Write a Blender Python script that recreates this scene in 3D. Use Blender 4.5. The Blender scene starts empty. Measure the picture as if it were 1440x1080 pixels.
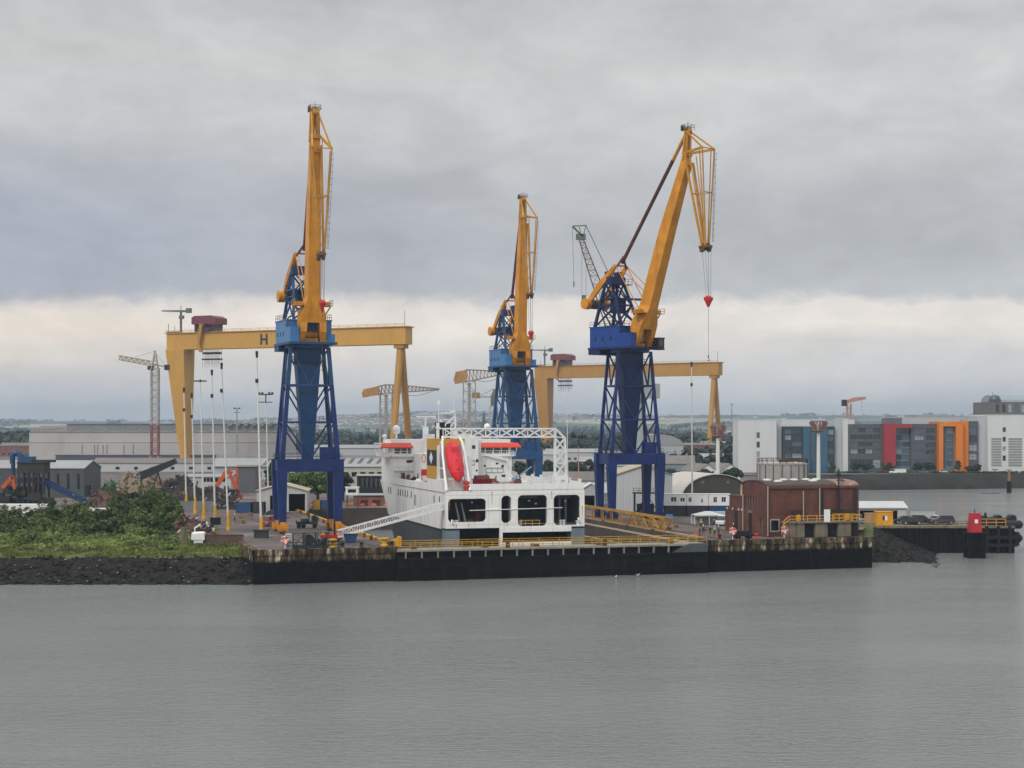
import bpy, math, random
from mathutils import Vector, Matrix, noise
from mathutils.geometry import tessellate_polygon
C = bpy.context.scene.collection
R = math.radians
F, CX, HY, CAMZ = 2200.0, 720.0, 600.0, 28.0
GZ = 6.0
def gx(px, d): return (px - CX) / F * d
def gz(py, d): return CAMZ - (py - HY) / F * d
def W(px, py, d): return Vector((gx(px, d), d, gz(py, d)))
def gd(py, z=GZ): return F * (CAMZ - z) / (py - HY)
# the dock's own axes: s along the quay, t inland
A16 = R(16)
UX, UY = math.cos(A16), math.sin(A16)
Q0 = Vector((-45.8, 277.0))
def D(s, t, z=0.0): return Vector((Q0.x + s*UX - t*UY, Q0.y + s*UY + t*UX, z))

class MB:
    """collects simple shapes and links them as one mesh object"""
    def __init__(self, T=None): self.v, self.f, self.m, self.T = [], [], [], T
    def add(self, pts, faces, m=0):
        b = len(self.v)
        for p in pts:
            p = Vector(p)
            self.v.append(tuple(self.T @ p) if self.T else tuple(p))
        for f in faces:
            self.f.append([b + i for i in f]); self.m.append(m)
    def face(self, pts, m=0): self.add(pts, [list(range(len(pts)))], m)
    def box(self, a, b, m=0):
        x0, y0, z0 = a; x1, y1, z1 = b
        self.add([(x0,y0,z0),(x1,y0,z0),(x1,y1,z0),(x0,y1,z0),(x0,y0,z1),(x1,y0,z1),(x1,y1,z1),(x0,y1,z1)],
                 [(0,3,2,1),(4,5,6,7),(0,1,5,4),(1,2,6,5),(2,3,7,6),(3,0,4,7)], m)
    def beam(self, p, q, w, h=None, w1=None, h1=None, m=0, side=None):
        """box from p to q; w across, h the other way; may taper to w1, h1"""
        p, q = Vector(p), Vector(q); h = h or w; w1 = w1 or w; h1 = h1 or h
        d = (q - p)
        if d.length < 1e-6: return
        d.normalize()
        if side: a = Vector(side)
        else: a = d.cross(Vector((0,0,1))) if abs(d.z) < .95 else Vector((1,0,0))
        a = (a - d*a.dot(d)).normalized(); b = a.cross(d).normalized()
        P = []
        for c, ww, hh in ((p, w, h), (q, w1, h1)):
            P += [c - a*ww/2 - b*hh/2, c + a*ww/2 - b*hh/2, c + a*ww/2 + b*hh/2, c - a*ww/2 + b*hh/2]
        self.add(P, [(0,3,2,1),(4,5,6,7),(0,1,5,4),(1,2,6,5),(2,3,7,6),(3,0,4,7)], m)
    def tube(self, p, q, r, r1=None, n=8, m=0, cap=True):
        p, q = Vector(p), Vector(q); r1 = r if r1 is None else r1
        d = (q - p).normalized()
        a = d.cross(Vector((0,0,1))) if abs(d.z) < .95 else Vector((1,0,0))
        a = (a - d*a.dot(d)).normalized(); b = d.cross(a)
        P = []
        for c, rr in ((p, r), (q, r1)):
            for i in range(n):
                t = 2*math.pi*i/n; P.append(c + a*rr*math.cos(t) + b*rr*math.sin(t))
        fs = [(i, (i+1) % n, n + (i+1) % n, n + i) for i in range(n)]
        if cap: fs += [tuple(range(n-1, -1, -1)), tuple(range(n, 2*n))]
        self.add(P, fs, m)
    def path(self, pts, r, n=6, m=0):
        for a, b in zip(pts, pts[1:]): self.tube(a, b, r, n=n, m=m)
    def prism(self, pts, vec, m=0, mside=None):
        """polygon pushed along vec"""
        n = len(pts); vec = Vector(vec); P = [Vector(p) for p in pts]; P = P + [p + vec for p in P]
        self.add(P, [tuple(range(n-1, -1, -1)), tuple(range(n, 2*n))], m)
        self.add(P, [(i, (i+1) % n, n + (i+1) % n, n + i) for i in range(n)], m if mside is None else mside)
    def lathe(self, prof, c=(0,0,0), n=16, m=0):
        """profile of (radius, z) turned round a vertical axis"""
        c = Vector(c); k = len(prof); P = []
        for i in range(n):
            t = 2*math.pi*i/n
            for r, z in prof: P.append(c + Vector((r*math.cos(t), r*math.sin(t), z)))
        fs = []
        for i in range(n):
            j = (i+1) % n
            for a in range(k-1): fs.append((i*k+a, j*k+a, j*k+a+1, i*k+a+1))
        self.add(P, fs, m)
    def loft(self, secs, m=0, cap=True):
        n = len(secs[0]); P = [p for s in secs for p in s]; fs = []
        for a in range(len(secs)-1):
            for i in range(n):
                j = (i+1) % n
                fs.append((a*n+i, a*n+j, (a+1)*n+j, (a+1)*n+i))
        if cap: fs += [tuple(range(n-1, -1, -1)), tuple(range((len(secs)-1)*n, len(secs)*n))]
        self.add(P, fs, m)
    def ball(self, c, r, m=0, n=10, sz=1.0):
        prof = [(r*math.sin(math.pi*i/6), -r*sz*math.cos(math.pi*i/6)) for i in range(7)]
        self.lathe(prof, c, n, m)
    def wall(self, o, ax, w, h, holes=(), depth=.3, m=0, mr=None):
        """upright wall with real holes (x0,x1,z0,z1) and their reveals"""
        o, ax = Vector(o), Vector(ax).normalized(); up = Vector((0,0,1)); inn = up.cross(ax)
        xs = sorted({0.0, w} | {v for h_ in holes for v in h_[:2]}); zs = sorted({0.0, h} | {v for h_ in holes for v in h_[2:4]})
        for i in range(len(xs)-1):
            for j in range(len(zs)-1):
                cx, cz = (xs[i]+xs[i+1])/2, (zs[j]+zs[j+1])/2
                if any(a < cx < b and c < cz < d for a, b, c, d in holes): continue
                self.face([o+ax*xs[i]+up*zs[j], o+ax*xs[i+1]+up*zs[j], o+ax*xs[i+1]+up*zs[j+1], o+ax*xs[i]+up*zs[j+1]], m)
        for a, b, c, d in holes:
            q = [o+ax*a+up*c, o+ax*b+up*c, o+ax*b+up*d, o+ax*a+up*d]
            for i in range(4):
                j = (i+1) % 4
                self.face([q[j], q[i], q[i]+inn*depth, q[j]+inn*depth], m if mr is None else mr)
    def rail(self, pts, h=1.1, step=2.0, r=.03, mid=True, m=0):
        for a, b in zip(pts, pts[1:]):
            a, b = Vector(a), Vector(b); L = (b-a).length; n = max(1, round(L/step))
            for z in ((h, h*.5) if mid else (h,)): self.beam(a+Vector((0,0,z)), b+Vector((0,0,z)), r*2, m=m)
            for i in range(n+1):
                p = a.lerp(b, i/n); self.beam(p, p+Vector((0,0,h)), r*2, m=m)
    def lattice(self, secs, r, rb, bays, m=0, nb=None):
        """four chords between square sections, zigzag on each side"""
        n = len(secs[0])
        for a, b in zip(secs, secs[1:]):
            for i in range(n): self.beam(a[i], b[i], r, m=m)
            for i in range(n):
                j = (i+1) % n
                for k in range(bays):
                    p0, p1 = Vector(a[i]).lerp(Vector(b[i]), k/bays), Vector(a[i]).lerp(Vector(b[i]), (k+1)/bays)
                    q0, q1 = Vector(a[j]).lerp(Vector(b[j]), k/bays), Vector(a[j]).lerp(Vector(b[j]), (k+1)/bays)
                    if k % 2: self.beam(p0, q1, rb, m=m)
                    else: self.beam(q0, p1, rb, m=m)
                    self.beam(p1, q1, rb, m=m)
    def build(self, name, mats, parent=None, label=None, smooth=False):
        me = bpy.data.meshes.new(name); me.from_pydata(self.v, [], self.f)
        if not isinstance(mats, (list, tuple)): mats = [mats]
        for mt in mats: me.materials.append(mt)
        if len(mats) > 1: me.polygons.foreach_set('material_index', self.m)
        if smooth: me.polygons.foreach_set('use_smooth', [True]*len(me.polygons))
        me.update()
        o = bpy.data.objects.new(name, me); C.objects.link(o)
        if parent: o.parent = parent
        if label: o['label'] = label
        return o
def tag(o, label=None, cat=None, group=None, kind=None):
    if label: o['label'] = label
    if cat: o['category'] = cat
    if group: o['group'] = group
    if kind: o['kind'] = kind
    return o
def root(name, label, cat, loc=(0,0,0), rz=0.0, group=None, sc=1.0):
    o = bpy.data.objects.new(name, None); C.objects.link(o); o.empty_display_size = .5
    o.location = loc; o.rotation_euler = (0,0,rz); o.scale = (sc,sc,sc)
    return tag(o, label, cat, group)
def solo(name, mb, mats, label, cat, group=None, loc=(0,0,0), rz=0.0, smooth=False):
    o = mb.build(name, mats, smooth=smooth); o.location = loc; o.rotation_euler = (0,0,rz)
    return tag(o, label, cat, group)
def kids(o): return [c for c in bpy.data.objects if c.parent == o]
def dup(o, loc=None, rz=None, label=None, parent=None):
    c = o.copy(); C.objects.link(c)
    if parent: c.parent = parent
    if loc is not None: c.location = loc
    if rz is not None: c.rotation_euler = (0,0,rz)
    if label: c['label'] = label
    for ch in kids(o): dup(ch, parent=c)
    return c
# ---------- materials
def S(h):
    h = h.lstrip('#'); o = []
    for i in (0,2,4):
        v = int(h[i:i+2],16)/255; o.append(v/12.92 if v <= .04045 else ((v+.055)/1.055)**2.4)
    return tuple(o)
MC = {}
def nd(nt, typ, **kw):
    n = nt.nodes.new(typ)
    for k, v in kw.items():
        if hasattr(n, k): setattr(n, k, v)
        else: n.inputs[k.replace('_',' ')].default_value = v
    return n
def mat(name, col, rough=.6, var=.12, scale=.4, metal=0.0, streak=0.0, scol='#4a3020', sscale=1.0, clad=0.0, cladw=1.0, bump=0.0, spec=.4, sz=.08):
    """painted or plain surface: soft blotches, optional run-down streaks, optional cladding ribs"""
    if name in MC: return MC[name]
    m = bpy.data.materials.new(name); m.use_nodes = True; nt = m.node_tree; L = nt.links.new
    b = nt.nodes['Principled BSDF']; b.inputs['Roughness'].default_value = rough; b.inputs['Metallic'].default_value = metal
    b.inputs['Specular IOR Level'].default_value = spec
    c = S(col) if isinstance(col, str) else col
    tc = nd(nt, 'ShaderNodeTexCoord')
    n1 = nd(nt, 'ShaderNodeTexNoise', Scale=scale, Detail=5.0, Roughness=.6); L(tc.outputs['Object'], n1.inputs['Vector'])
    mr = nd(nt, 'ShaderNodeMapRange'); mr.inputs[1].default_value = .3; mr.inputs[2].default_value = .7
    mr.inputs[3].default_value = 1-var; mr.inputs[4].default_value = 1+var; L(n1.outputs['Fac'], mr.inputs[0])
    mx = nd(nt, 'ShaderNodeVectorMath', operation='SCALE'); mx.inputs[0].default_value = c; L(mr.outputs[0], mx.inputs['Scale'])
    out = mx.outputs[0]
    if streak:
        mp = nd(nt, 'ShaderNodeMapping'); mp.inputs['Scale'].default_value = (sscale, sscale, sscale*sz); L(tc.outputs['Object'], mp.inputs[0])
        n2 = nd(nt, 'ShaderNodeTexNoise', Scale=1.0, Detail=6.0, Roughness=.65); L(mp.outputs[0], n2.inputs['Vector'])
        r2 = nd(nt, 'ShaderNodeMapRange'); r2.inputs[1].default_value = .52; r2.inputs[2].default_value = .72; r2.inputs[4].default_value = streak
        L(n2.outputs['Fac'], r2.inputs[0])
        mm = nd(nt, 'ShaderNodeMix', data_type='RGBA'); L(r2.outputs[0], mm.inputs['Factor']); L(out, mm.inputs[6]); mm.inputs[7].default_value = (*S(scol),1)
        out = mm.outputs[2]
    L(out, b.inputs['Base Color'])
    if clad or bump:
        h = None
        if clad:
            sx = nd(nt, 'ShaderNodeSeparateXYZ'); L(tc.outputs['Object'], sx.inputs[0])
            ad = nd(nt, 'ShaderNodeMath', operation='ADD'); L(sx.outputs[0], ad.inputs[0]); L(sx.outputs[1], ad.inputs[1])
            ml = nd(nt, 'ShaderNodeMath', operation='MULTIPLY'); L(ad.outputs[0], ml.inputs[0]); ml.inputs[1].default_value = 2*math.pi/cladw
            sn = nd(nt, 'ShaderNodeMath', operation='SINE'); L(ml.outputs[0], sn.inputs[0]); h = sn.outputs[0]; st, di = clad, cladw*.1
        else:
            n3 = nd(nt, 'ShaderNodeTexNoise', Scale=scale*6, Detail=6.0); L(tc.outputs['Object'], n3.inputs['Vector']); h = n3.outputs['Fac']; st, di = bump, .3
        bp = nd(nt, 'ShaderNodeBump', Strength=st, Distance=di); L(h, bp.inputs['Height']); L(bp.outputs[0], b.inputs['Normal'])
    MC[name] = m; return m
def leafmat(name, c1, c2, c3):
    m = bpy.data.materials.new(name); m.use_nodes = True; nt = m.node_tree; L = nt.links.new
    b = nt.nodes['Principled BSDF']; b.inputs['Roughness'].default_value = .6; b.inputs['Specular IOR Level'].default_value = .25
    g = nd(nt, 'ShaderNodeNewGeometry'); tc = nd(nt, 'ShaderNodeTexCoord')
    n = nd(nt, 'ShaderNodeTexNoise', Scale=.22, Detail=3.0); L(tc.outputs['Object'], n.inputs['Vector'])
    a = nd(nt, 'ShaderNodeMath', operation='MULTIPLY_ADD'); L(g.outputs['Random Per Island'], a.inputs[0]); a.inputs[1].default_value = .5
    s = nd(nt, 'ShaderNodeMath', operation='MULTIPLY_ADD'); L(n.outputs['Fac'], s.inputs[0]); s.inputs[1].default_value = 1.4; s.inputs[2].default_value = -.45
    L(s.outputs[0], a.inputs[2])
    r = nd(nt, 'ShaderNodeValToRGB'); e = r.color_ramp.elements
    e[0].position = .1; e[0].color = (*S(c1),1); e[1].position = .95; e[1].color = (*S(c3),1)
    k = e.new(.5); k.color = (*S(c2),1)
    L(a.outputs[0], r.inputs[0]); L(r.outputs[0], b.inputs['Base Color'])
    MC[name] = m; return m
EXPO, HAZE, SKYK, ZEN, SKY_SEED = 0.08, 1.35e-4, 1.17, 2.5, 2.0
WATERC = (.195,.212,.205)
SKY = [(0,'#c2c3c4'),(.06,'#c5c5c5'),(.15,'#cdcac7'),(.21,'#ddd5cc'),(.258,'#d9d1c9'),(.286,'#b2b3b5'),(.38,'#a7a8ab'),(.50,'#b0b1b2'),(.62,'#bcbcbb'),(.76,'#bbbbb9'),(.90,'#b3b4b3'),(1,'#b1b2b1')]
# ---------- camera
cam = bpy.data.cameras.new('camera'); co = bpy.data.objects.new('camera', cam); C.objects.link(co)
co.location = (0,0,CAMZ); co.rotation_euler = (R(90),0,0)
cam.sensor_width = 36; cam.lens = F/1440*36; cam.shift_y = (HY-540)/1440; cam.clip_start = 1; cam.clip_end = 40000
bpy.context.scene.camera = co
sc = bpy.context.scene
sc.view_settings.view_transform = 'Standard'; sc.view_settings.look = 'None'; sc.view_settings.exposure = EXPO; sc.view_settings.gamma = 1
sc.cycles.max_bounces = 6; sc.cycles.diffuse_bounces = 3; sc.cycles.glossy_bounces = 3; sc.cycles.volume_bounces = 0
sc.cycles.use_denoising = True; sc.cycles.caustics_reflective = False; sc.cycles.caustics_refractive = False
# ---------- sun behind thin cloud
SUN_EL, SUN_AZ = 42, 215      # azimuth clockwise from +Y: behind the camera, to its left
sl = bpy.data.lights.new('sun', 'SUN'); sl.energy = 1.5; sl.angle = R(25); sl.color = (1.0,.95,.88)
so = bpy.data.objects.new('sun', sl); C.objects.link(so)
sd = Vector((math.sin(R(SUN_AZ))*math.cos(R(SUN_EL)), math.cos(R(SUN_AZ))*math.cos(R(SUN_EL)), math.sin(R(SUN_EL))))
so.rotation_euler = sd.to_track_quat('Z','Y').to_euler()
# ---------- overcast sky: Nishita sky almost covered by cloud layers
w = bpy.data.worlds.new('World'); sc.world = w; w.use_nodes = True; nt = w.node_tree; nt.nodes.clear(); L = nt.links.new
out = nd(nt, 'ShaderNodeOutputWorld'); bgS = nd(nt, 'ShaderNodeBackground'); bgC = nd(nt, 'ShaderNodeBackground'); mixs = nd(nt, 'ShaderNodeMixShader')
sky = nd(nt, 'ShaderNodeTexSky', sky_type='NISHITA', sun_disc=False); sky.sun_elevation = R(SUN_EL); sky.sun_rotation = R(SUN_AZ)
L(sky.outputs[0], bgS.inputs[0]); bgS.inputs[1].default_value = .1
tc = nd(nt, 'ShaderNodeTexCoord'); sx = nd(nt, 'ShaderNodeSeparateXYZ'); L(tc.outputs['Generated'], sx.inputs[0])
def M(op, a, b=None, c=None):
    n = nd(nt, 'ShaderNodeMath', operation=op)
    for i, v in enumerate((a,b,c)):
        if v is None: continue
        if isinstance(v, (int,float)): n.inputs[i].default_value = v
        else: L(v, n.inputs[i])
    return n.outputs[0]
az = M('ARCTAN2', sx.outputs[0], sx.outputs[1]); el = M('ARCSINE', sx.outputs[2])
cv = nd(nt, 'ShaderNodeCombineXYZ'); L(az, cv.inputs[0]); L(el, cv.inputs[1])
def NZ(scx, scy, seed, detail=5.0, rough=.5, dist=.3):
    mp = nd(nt, 'ShaderNodeMapping'); mp.inputs['Scale'].default_value = (scx, scy, 1); mp.inputs['Location'].default_value = (seed, seed*1.7, seed*.3); L(cv.outputs[0], mp.inputs[0])
    n = nd(nt, 'ShaderNodeTexNoise', Scale=1.0, Detail=detail, Roughness=rough, Distortion=dist); L(mp.outputs[0], n.inputs['Vector']); return n.outputs['Fac']
big = NZ(6, 16, SKY_SEED, 5, .55, .8); fine = NZ(11, 30, 3.1, 7, .58); edge = NZ(40, 60, 8.3, 6, .62)
# elevation bent by noise, then a ramp of the cloud layers
e2 = M('ADD', el, M('MULTIPLY', M('SUBTRACT', edge, .5), .022))
e2 = M('ADD', e2, M('MULTIPLY', M('SUBTRACT', big, .5), .030))
mr = nd(nt, 'ShaderNodeMapRange'); L(e2, mr.inputs[0]); mr.inputs[1].default_value = 0; mr.inputs[2].default_value = .30
ramp = nd(nt, 'ShaderNodeValToRGB'); L(mr.outputs[0], ramp.inputs[0]); rr = ramp.color_ramp
def sky_stops(stops):
    while len(rr.elements) > 1: rr.elements.remove(rr.elements[-1])
    for i, (p, c) in enumerate(stops):
        e = rr.elements[0] if i == 0 else rr.elements.new(p)
        e.position = p; e.color = (*S(c), 1)
sky_stops(SKY)
# cooler, darker cloud mass towards the left, lifting to the right
mra = nd(nt, 'ShaderNodeMapRange', interpolation_type='SMOOTHSTEP'); L(az, mra.inputs[0]); mra.inputs[1].default_value = -.36; mra.inputs[2].default_value = .10; mra.inputs[3].default_value = 1; mra.inputs[4].default_value = 0
band = nd(nt, 'ShaderNodeMapRange', interpolation_type='SMOOTHSTEP'); L(e2, band.inputs[0]); band.inputs[1].default_value = .068; band.inputs[2].default_value = .09
band2 = nd(nt, 'ShaderNodeMapRange', interpolation_type='SMOOTHSTEP'); L(e2, band2.inputs[0]); band2.inputs[1].default_value = .205; band2.inputs[2].default_value = .12
bl = M('MULTIPLY', M('MULTIPLY', band.outputs[0], band2.outputs[0]), M('MULTIPLY', mra.outputs[0], .8))
mixc = nd(nt, 'ShaderNodeMix', data_type='RGBA'); L(bl, mixc.inputs['Factor']); L(ramp.outputs[0], mixc.inputs[6]); mixc.inputs[7].default_value = (*S('#9b9fac'),1)
# streaky light and dark
stn = M('MULTIPLY_ADD', M('SUBTRACT', fine, .5), .34, 1.0); stn = M('MULTIPLY', stn, M('MULTIPLY_ADD', M('SUBTRACT', big, .5), .46, 1.0))
vs = nd(nt, 'ShaderNodeVectorMath', operation='SCALE'); L(mixc.outputs[2], vs.inputs[0]); L(stn, vs.inputs['Scale'])
med = NZ(24, 44, 5.7, 6, .6, .6); vsm = nd(nt, 'ShaderNodeVectorMath', operation='SCALE'); L(vs.outputs[0], vsm.inputs[0]); L(M('MULTIPLY_ADD', M('SUBTRACT', med, .5), .26, 1.0), vsm.inputs['Scale']); vs = vsm
# an overcast sky is brighter overhead than near the horizon
zb = nd(nt, 'ShaderNodeMapRange'); L(el, zb.inputs[0]); zb.inputs[1].default_value = .30; zb.inputs[2].default_value = 1.1; zb.inputs[3].default_value = 1; zb.inputs[4].default_value = ZEN
vs2 = nd(nt, 'ShaderNodeVectorMath', operation='SCALE'); L(vs.outputs[0], vs2.inputs[0]); L(zb.outputs[0], vs2.inputs['Scale'])
# a warm gap low on the left, where the cloud thins
wl_ = nd(nt, 'ShaderNodeMapRange', interpolation_type='SMOOTHSTEP'); L(e2, wl_.inputs[0]); wl_.inputs[1].default_value = .09; wl_.inputs[2].default_value = .05
wl2 = nd(nt, 'ShaderNodeMapRange', interpolation_type='SMOOTHSTEP'); L(e2, wl2.inputs[0]); wl2.inputs[1].default_value = .01; wl2.inputs[2].default_value = .05
gl = M('MULTIPLY', M('MULTIPLY', wl_.outputs[0], wl2.outputs[0]), mra.outputs[0])
wm = nd(nt, 'ShaderNodeMix', data_type='RGBA', blend_type='MULTIPLY'); L(gl, wm.inputs['Factor']); L(vs2.outputs[0], wm.inputs[6]); wm.inputs[7].default_value = (1.10,1.03,.95,1)
L(wm.outputs[2], bgC.inputs[0]); bgC.inputs[1].default_value = SKYK
mixs.inputs[0].default_value = .94; L(bgS.outputs[0], mixs.inputs[1]); L(bgC.outputs[0], mixs.inputs[2]); L(mixs.outputs[0], out.inputs[0])
# ---------- haze
hm = bpy.data.materials.new('haze'); hm.use_nodes = True; nt = hm.node_tree; nt.nodes.clear()
ho = nd(nt, 'ShaderNodeOutputMaterial'); pv = nd(nt, 'ShaderNodeVolumePrincipled'); pv.inputs['Color'].default_value = (.64,.80,1.0,1); pv.inputs['Density'].default_value = HAZE
pv.inputs['Anisotropy'].default_value = .3
nt.links.new(pv.outputs[0], ho.inputs['Volume'])
if HAZE > 0:
    hb = MB(); hb.box((-7500,-300,-12),(7500,9200,140)); h = hb.build('haze', hm); h['kind'] = 'stuff'; h['label'] = 'thin blue air haze over the harbour'
# ---------- water
m = bpy.data.materials.new('harbour_water'); m.use_nodes = True; nt = m.node_tree; L = nt.links.new; b = nt.nodes['Principled BSDF']
b.inputs['Base Color'].default_value = (*WATERC,1); b.inputs['Roughness'].default_value = .14; b.inputs['IOR'].default_value = 1.333
tc = nd(nt, 'ShaderNodeTexCoord')
def wn(sx_, sy_, det, ro):
    mp = nd(nt, 'ShaderNodeMapping'); mp.inputs['Scale'].default_value = (sx_, sy_, 1); L(tc.outputs['Object'], mp.inputs[0])
    n = nd(nt, 'ShaderNodeTexNoise', Scale=1.0, Detail=det, Roughness=ro, Distortion=.4); L(mp.outputs[0], n.inputs['Vector']); return n.outputs['Fac']
b1 = nd(nt, 'ShaderNodeBump', Strength=1.0, Distance=.15); L(wn(.42,1.25,4,.55), b1.inputs['Height'])
b2 = nd(nt, 'ShaderNodeBump', Strength=1.0, Distance=.14); L(wn(1.5,4.2,3,.55), b2.inputs['Height']); L(b1.outputs[0], b2.inputs['Normal'])
b3 = nd(nt, 'ShaderNodeBump', Strength=.25, Distance=2.0); L(wn(.02,.035,3,.5), b3.inputs['Height']); L(b2.outputs[0], b3.inputs['Normal'])
L(b3.outputs[0], b.inputs['Normal'])
# wind patches change the gloss
rmp = nd(nt, 'ShaderNodeMapRange'); L(wn(.012,.03,3,.5), rmp.inputs[0]); rmp.inputs[1].default_value = .35; rmp.inputs[2].default_value = .65; rmp.inputs[3].default_value = .07; rmp.inputs[4].default_value = .16; L(rmp.outputs[0], b.inputs['Roughness'])
wt = MB(); wt.face([(-8000,-400,0),(8000,-400,0),(8000,1600,0),(-8000,1600,0)]); wt.build('water', m)['kind'] = 'structure'
# ---------- ground: one sheet to the horizon, with the dry dock cut out of it
DS0, DS1, DT1 = 26.5, 88.0, 139.0        # dock basin in quay axes
QE = 122.0                               # right end of the quay
def yard_mat():
    m = bpy.data.materials.new('yard_ground'); m.use_nodes = True; nt = m.node_tree; L = nt.links.new; b = nt.nodes['Principled BSDF']; b.inputs['Roughness'].default_value = .85
    tc = nd(nt, 'ShaderNodeTexCoord')
    n = nd(nt, 'ShaderNodeTexNoise', Scale=.07, Detail=9.0, Roughness=.65); L(tc.outputs['Object'], n.inputs['Vector'])
    r = nd(nt, 'ShaderNodeValToRGB'); e = r.color_ramp.elements; e[0].position = .32; e[0].color = (*S('#3d3937'),1); e[1].position = .68; e[1].color = (*S('#84746e'),1)
    k = e.new(.5); k.color = (*S('#5f5553'),1)
    n2 = nd(nt, 'ShaderNodeTexNoise', Scale=.6, Detail=6.0); L(tc.outputs['Object'], n2.inputs['Vector'])
    mr = nd(nt, 'ShaderNodeMapRange'); L(n2.outputs['Fac'], mr.inputs[0]); mr.inputs[1].default_value = .3; mr.inputs[2].default_value = .7; mr.inputs[3].default_value = .75; mr.inputs[4].default_value = 1.15
    v = nd(nt, 'ShaderNodeVectorMath', operation='SCALE'); L(n.outputs['Fac'], r.inputs[0]); L(r.outputs[0], v.inputs[0]); L(mr.outputs[0], v.inputs['Scale']); L(v.outputs[0], b.inputs['Base Color'])
    return m
yardm = yard_mat()
def xy(v): return Vector((v.x, v.y, 0))
outer = [D(0,0), D(DS0-.8,0), D(DS0-.8,6), D(DS0,6)]
basin = [D(DS0,DT1), D(DS1,DT1), D(DS1,6)]
outer += basin + [D(DS1-.9,6), D(DS1-.9,0), D(QE,0), D(QE,14)]
PIERD0, PIERD1 = 347.0, 366.0
outer += [Vector((gx(1214,335),335,0)), Vector((gx(1219,PIERD0),PIERD0,0)), Vector((gx(1222,PIERD1),PIERD1,0)), Vector((gx(1206,374),374,0)), Vector((gx(1190,450),450,0)), Vector((gx(1100,690),690,0))]
FB = [(1100,700),(1180,704),(1250,708),(1340,716),(1440,728),(1560,745),(1900,800)]       # far bank, top edge
outer += [Vector((gx(p,d),d,0)) for p, d in FB] + [Vector((7400,900,0)), Vector((7400,9100,0)), Vector((-7400,9100,0)), Vector((-7400,301,0)), Vector((-90,301,0)), Vector((-56,300.5,0)), D(0,24)]
poly = [Vector((v.x, v.y, GZ)) for v in outer]
gm = MB(); tris = tessellate_polygon([poly])
gm.add(poly, [tuple(t) for t in tris]); g = gm.build('ground', yardm); g['kind'] = 'structure'
import bmesh
bm = bmesh.new(); bm.from_mesh(g.data); bmesh.ops.recalc_face_normals(bm, faces=bm.faces)
if sum(f.normal.z for f in bm.faces) < 0: bmesh.ops.reverse_faces(bm, faces=bm.faces)
bm.to_mesh(g.data); bm.free()
# ---------- quay walls: stained concrete coping over tidal weed
def quay_mat():
    m = bpy.data.materials.new('quay_concrete'); m.use_nodes = True; nt = m.node_tree; L = nt.links.new; b = nt.nodes['Principled BSDF']; b.inputs['Roughness'].default_value = .85; b.inputs['Specular IOR Level'].default_value = .12
    tc = nd(nt, 'ShaderNodeTexCoord'); sp = nd(nt, 'ShaderNodeSeparateXYZ'); L(tc.outputs['Object'], sp.inputs[0])
    mp = nd(nt, 'ShaderNodeMapping'); mp.inputs['Scale'].default_value = (.8,.8,.16); L(tc.outputs['Object'], mp.inputs[0])
    n = nd(nt, 'ShaderNodeTexNoise', Scale=1.0, Detail=7.0, Roughness=.7); L(mp.outputs[0], n.inputs['Vector'])
    top = nd(nt, 'ShaderNodeValToRGB'); e = top.color_ramp.elements; e[0].position = .36; e[0].color = (*S('#1f1b17'),1); e[1].position = .65; e[1].color = (*S('#d2cab6'),1); k = e.new(.48); k.color = (*S('#3f352b'),1); k = e.new(.57); k.color = (*S('#75664f'),1); L(n.outputs['Fac'], top.inputs[0])
    n2 = nd(nt, 'ShaderNodeTexNoise', Scale=.7, Detail=8.0, Roughness=.7); L(tc.outputs['Object'], n2.inputs['Vector'])
    low = nd(nt, 'ShaderNodeValToRGB'); e = low.color_ramp.elements; e[0].position = .3; e[0].color = (*S('#070807'),1); e[1].position = .75; e[1].color = (*S('#1b1a17'),1); L(n2.outputs['Fac'], low.inputs[0])
    za = nd(nt, 'ShaderNodeMath', operation='MULTIPLY_ADD'); L(n2.outputs['Fac'], za.inputs[0]); za.inputs[1].default_value = 1.4; L(sp.outputs[2], za.inputs[2])
    mr = nd(nt, 'ShaderNodeMapRange'); L(za.outputs[0], mr.inputs[0]); mr.inputs[1].default_value = 4.5; mr.inputs[2].default_value = 5.1
    mm = nd(nt, 'ShaderNodeMix', data_type='RGBA'); L(mr.outputs[0], mm.inputs['Factor']); L(low.outputs[0], mm.inputs[6]); L(top.outputs[0], mm.inputs[7]); L(mm.outputs[2], b.inputs['Base Color'])
    bp = nd(nt, 'ShaderNodeBump', Strength=.6, Distance=.25); L(n2.outputs['Fac'], bp.inputs['Height']); L(bp.outputs[0], b.inputs['Normal'])
    return m
quaym = quay_mat()
rng = random.Random(4)
def quay(name, pts, cop=True):
    q = MB()
    for a, b in zip(pts, pts[1:]):
        n = max(1, int((b-a).length/2.5)); nrm = Vector(((b-a).y, -(b-a).x, 0)).normalized()
        for i in range(n):
            p, r = a.lerp(b, i/n), a.lerp(b, (i+1)/n); o = nrm*rng.uniform(0,.12)
            q.add([p+Vector((0,0,-3)), r+Vector((0,0,-3)), r+o+Vector((0,0,5.2)), p+o+Vector((0,0,5.2))], [(0,1,2,3)])
        if cop:
            for i in range(n):
                p, r = a.lerp(b, i/n), a.lerp(b, (i+1)/n)
                q.prism([p+nrm*.25+Vector((0,0,5.15)), r+nrm*.25+Vector((0,0,5.15)), r-nrm*.9+Vector((0,0,5.15)), p-nrm*.9+Vector((0,0,5.15))], (0,0,GZ+.15-5.15+rng.uniform(-.02,.02)))
    o = q.build(name, quaym); o['kind'] = 'structure'; return o
quay('quay_wall', [D(0,24), D(0,0), D(DS0-.8,0), D(DS0-.8,6)])
quay('quay_wall', [D(DS1-.9,6), D(DS1-.9,0), D(QE,0), D(QE,16)])
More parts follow.
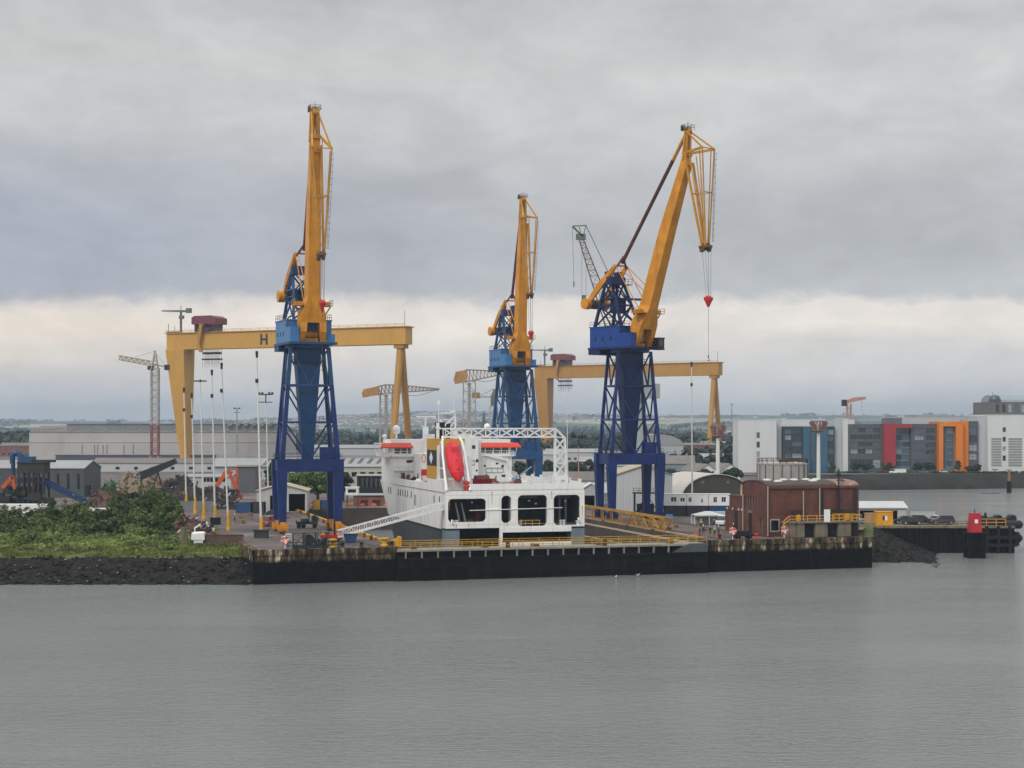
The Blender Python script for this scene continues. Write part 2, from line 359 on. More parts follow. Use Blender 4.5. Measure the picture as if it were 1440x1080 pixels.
# timber fender piles and a ladder on the quay face are built later
# ---------- dry dock basin
wetm = mat('dock_wall', '#4d453d', .75, .35, .12, streak=.7, scol='#1d1a17', sscale=.5, bump=.4)
ledm = mat('dock_ledge', '#a08f7d', .8, .2, .3)
dk = MB()
def dq(a, b, z0, z1, m=0):
    a, b = xy(a), xy(b); dk.face([a+Vector((0,0,z0)), b+Vector((0,0,z0)), b+Vector((0,0,z1)), a+Vector((0,0,z1))], m)
dq(D(DS0,6), D(DS0,DT1), -8, GZ); dq(D(DS0,DT1), D(DS1,DT1), -8, GZ)
# right side steps down in two ledges
for s, z0, z1 in ((DS1,5.0,GZ),(DS1-2.2,2.4,5.0),(DS1-3.2,-8,2.4)):
    dq(D(s,6), D(s,DT1), z0, z1)
for s, z, wd in ((DS1,5.0,2.2),(DS1-2.2,2.4,1.0)):
    a, b, c, d = D(s,6,z), D(s,DT1,z), D(s-wd,DT1,z), D(s-wd,6,z); dk.face([a,b,c,d], 1)
dk.face([D(DS0,0,-8), D(DS1,0,-8), D(DS1,DT1,-8), D(DS0,DT1,-8)])
dk.build('dock_basin', [wetm, ledm])['kind'] = 'structure'
# raised kerbs on the dock edge
kerby = mat('kerb_yellow', '#c69a2c', .6, .25, .5, streak=.5, scol='#5a4630', sscale=.7, sz=1)
kb = MB(); kb.beam(D(DS0-.3,7,GZ+.25), D(DS0-.3,DT1,GZ+.25), .6, .5); o = kb.build('dock_kerb', kerby); o['kind'] = 'structure'
kb = MB(); kb.beam(D(DS0,DT1+.3,GZ+.2), D(DS1,DT1+.3,GZ+.2), .6, .4); kb.beam(D(DS1+.3,6,GZ+.15), D(DS1+.3,DT1,GZ+.15), .6, .3); o = kb.build('dock_coping', ledm); o['kind'] = 'structure'
rl = MB(); railm = mat('rusty_rail', '#4a3a32', .5, .2, .5)
for s in (11.0, 22.4, 91.2, 102.3): rl.beam(D(s,3,GZ+.05), D(s,200,GZ+.05), .16, .1)
o = rl.build('crane_rails', railm); o['kind'] = 'structure'
# ---------- left bank: rocks, grass, scrub
rockm = bpy.data.materials.new('shore_rock'); rockm.use_nodes = True; nt = rockm.node_tree; L = nt.links.new; b = nt.nodes['Principled BSDF']; b.inputs['Roughness'].default_value = .75; b.inputs['Specular IOR Level'].default_value = .2
tc = nd(nt, 'ShaderNodeTexCoord'); vo = nd(nt, 'ShaderNodeTexVoronoi', Scale=1.1); L(tc.outputs['Object'], vo.inputs['Vector'])
n = nd(nt, 'ShaderNodeTexNoise', Scale=.5, Detail=8.0, Roughness=.75); L(tc.outputs['Object'], n.inputs['Vector'])
r = nd(nt, 'ShaderNodeValToRGB'); e = r.color_ramp.elements; e[0].position = .35; e[0].color = (*S('#0d0b09'),1); e[1].position = .78; e[1].color = (*S('#4a4238'),1); k = e.new(.58); k.color = (*S('#221e19'),1)
L(n.outputs['Fac'], r.inputs[0]); L(r.outputs[0], b.inputs['Base Color'])
bp = nd(nt, 'ShaderNodeBump', Strength=1.0, Distance=.5); L(vo.outputs['Distance'], bp.inputs['Height']); L(bp.outputs[0], b.inputs['Normal'])
grassm = mat('bank_grass', '#4c5828', .9, .4, .3, streak=.7, scol='#5a4638', sscale=.25, sz=1, bump=.6)
def interp(tab, x):
    for (a, va), (b_, vb) in zip(tab, tab[1:]):
        if x <= b_: return va + (vb-va)*max(0,(x-a))/(b_-a)
    return tab[-1][1]
BANK = [(273,-2),(277,-.1),(283,1.9),(288.5,3.5),(290,3.9),(294,4.5),(298,5.4),(302.5,GZ+.02)]
def bankz(x, y): return interp(BANK, y)
def grid(name, x0, x1, y0, y1, nx, ny, zf, mats, matf=None, kind='structure'):
    q = MB(); V = []
    for j in range(ny+1):
        for i in range(nx+1):
            x, y = x0+(x1-x0)*i/nx, y0+(y1-y0)*j/ny; V.append((x, y, zf(x,y)))
    fs = [(j*(nx+1)+i, j*(nx+1)+i+1, (j+1)*(nx+1)+i+1, (j+1)*(nx+1)+i) for j in range(ny) for i in range(nx)]
    q.add(V, fs)
    if matf: q.m = [matf(sum(V[i][0] for i in f)/4, sum(V[i][1] for i in f)/4) for f in fs]
    o = q.build(name, mats, smooth=True); o['kind'] = kind; return o
def rocky(x, y):
    z = bankz(x, y); k = 1 if y < 289 else .25
    return z + k*(.55*noise.noise((x*.45,y*.6,1)) + .3*noise.noise((x*1.3,y*1.3,5)))
grid('shore_bank', -230, -46.2, 273, 303, 420, 60, rocky, [rockm, grassm], lambda x, y: 1 if y + 1.2*noise.noise((x*.15, y*.3, 2)) > 289.5 else 0)
q = MB(); q.face([(-200,300.9,GZ+.05),(-57,300.9,GZ+.05),(-57,306,GZ+.05),(-66,350,GZ+.05),(-200,350,GZ+.05)]); q.build('bank_top_grass', grassm)['kind'] = 'structure'
# loose stones
pale = mat('pale_stone','#8d8a84',.8,.3,1)
pk = MB()
rk = MB()
def stone(q, c, r, rg):
    P = []
    for i in range(6):
        t = i*math.pi/3; rr = r*rg.uniform(.7,1.15); P.append((c[0]+rr*math.cos(t), c[1]+rr*math.sin(t), c[2]+rg.uniform(-.2,.3)*r))
    P.append((c[0]+rg.uniform(-.3,.3)*r, c[1]+rg.uniform(-.3,.3)*r, c[2]+r*rg.uniform(.5,.9)))
    q.add(P, [(i,(i+1)%6,6) for i in range(6)])
for i in range(1600):
    x, y = rng.uniform(-150,-46.8), 277+rng.random()**1.2*13; stone(rk, (x,y,bankz(x,y)), rng.uniform(.15,.55), rng)
    if i % 16 == 0: stone(pk, (x+.3,y-.3,bankz(x,y)+.15), rng.uniform(.1,.28), rng)
# right bank between quay and pier
def rb(x, y):
    return interp([(299,-2),(305,-.2),(345,5.5),(347,GZ-.3)], y - max(0,(x-72))*.10)
def rbank(x, y):
    px = 720+x/y*F
    ed = interp([(1205,7),(1230,5.6),(1260,3.6),(1300,.9),(1325,-.5),(1350,-3)], px) ; k = interp([(312,-1.2),(326,.4),(346,1)], y)
    return min(6, ed*k if ed > 0 else ed) + .5*noise.noise((x*.5,y*.5,3)) + .25*noise.noise((x*1.4,y*1.4,7))
grid('shore_bank', 68, 104, 309, 349, 110, 110, rbank, [rockm, grassm], lambda x, y: 1 if (720+x/y*F) < 1228 and y > 335 else 0)
for i in range(500):
    px, d = rng.uniform(1228,1330), rng.uniform(313,345); x = gx(px,d); z = rbank(x,d)
    if z > -.4: stone(rk, (x,d,z), rng.uniform(.15,.5), rng)
o = pk.build('pale_stones', pale); tag(o, 'pale stones scattered among the dark shore rocks', None, None, 'stuff')
o = rk.build('shore_stones', rockm); tag(o, 'dark wet stones strewn on the shore banks', None, None, 'stuff')
# far bank slope across the basin
farm = mat('far_bank', '#26241c', .9, .5, .08, streak=.7, scol='#0d0c09', sscale=.15, sz=.6, bump=.6)
fbg = mat('far_grass', '#444a30', .9, .3, .06, streak=.5, scol='#474a33', sscale=.05, sz=1)
q = MB(); FBp = [(980,690)] + FB
prof = [(-16,-1.0),(-14.5,.6),(-12,2.6),(-6,5.2),(-2,6.2),(0,6.4)]
sub = []
for (p0,d0),(p1,d1) in zip(FBp, FBp[1:]):
    n = max(1, int(abs(p1-p0)/4))
    for i in range(n): sub.append((p0+(p1-p0)*i/n, d0+(d1-d0)*i/n))
V = []; k = len(prof)
for i, (p, d) in enumerate(sub):
    for dy, z in prof:
        V.append((gx(p,d), d+dy+2.0*noise.noise((p*.05,dy*.3,0)), z + (.8*noise.noise((p*.09,dy*.5,4)) if dy < 0 else 0)))
q.add(V, [(i*k+a,(i+1)*k+a,(i+1)*k+a+1,i*k+a+1) for i in range(len(sub)-1) for a in range(k-1)])
q.build('far_shore_bank', farm, smooth=True)['kind'] = 'structure'
q = MB(); q.add([(gx(p,d+dd), d+dd, GZ+.2) for p, d in FB for dd in (-2.5, 14)], [(2*i,2*i+2,2*i+3,2*i+1) for i in range(len(FB)-1)]); q.build('bank_top_grass', fbg)['kind'] = 'structure'
road = mat('tarmac', '#6f706e', .85, .15, .2)
q = MB(); q.add([(gx(p,d+dd), d+dd, GZ+.25) for p, d in FB for dd in (14.05, 24)], [(2*i,2*i+2,2*i+3,2*i+1) for i in range(len(FB)-1)]); q.build('far_road', road)['kind'] = 'structure'
# ---------- hills on the horizon
def hillz(x, y):
    a = max(0, min(1, (y-2300)/5600)); s = a*a*(3-2*a)
    px = 720 + x/max(y,1)*F
    top = interp([(-900,62),(0,58),(240,52),(420,66),(560,88),(690,94),(800,84),(930,78),(1150,82),(1280,84),(1440,66),(2600,60)], px)
    return GZ - 1 + s*(top-GZ) + s*(9*noise.noise((x*.0011,y*.0011,0)) + 4*noise.noise((x*.004,y*.004,3)))
hm2 = bpy.data.materials.new('hill_fields'); hm2.use_nodes = True; nt = hm2.node_tree; L = nt.links.new; b = nt.nodes['Principled BSDF']; b.inputs['Roughness'].default_value = .9
tc = nd(nt, 'ShaderNodeTexCoord'); mp = nd(nt, 'ShaderNodeMapping'); mp.inputs['Scale'].default_value = (.004,.0022,.01); L(tc.outputs['Object'], mp.inputs[0])
vo = nd(nt, 'ShaderNodeTexVoronoi', Scale=1.0); L(mp.outputs[0], vo.inputs['Vector'])
r = nd(nt, 'ShaderNodeValToRGB'); r.color_ramp.interpolation = 'CONSTANT'; e = r.color_ramp.elements; e[0].position = 0; e[0].color = (*S('#3a4632'),1); e[1].position = .86; e[1].color = (*S('#a39a78'),1)
for p, c in ((.25,'#4f5c42'),(.45,'#2c3829'),(.66,'#66704f')): k = e.new(p); k.color = (*S(c),1)
sp = nd(nt, 'ShaderNodeSeparateColor'); L(vo.outputs['Color'], sp.inputs[0]); L(sp.outputs[0], r.inputs[0]); L(r.outputs[0], b.inputs['Base Color'])
grid('hills', -3600, 3600, 2200, 8400, 150, 80, hillz, [hm2])
# ---------- the three dockside luffing cranes
cry = mat('crane_yellow', '#cf8a1e', .45, .2, .3, streak=.6, scol='#8a5320', sscale=.6)
cryd = mat('crane_yellow_aged', '#c08a2c', .5, .2, .4, streak=.5, scol='#6b4428', sscale=.8)
maroon = mat('stay_maroon', '#5a2e28', .5, .25, .4, streak=.4, scol='#33201c')
brownm = mat('rust_brown', '#6e4a35', .7, .3, .6)
darkm = mat('dark_steel', '#23262a', .5, .2, .6)
cable = mat('wire_rope', '#55585c', .4, .05)
redm = mat('hook_red', '#c62a2c', .4, .1)
glassm = mat('dark_glass', '#141a20', .08, .05, .5, spec=.8)
def rect(cx, cz, w, d, ang=0):
    """cross section across y, thickness d along the plane normal (in x-z), tilted by ang"""
    c, s = math.cos(ang), math.sin(ang); o = []
    for y, t in ((-w/2,-d/2),(w/2,-d/2),(w/2,d/2),(-w/2,d/2)): o.append((cx + t*c, y, cz - t*s))
    return o
def dock_crane(label, loc, t, k, blue, blue2, housem, sc=1.0, bogm=None, topm=None, fz=0.0, cabin=False, lw=1.0):
    rt = root('dock_crane', label, 'crane', loc, A16, 'dockside luffing cranes', sc)
    topm = topm or blue2
    LX, LY = 5.7, 4.2
    for sx in (-1,1):
        for sy in (-1,1):
            q = MB(); q.beam((sx*LX,sy*LY,1.3),(sx*(LX+.15),sy*LY,13),1.35,1.35,2.05,1.8, side=(1,0,0)); q.beam((sx*(LX+.15),sy*LY,13),(sx*(LX+.15),sy*LY,15.25),2.05,1.8,side=(1,0,0))
            q.build('leg', blue, rt)
            q = MB(); q.box((sx*LX-.95,sy*LY-1.3,.55),(sx*LX+.95,sy*LY+1.3,1.9)); q.box((sx*LX-.6,sy*LY-.7,1.9),(sx*LX+.6,sy*LY+.7,2.4))
            q.box((sx*LX-1.05,sy*LY-1.36,.9),(sx*LX+1.05,sy*LY-1.0,1.6)); bo = q.build('bogie', bogm or cry, rt)
            q = MB()
            for dy in (-2.0,-.75,.75,2.0): q.tube((sx*LX-.25,sy*LY+dy,.42),(sx*LX+.25,sy*LY+dy,.42),.38,n=10)
            q.box((sx*LX-.35,sy*LY-2.4,.35),(sx*LX+.35,sy*LY+2.4,.75)); q.build('wheels', brownm, bo)
    q = MB()
    for sy in (-1,1): q.box((-LX+.7,sy*LY-.75,12.7),(LX-.7,sy*LY+.75,15.2))
    for sx in (-1,1): q.box((sx*LX-.75,-LY+.75,12.75),(sx*LX+.75,LY-.75,15.1))
    q.box((-LX+.8,-LY+.8,14.9),(LX-.8,LY-.8,15.05)); q.build('portal_beam', blue, rt)
    q = MB(); q.rail([(-6.5,-5,15.25),(6.5,-5,15.25),(6.5,5,15.25),(-6.5,5,15.25),(-6.5,-5,15.25)], 1.1, 2.5, .035); q.build('portal_railing', blue, rt)
    # tower: four leaning legs, struts, K braces
    def corner(sx, sy, z):
        f = (z-15.2)/(38.4-15.2); return Vector((sx*(5.75-1.85*f), sy*(4.2-.75*f), z))
    lv = [15.3, 22.9, 30.6, 38.4]
    lo, hi = MB(), MB()
    for sx in (-1,1):
        for sy in (-1,1):
            lo.beam(corner(sx,sy,15.2), corner(sx,sy,30.6), .95*lw, .8*lw, .8*lw, .7*lw, side=(1,0,0)); hi.beam(corner(sx,sy,30.6), corner(sx,sy,38.4), .8*lw, .7*lw, .8*lw, .7*lw, side=(1,0,0))
    fc = [((-1,-1),(1,-1)),((1,-1),(1,1)),((1,1),(-1,1)),((-1,1),(-1,-1))]
    for a, b in fc:
        for i, q in ((0,lo),(1,lo),(2,hi)):
            mid = (corner(*a,lv[i])+corner(*b,lv[i]))/2
            q.beam(corner(*a,lv[i+1]), mid, .3); q.beam(corner(*b,lv[i+1]), mid, .3)
            if i: q.beam(corner(*a,lv[i]), corner(*b,lv[i]), .38)
    tw = lo.build('tower_frame', blue, rt); hi.build('upper_frame', topm, rt)
    q = MB(); q.rail([(2.2,-2.6,23.1),(3.6,-2.6,23.1)],1.1,.7,.04); q.box((2.0,-2.8,22.85),(4.0,-1.6,23.0)); q.build('landing', blue, tw)
    col = MB()
    col.loft([[(-1.1,-1.1,15),(1.1,-1.1,15),(1.1,1.1,15),(-1.1,1.1,15)],[(-2.45,-2.45,35.6),(2.45,-2.45,35.6),(2.45,2.45,35.6),(-2.45,2.45,35.6)],[(-2.5,-2.5,38.4),(2.5,-2.5,38.4),(2.5,2.5,38.4),(-2.5,2.5,38.4)]])
    for z in (19,24,29,33.5):
        f = (z-15)/20.6; r_ = 1.1+1.35*f+.05; col.box((-r_,-r_,z),(r_,r_,z+.18))
    cl = col.build('centre_column', topm, rt)
    q = MB(); q.rail([(-3,-3,35.6),(3,-3,35.6),(3,3,35.6),(-3,3,35.6),(-3,-3,35.6)], 1.1, 1.2, .035); q.box((-3.1,-3.1,35.4),(3.1,3.1,35.52)); q.build('gallery', blue2, rt)
    # hydraulic box on the portal
    q = MB(); q.box((2.3,-3.9,15.25),(5.2,-1.8,17.6)); q.box((2.2,-4.0,17.6),(5.3,-1.7,17.75)); q.build('switch_cabin', blue, rt)
    # slewing part, in its own turned frame: +x is the way the jib points
    T = Matrix.Rotation(math.atan2(-math.cos(R(t)), math.sin(R(t))) - A16, 4, 'Z')
    q = MB(T); q.tube((0,0,38.3),(0,0,39.0),4.6,n=24); q.tube((0,0,39.0),(0,0,39.45),4.9,n=24); q.box((-8.4,-5.1,39.0),(5.2,5.1,39.5)); q.build('turntable', blue2, rt)
    q = MB(T)
    q.wall((-8,-4.8,39.5),(1,0,0),9.6,4.6,[(1.6,2.4,1.4,2.3),(4.0,4.8,1.4,2.3),(6.5,7.3,1.4,2.3)],.2)
    q.wall((1.6,4.8,39.5),(-1,0,0),9.6,4.6,[(2.2,3.0,1.4,2.3),(5.4,6.2,1.4,2.3)],.2)
    q.wall((-8,4.8,39.5),(0,-1,0),9.6,4.6,[(4,5,.1,2.1)],.2); q.wall((1.6,-4.8,39.5),(0,1,0),9.6,4.6); q.box((-8.15,-4.95,44.1),(1.75,4.95,44.3))
    # low wings either side of the jib foot
    q.box((1.6,-4.8,39.5),(4.9,-2.9,42.6)); q.box((1.6,3.0,39.5),(4.4,4.8,41.2))
    h = q.build('machinery_house', housem, rt)
    q = MB(T)
    for x in (-6,-3.6,-1.1): q.box((x-.4,-4.66,40.9),(x+.4,-4.6,41.8))
    for x in (-1.8,-5.0): q.box((x+.0,4.6,40.9),(x+.8,4.66,41.8))
    q.build('window', glassm, h)
    q = MB(T); q.rail([(-8,-4.8,44.3),(1.6,-4.8,44.3),(1.6,4.8,44.3),(-8,4.8,44.3),(-8,-4.8,44.3)],1.1,1.6,.03); q.rail([(1.7,-5,42.6),(4.9,-5,42.6)],1.1,1.5,.03); q.build('roof_railing', darkm, h)
    q = MB(T); q.box((-8.3,-5.0,37.9),(-4.6,5.0,39.0)); q.build('rear_ballast', blue2, rt)
    # winch gear and cab seen in the fork
    q = MB(T); q.box((1.7,-1.4,39.5),(3.6,1.4,40.3)); q.tube((2.6,-1.3,41.1),(2.6,1.3,41.1),.75,n=12); q.box((2.3,-1.5,40.3),(2.9,-1.2,41.8)); q.box((2.3,1.2,40.3),(2.9,1.5,41.8)); q.build('winch', cryd, rt)
    if cabin:
        q = MB(T); q.box((4.9,2.5,38.8),(6.9,4.5,39.0)); q.box((4.9,2.5,39.0),(6.8,4.4,39.7)); q.box((4.9,2.5,41.3),(6.9,4.5,41.6))
        for x, y in ((4.95,2.55),(6.75,2.55),(6.75,4.35),(4.95,4.35)): q.beam((x,y,39.7),(x,y,41.3),.12)
        cb = q.build('driver_cab', darkm, rt)
        q = MB(T); q.box((4.98,2.58,39.7),(6.72,4.32,41.3)); q.build('cab_glass', glassm, cb)
    # jib: forked foot, box section, knee, head
    X = lambda x: 4 + (x-4)*k
    KX, KZ, HX, HZ = X(17.4), 81.5, X(17.9), 86.6
    ang = math.atan2(KX-4, KZ-43)
    q = MB(T)
    foot = [X(4.7), 43.6]
    for sy in (-1,1):
        q.loft([[(4+dx, sy*2.35+dy, 39.4) for dx, dy in ((-.4,-.45),(.4,-.45),(.4,.45),(-.4,.45))],
                [(4.6+dx, sy*2.1+dy, 41.6) for dx, dy in ((-1.4,-.6),(.8,-.6),(.8,.6),(-1.4,.6))],
                [(X(4.9)+dx, sy*2.0+dy, 43.6) for dx, dy in ((-2.0,-.75),(1.0,-.75),(1.0,.75),(-2.0,.75))]])
        q.tube((4,sy*2.35-.6,39.6),(4,sy*2.35+.6,39.6),.5,n=12)
    secs = [rect(X(4.9)-.5, 43.5, 5.5, 3.0, ang*.4), rect(X(5.2)-.4, 45.0, 5.3, 3.2, ang), rect(X(6.3)-.2, 48.6, 2.7, 3.2, ang), rect((X(6.3)+KX)/2-.1, (48.6+KZ)/2, 2.45, 2.9, ang), rect(KX, KZ-2.0, 1.9, 1.9, ang), rect(KX, KZ, 1.5, 1.1, ang)]
    q.loft(secs)
    jb = q.build('jib', cry, rt)
    q = MB(T)       # flange lips and a stair up the jib's back
    for sy in (-1,1): q.beam((X(6.3)-1.75, sy*1.2, 49), (KX-1.0, sy*.8, KZ-2), .08)
    for i in range(26):
        f = i/25; p = Vector((X(6.3)-1.75,1.2,49)).lerp(Vector((KX-1.0,.8,KZ-2)), f); q.beam(p, p+Vector((-.9,0,.25)), .06)
    q.beam(Vector((X(6.3)-2.6,1.2,49.2)), Vector((KX-1.8,.8,KZ-1.8)), .06); q.build('jib_ladder', brownm, jb)
    q = MB(T)       # service platforms at the shoulder
    for sy in (-1,1):
        q.box((X(6)-1.6, sy*2.6-1.4, 46.9),(X(6)+1.2, sy*2.6+1.4, 47.05)); q.rail([(X(6)-1.6,sy*4.0,47.05),(X(6)+1.2,sy*4.0,47.05)],1.1,1.2,.05)
        q.box((X(6)-1.2, sy*2.9-.8, 47.05),(X(6)+.4, sy*2.9+.8, 47.8)); q.beam((X(5.2),sy*2.4,44.6),(X(6),sy*3.8,46.8),.25)
    q.build('jib_platform', cryd, jb)
    q = MB(T)
    for sy in (-1,1):
        q.beam((KX-.2,sy*.75,KZ-1.2),(HX,sy*.55,HZ),.4,.9); q.beam((KX+.5,sy*.7,KZ-1.0),(HX+.3,sy*.5,HZ),.3,.4)
        q.beam((HX-.6,sy*.6,HZ-.3),(HX-.2,sy*1.3,HZ+.9),.12); 
    q.tube((HX,-.6,HZ),(HX,.6,HZ),.75,n=12); q.box((HX-.7,-.6,HZ-.3),(HX+.5,.6,HZ+.9)); q.box((KX-.5,-.95,KZ-.4),(KX+1.0,.95,KZ+.5)); q.build('jib_head', cryd, rt)
    q = MB(T); q.rail([(HX-1.0,-1.1,HZ+.3),(HX+.9,-1.1,HZ+.3),(HX+.9,1.1,HZ+.3),(HX-1.0,1.1,HZ+.3),(HX-1.0,-1.1,HZ+.3)],1.1,1.0,.03); q.box((HX-1.1,-1.2,HZ+.1),(HX-.5,-.7,HZ+1.2)); q.beam((HX,0,HZ+.9),(HX,0,HZ+2.2),.06); q.build('head_platform', darkm, rt)
    # fly jib and its hanging links
    TX, TZ = HX+5.9, 82.1+fz; BX, BZ = HX+5.2, 60.8+fz
    q = MB(T)
    for sy in (-1,1):
        q.beam((HX,sy*.7,HZ),(TX,sy*2.0,TZ),.26,.34); q.beam((KX+.6,sy*.9,KZ+.3),(TX,sy*2.0,TZ),.36,.5)
        q.beam((TX,sy*2.0,TZ),(BX+.4,sy*.55,BZ),.24); q.beam((TX-.9,sy*1.9,TZ-.3),(BX+.1,sy*.5,BZ),.18)
        q.beam((KX+.9,sy*1.2,KZ-1.8),(BX-.6,sy*.6,BZ),.42,.4)
        q.beam((KX+1.9,sy*1.1,KZ-.4),(BX-.2,sy*.45,BZ),.16)
    for z, m_ in ((TZ,1.0),(72.5+fz,.55)):
        f = (z-BZ)/(TZ-BZ); y1 = .55+1.45*f; x1 = BX+.4+(TX-BX-.4)*f; f2 = (z-BZ)/(KZ-1.8-BZ); x0 = BX-.6+(KX+.9-BX+.6)*min(f2,1); y0 = .6+.6*min(f2,1)
        q.beam((x1,-y1,z),(x1,y1,z),.2); q.beam((x0,-y0,z),(x0,y0,z),.2)
        if z < 75:
            for sy in (-1,1): q.beam((x0,sy*y0,z),(x1,sy*y1,z),.16)
    for i in range(7):
        f, g_ = i/7, (i+1)/7
        a = Vector((KX+.9,1.2,KZ-1.8)).lerp(Vector((BX-.6,.6,BZ)), f); b = Vector((KX+1.9,-1.1,KZ-.4)).lerp(Vector((BX-.2,-.45,BZ)), g_); q.beam(a, b, .09)
    q.build('fly_jib', cryd, rt)
    q = MB(T)       # caged ladder on the outer links
    for y in (1.75,2.25): q.beam((TX+.3,y,TZ-1),(BX+1.1,y*.5,BZ+1),.05)
    for i in range(16):
        f = i/15; p = Vector((TX+.3,2,TZ-1)).lerp(Vector((BX+1.1,1,BZ+1)), f); q.beam(p+Vector((0,-.3,0)), p+Vector((0,.35,0)), .05); q.beam(p, p+Vector((.5,0,0)), .04)
    q.build('link_ladder', darkm, rt)
    q = MB(T)
    for dx, dy in ((-.7,-.35),(.5,.3)):
        q.tube((BX+dx,dy-.25,BZ-.5),(BX+dx,dy+.25,BZ-.5),.75,n=12); q.beam((BX+dx*.6,dy,BZ+.6),(BX+dx*1.5,dy,BZ-1.3),.7,.5)
    q.box((BX-1.5,-.7,BZ-.4),(BX+1.3,.7,BZ+.1)); q.build('pulley_block', brownm, rt)
    q = MB(T); HB = (BX+.7, 0, 48.6+fz*.6); hz_ = fz*.6
    for dx, dy in ((-.9,-.3),(-.5,.3),(1.0,-.3),(1.2,.3)): q.tube((BX+dx,dy,BZ-.5),(BX+.7+dx*.35,dy,49.6+hz_),.045,n=4)
    q.tube((BX+.7,0,47.4+hz_),(BX+.7,0,36.5+hz_),.05,n=4); q.build('hoist_rope', cable, rt)
    q = MB(T); q.loft([[(HB[0]+x*s,HB[1]+y*s,z+hz_) for x, y in ((-1,-.5),(1,-.5),(1,.5),(-1,.5))] for s, z in ((.35,49.9),(.72,49.5),(.72,48.7),(.22,47.4))])
    for dx in (-.45,.45): q.tube((HB[0]+dx,-.5,49.2+hz_),(HB[0]+dx,.5,49.2+hz_),.5,n=12)
    q.build('hook_block', redm, rt)
    q = MB(T); pts = [Vector((BX+.7+.28*math.sin(a)+0,0,36.2+hz_-.28+.28*math.cos(a))) for a in [i*math.pi/5 for i in range(8)]]; q.path(pts,.07); q.tube((BX+.7,0,36.9+hz_),(BX+.7,0,36.3+hz_),.14,n=6); q.build('hook', brownm, rt)
    # stay, rocker with counterweight drum, A-frame
    AX, AZ = -2.6, 58.4
    q = MB(T); a, b = Vector((HX-.5,0,HZ-.4)), Vector((AX+.3,0,AZ+.6)); q.tube(a.lerp(b,.2), b, .42, n=8, m=0); q.tube(a, a.lerp(b,.2), .40, n=8, m=1)
    for sy in (-1,1): q.tube(b+Vector((.4,0,1.5)), (AX,sy*1.7,AZ-.6), .25, n=6)
    q.build('back_stay', [maroon, cryd], rt)
    q = MB(T)
    for sy in (-1,1):
        q.beam((AX,sy*1.9,AZ),(-7.4,sy*2.2,54.0),.45,.7,.5,1.5); q.beam((-7.4,sy*2.2,54.0),(-11,sy*2.4,50.2),.5,1.5,.5,1.0)
        q.beam((AX,sy*1.9,AZ),(X(6)-1.2,sy*1.5,47.6),.16); q.beam((AX+.8,sy*1.5,AZ-.3),(X(7.4)-1.6,sy*1.3,52),.16)
        q.beam((AX,sy*1.9,AZ),(-4.6,sy*1.7,55.2),.4,.6)
    q.beam((AX,-2,AZ),(AX,2,AZ),.35); q.build('rocker_arm', cry, rt)
    q = MB(T); q.tube((-11,-3.6,50),(-11,-2.3,50),1.3,n=20,m=0); q.tube((-11,2.3,50),(-11,3.6,50),1.3,n=20,m=0); q.tube((-11,-2.3,50),(-11,2.3,50),1.15,n=20,m=1); q.build('counterweight_drum', [cry, brownm], rt)
    q = MB(T)
    lg = [((-8.2,sy*3.0,44.3),(-5.4,sy*1.9,55.6)) for sy in (-1,1)] + [((.4,sy*3.0,44.3),(-4.2,sy*1.9,55.6)) for sy in (-1,1)]
    for a, b in lg: q.beam(a, b, .6, .6, .5, .5)
    for sy in (-1,1):
        for f, g_ in ((0,.45),(.45,.9)):
            a0, a1 = Vector(lg[0 if sy<0 else 1][0]), Vector(lg[0 if sy<0 else 1][1]); b0, b1 = Vector(lg[2 if sy<0 else 3][0]), Vector(lg[2 if sy<0 else 3][1])
            q.beam(a0.lerp(a1,f), b0.lerp(b1,g_), .3); q.beam(b0.lerp(b1,f), a0.lerp(a1,g_), .3); q.beam(a0.lerp(a1,g_), b0.lerp(b1,g_), .3)
    for i in (0,2):
        for f, g_ in ((0,.45),(.45,.9)):
            a0, a1 = Vector(lg[i][0]), Vector(lg[i][1]); b0, b1 = Vector(lg[i+1][0]), Vector(lg[i+1][1])
            q.beam(a0.lerp(a1,f), b0.lerp(b1,g_), .26); q.beam(b0.lerp(b1,f), a0.lerp(a1,g_), .26); q.beam(a0.lerp(a1,g_), b0.lerp(b1,g_), .26)
    q.box((-6.4,-2.3,54.2),(-3.4,2.3,55.9)); q.box((-6.0,-2.0,55.9),(-4.2,-1.0,57.2)); q.box((-6.0,1.0,55.9),(-4.2,2.0,57.2)); q.box((-6.6,-3,50.6),(-2.2,3,50.9)); q.beam((-3,0,50.8),(X(5.6)-1.4,0,50.2),1.2,.5); q.box((-4.6,-1.6,47.5),(-2.6,1.6,50.6))
    af = q.build('mast_frame', topm, rt)
    q = MB(T); q.rail([(-6.6,-3,50.9),(-2.2,-3,50.9)],1.1,1.2,.035); q.rail([(-6.6,3,50.9),(-6.6,-3,50.9)],1.1,1.5,.035); q.rail([(-3.4,-2.6,54.2),(-1.6,-2.6,54.2),(-1.6,2.6,54.2)],1.1,1.2,.035); q.box((-3.4,-2.6,54.0),(-1.5,2.6,54.15)); q.build('mast_platform', blue2, af)
    return rt
royal = mat('crane_blue', '#122c66', .42, .32, .3, streak=.45, scol='#0d1c3c', sscale=.5)
royal2 = mat('crane_blue_deep', '#0d2352', .45, .3, .3, streak=.45, scol='#0a1734', sscale=.5)
teal = mat('crane_blue_faded', '#235080', .48, .28, .3, streak=.45, scol='#18365a', sscale=.5)
teal2 = mat('crane_blue_grey', '#1f4670', .48, .18, .25, streak=.45, scol='#172f4c', sscale=.5)
tealh = mat('house_blue', '#3f78ad', .4, .12, .3, streak=.3, scol='#2a5580')
royalh = mat('house_royal', '#18408c', .42, .12, .3, streak=.25, scol='#123272')
def DW(px, d): return Vector((gx(px,d), d, GZ))
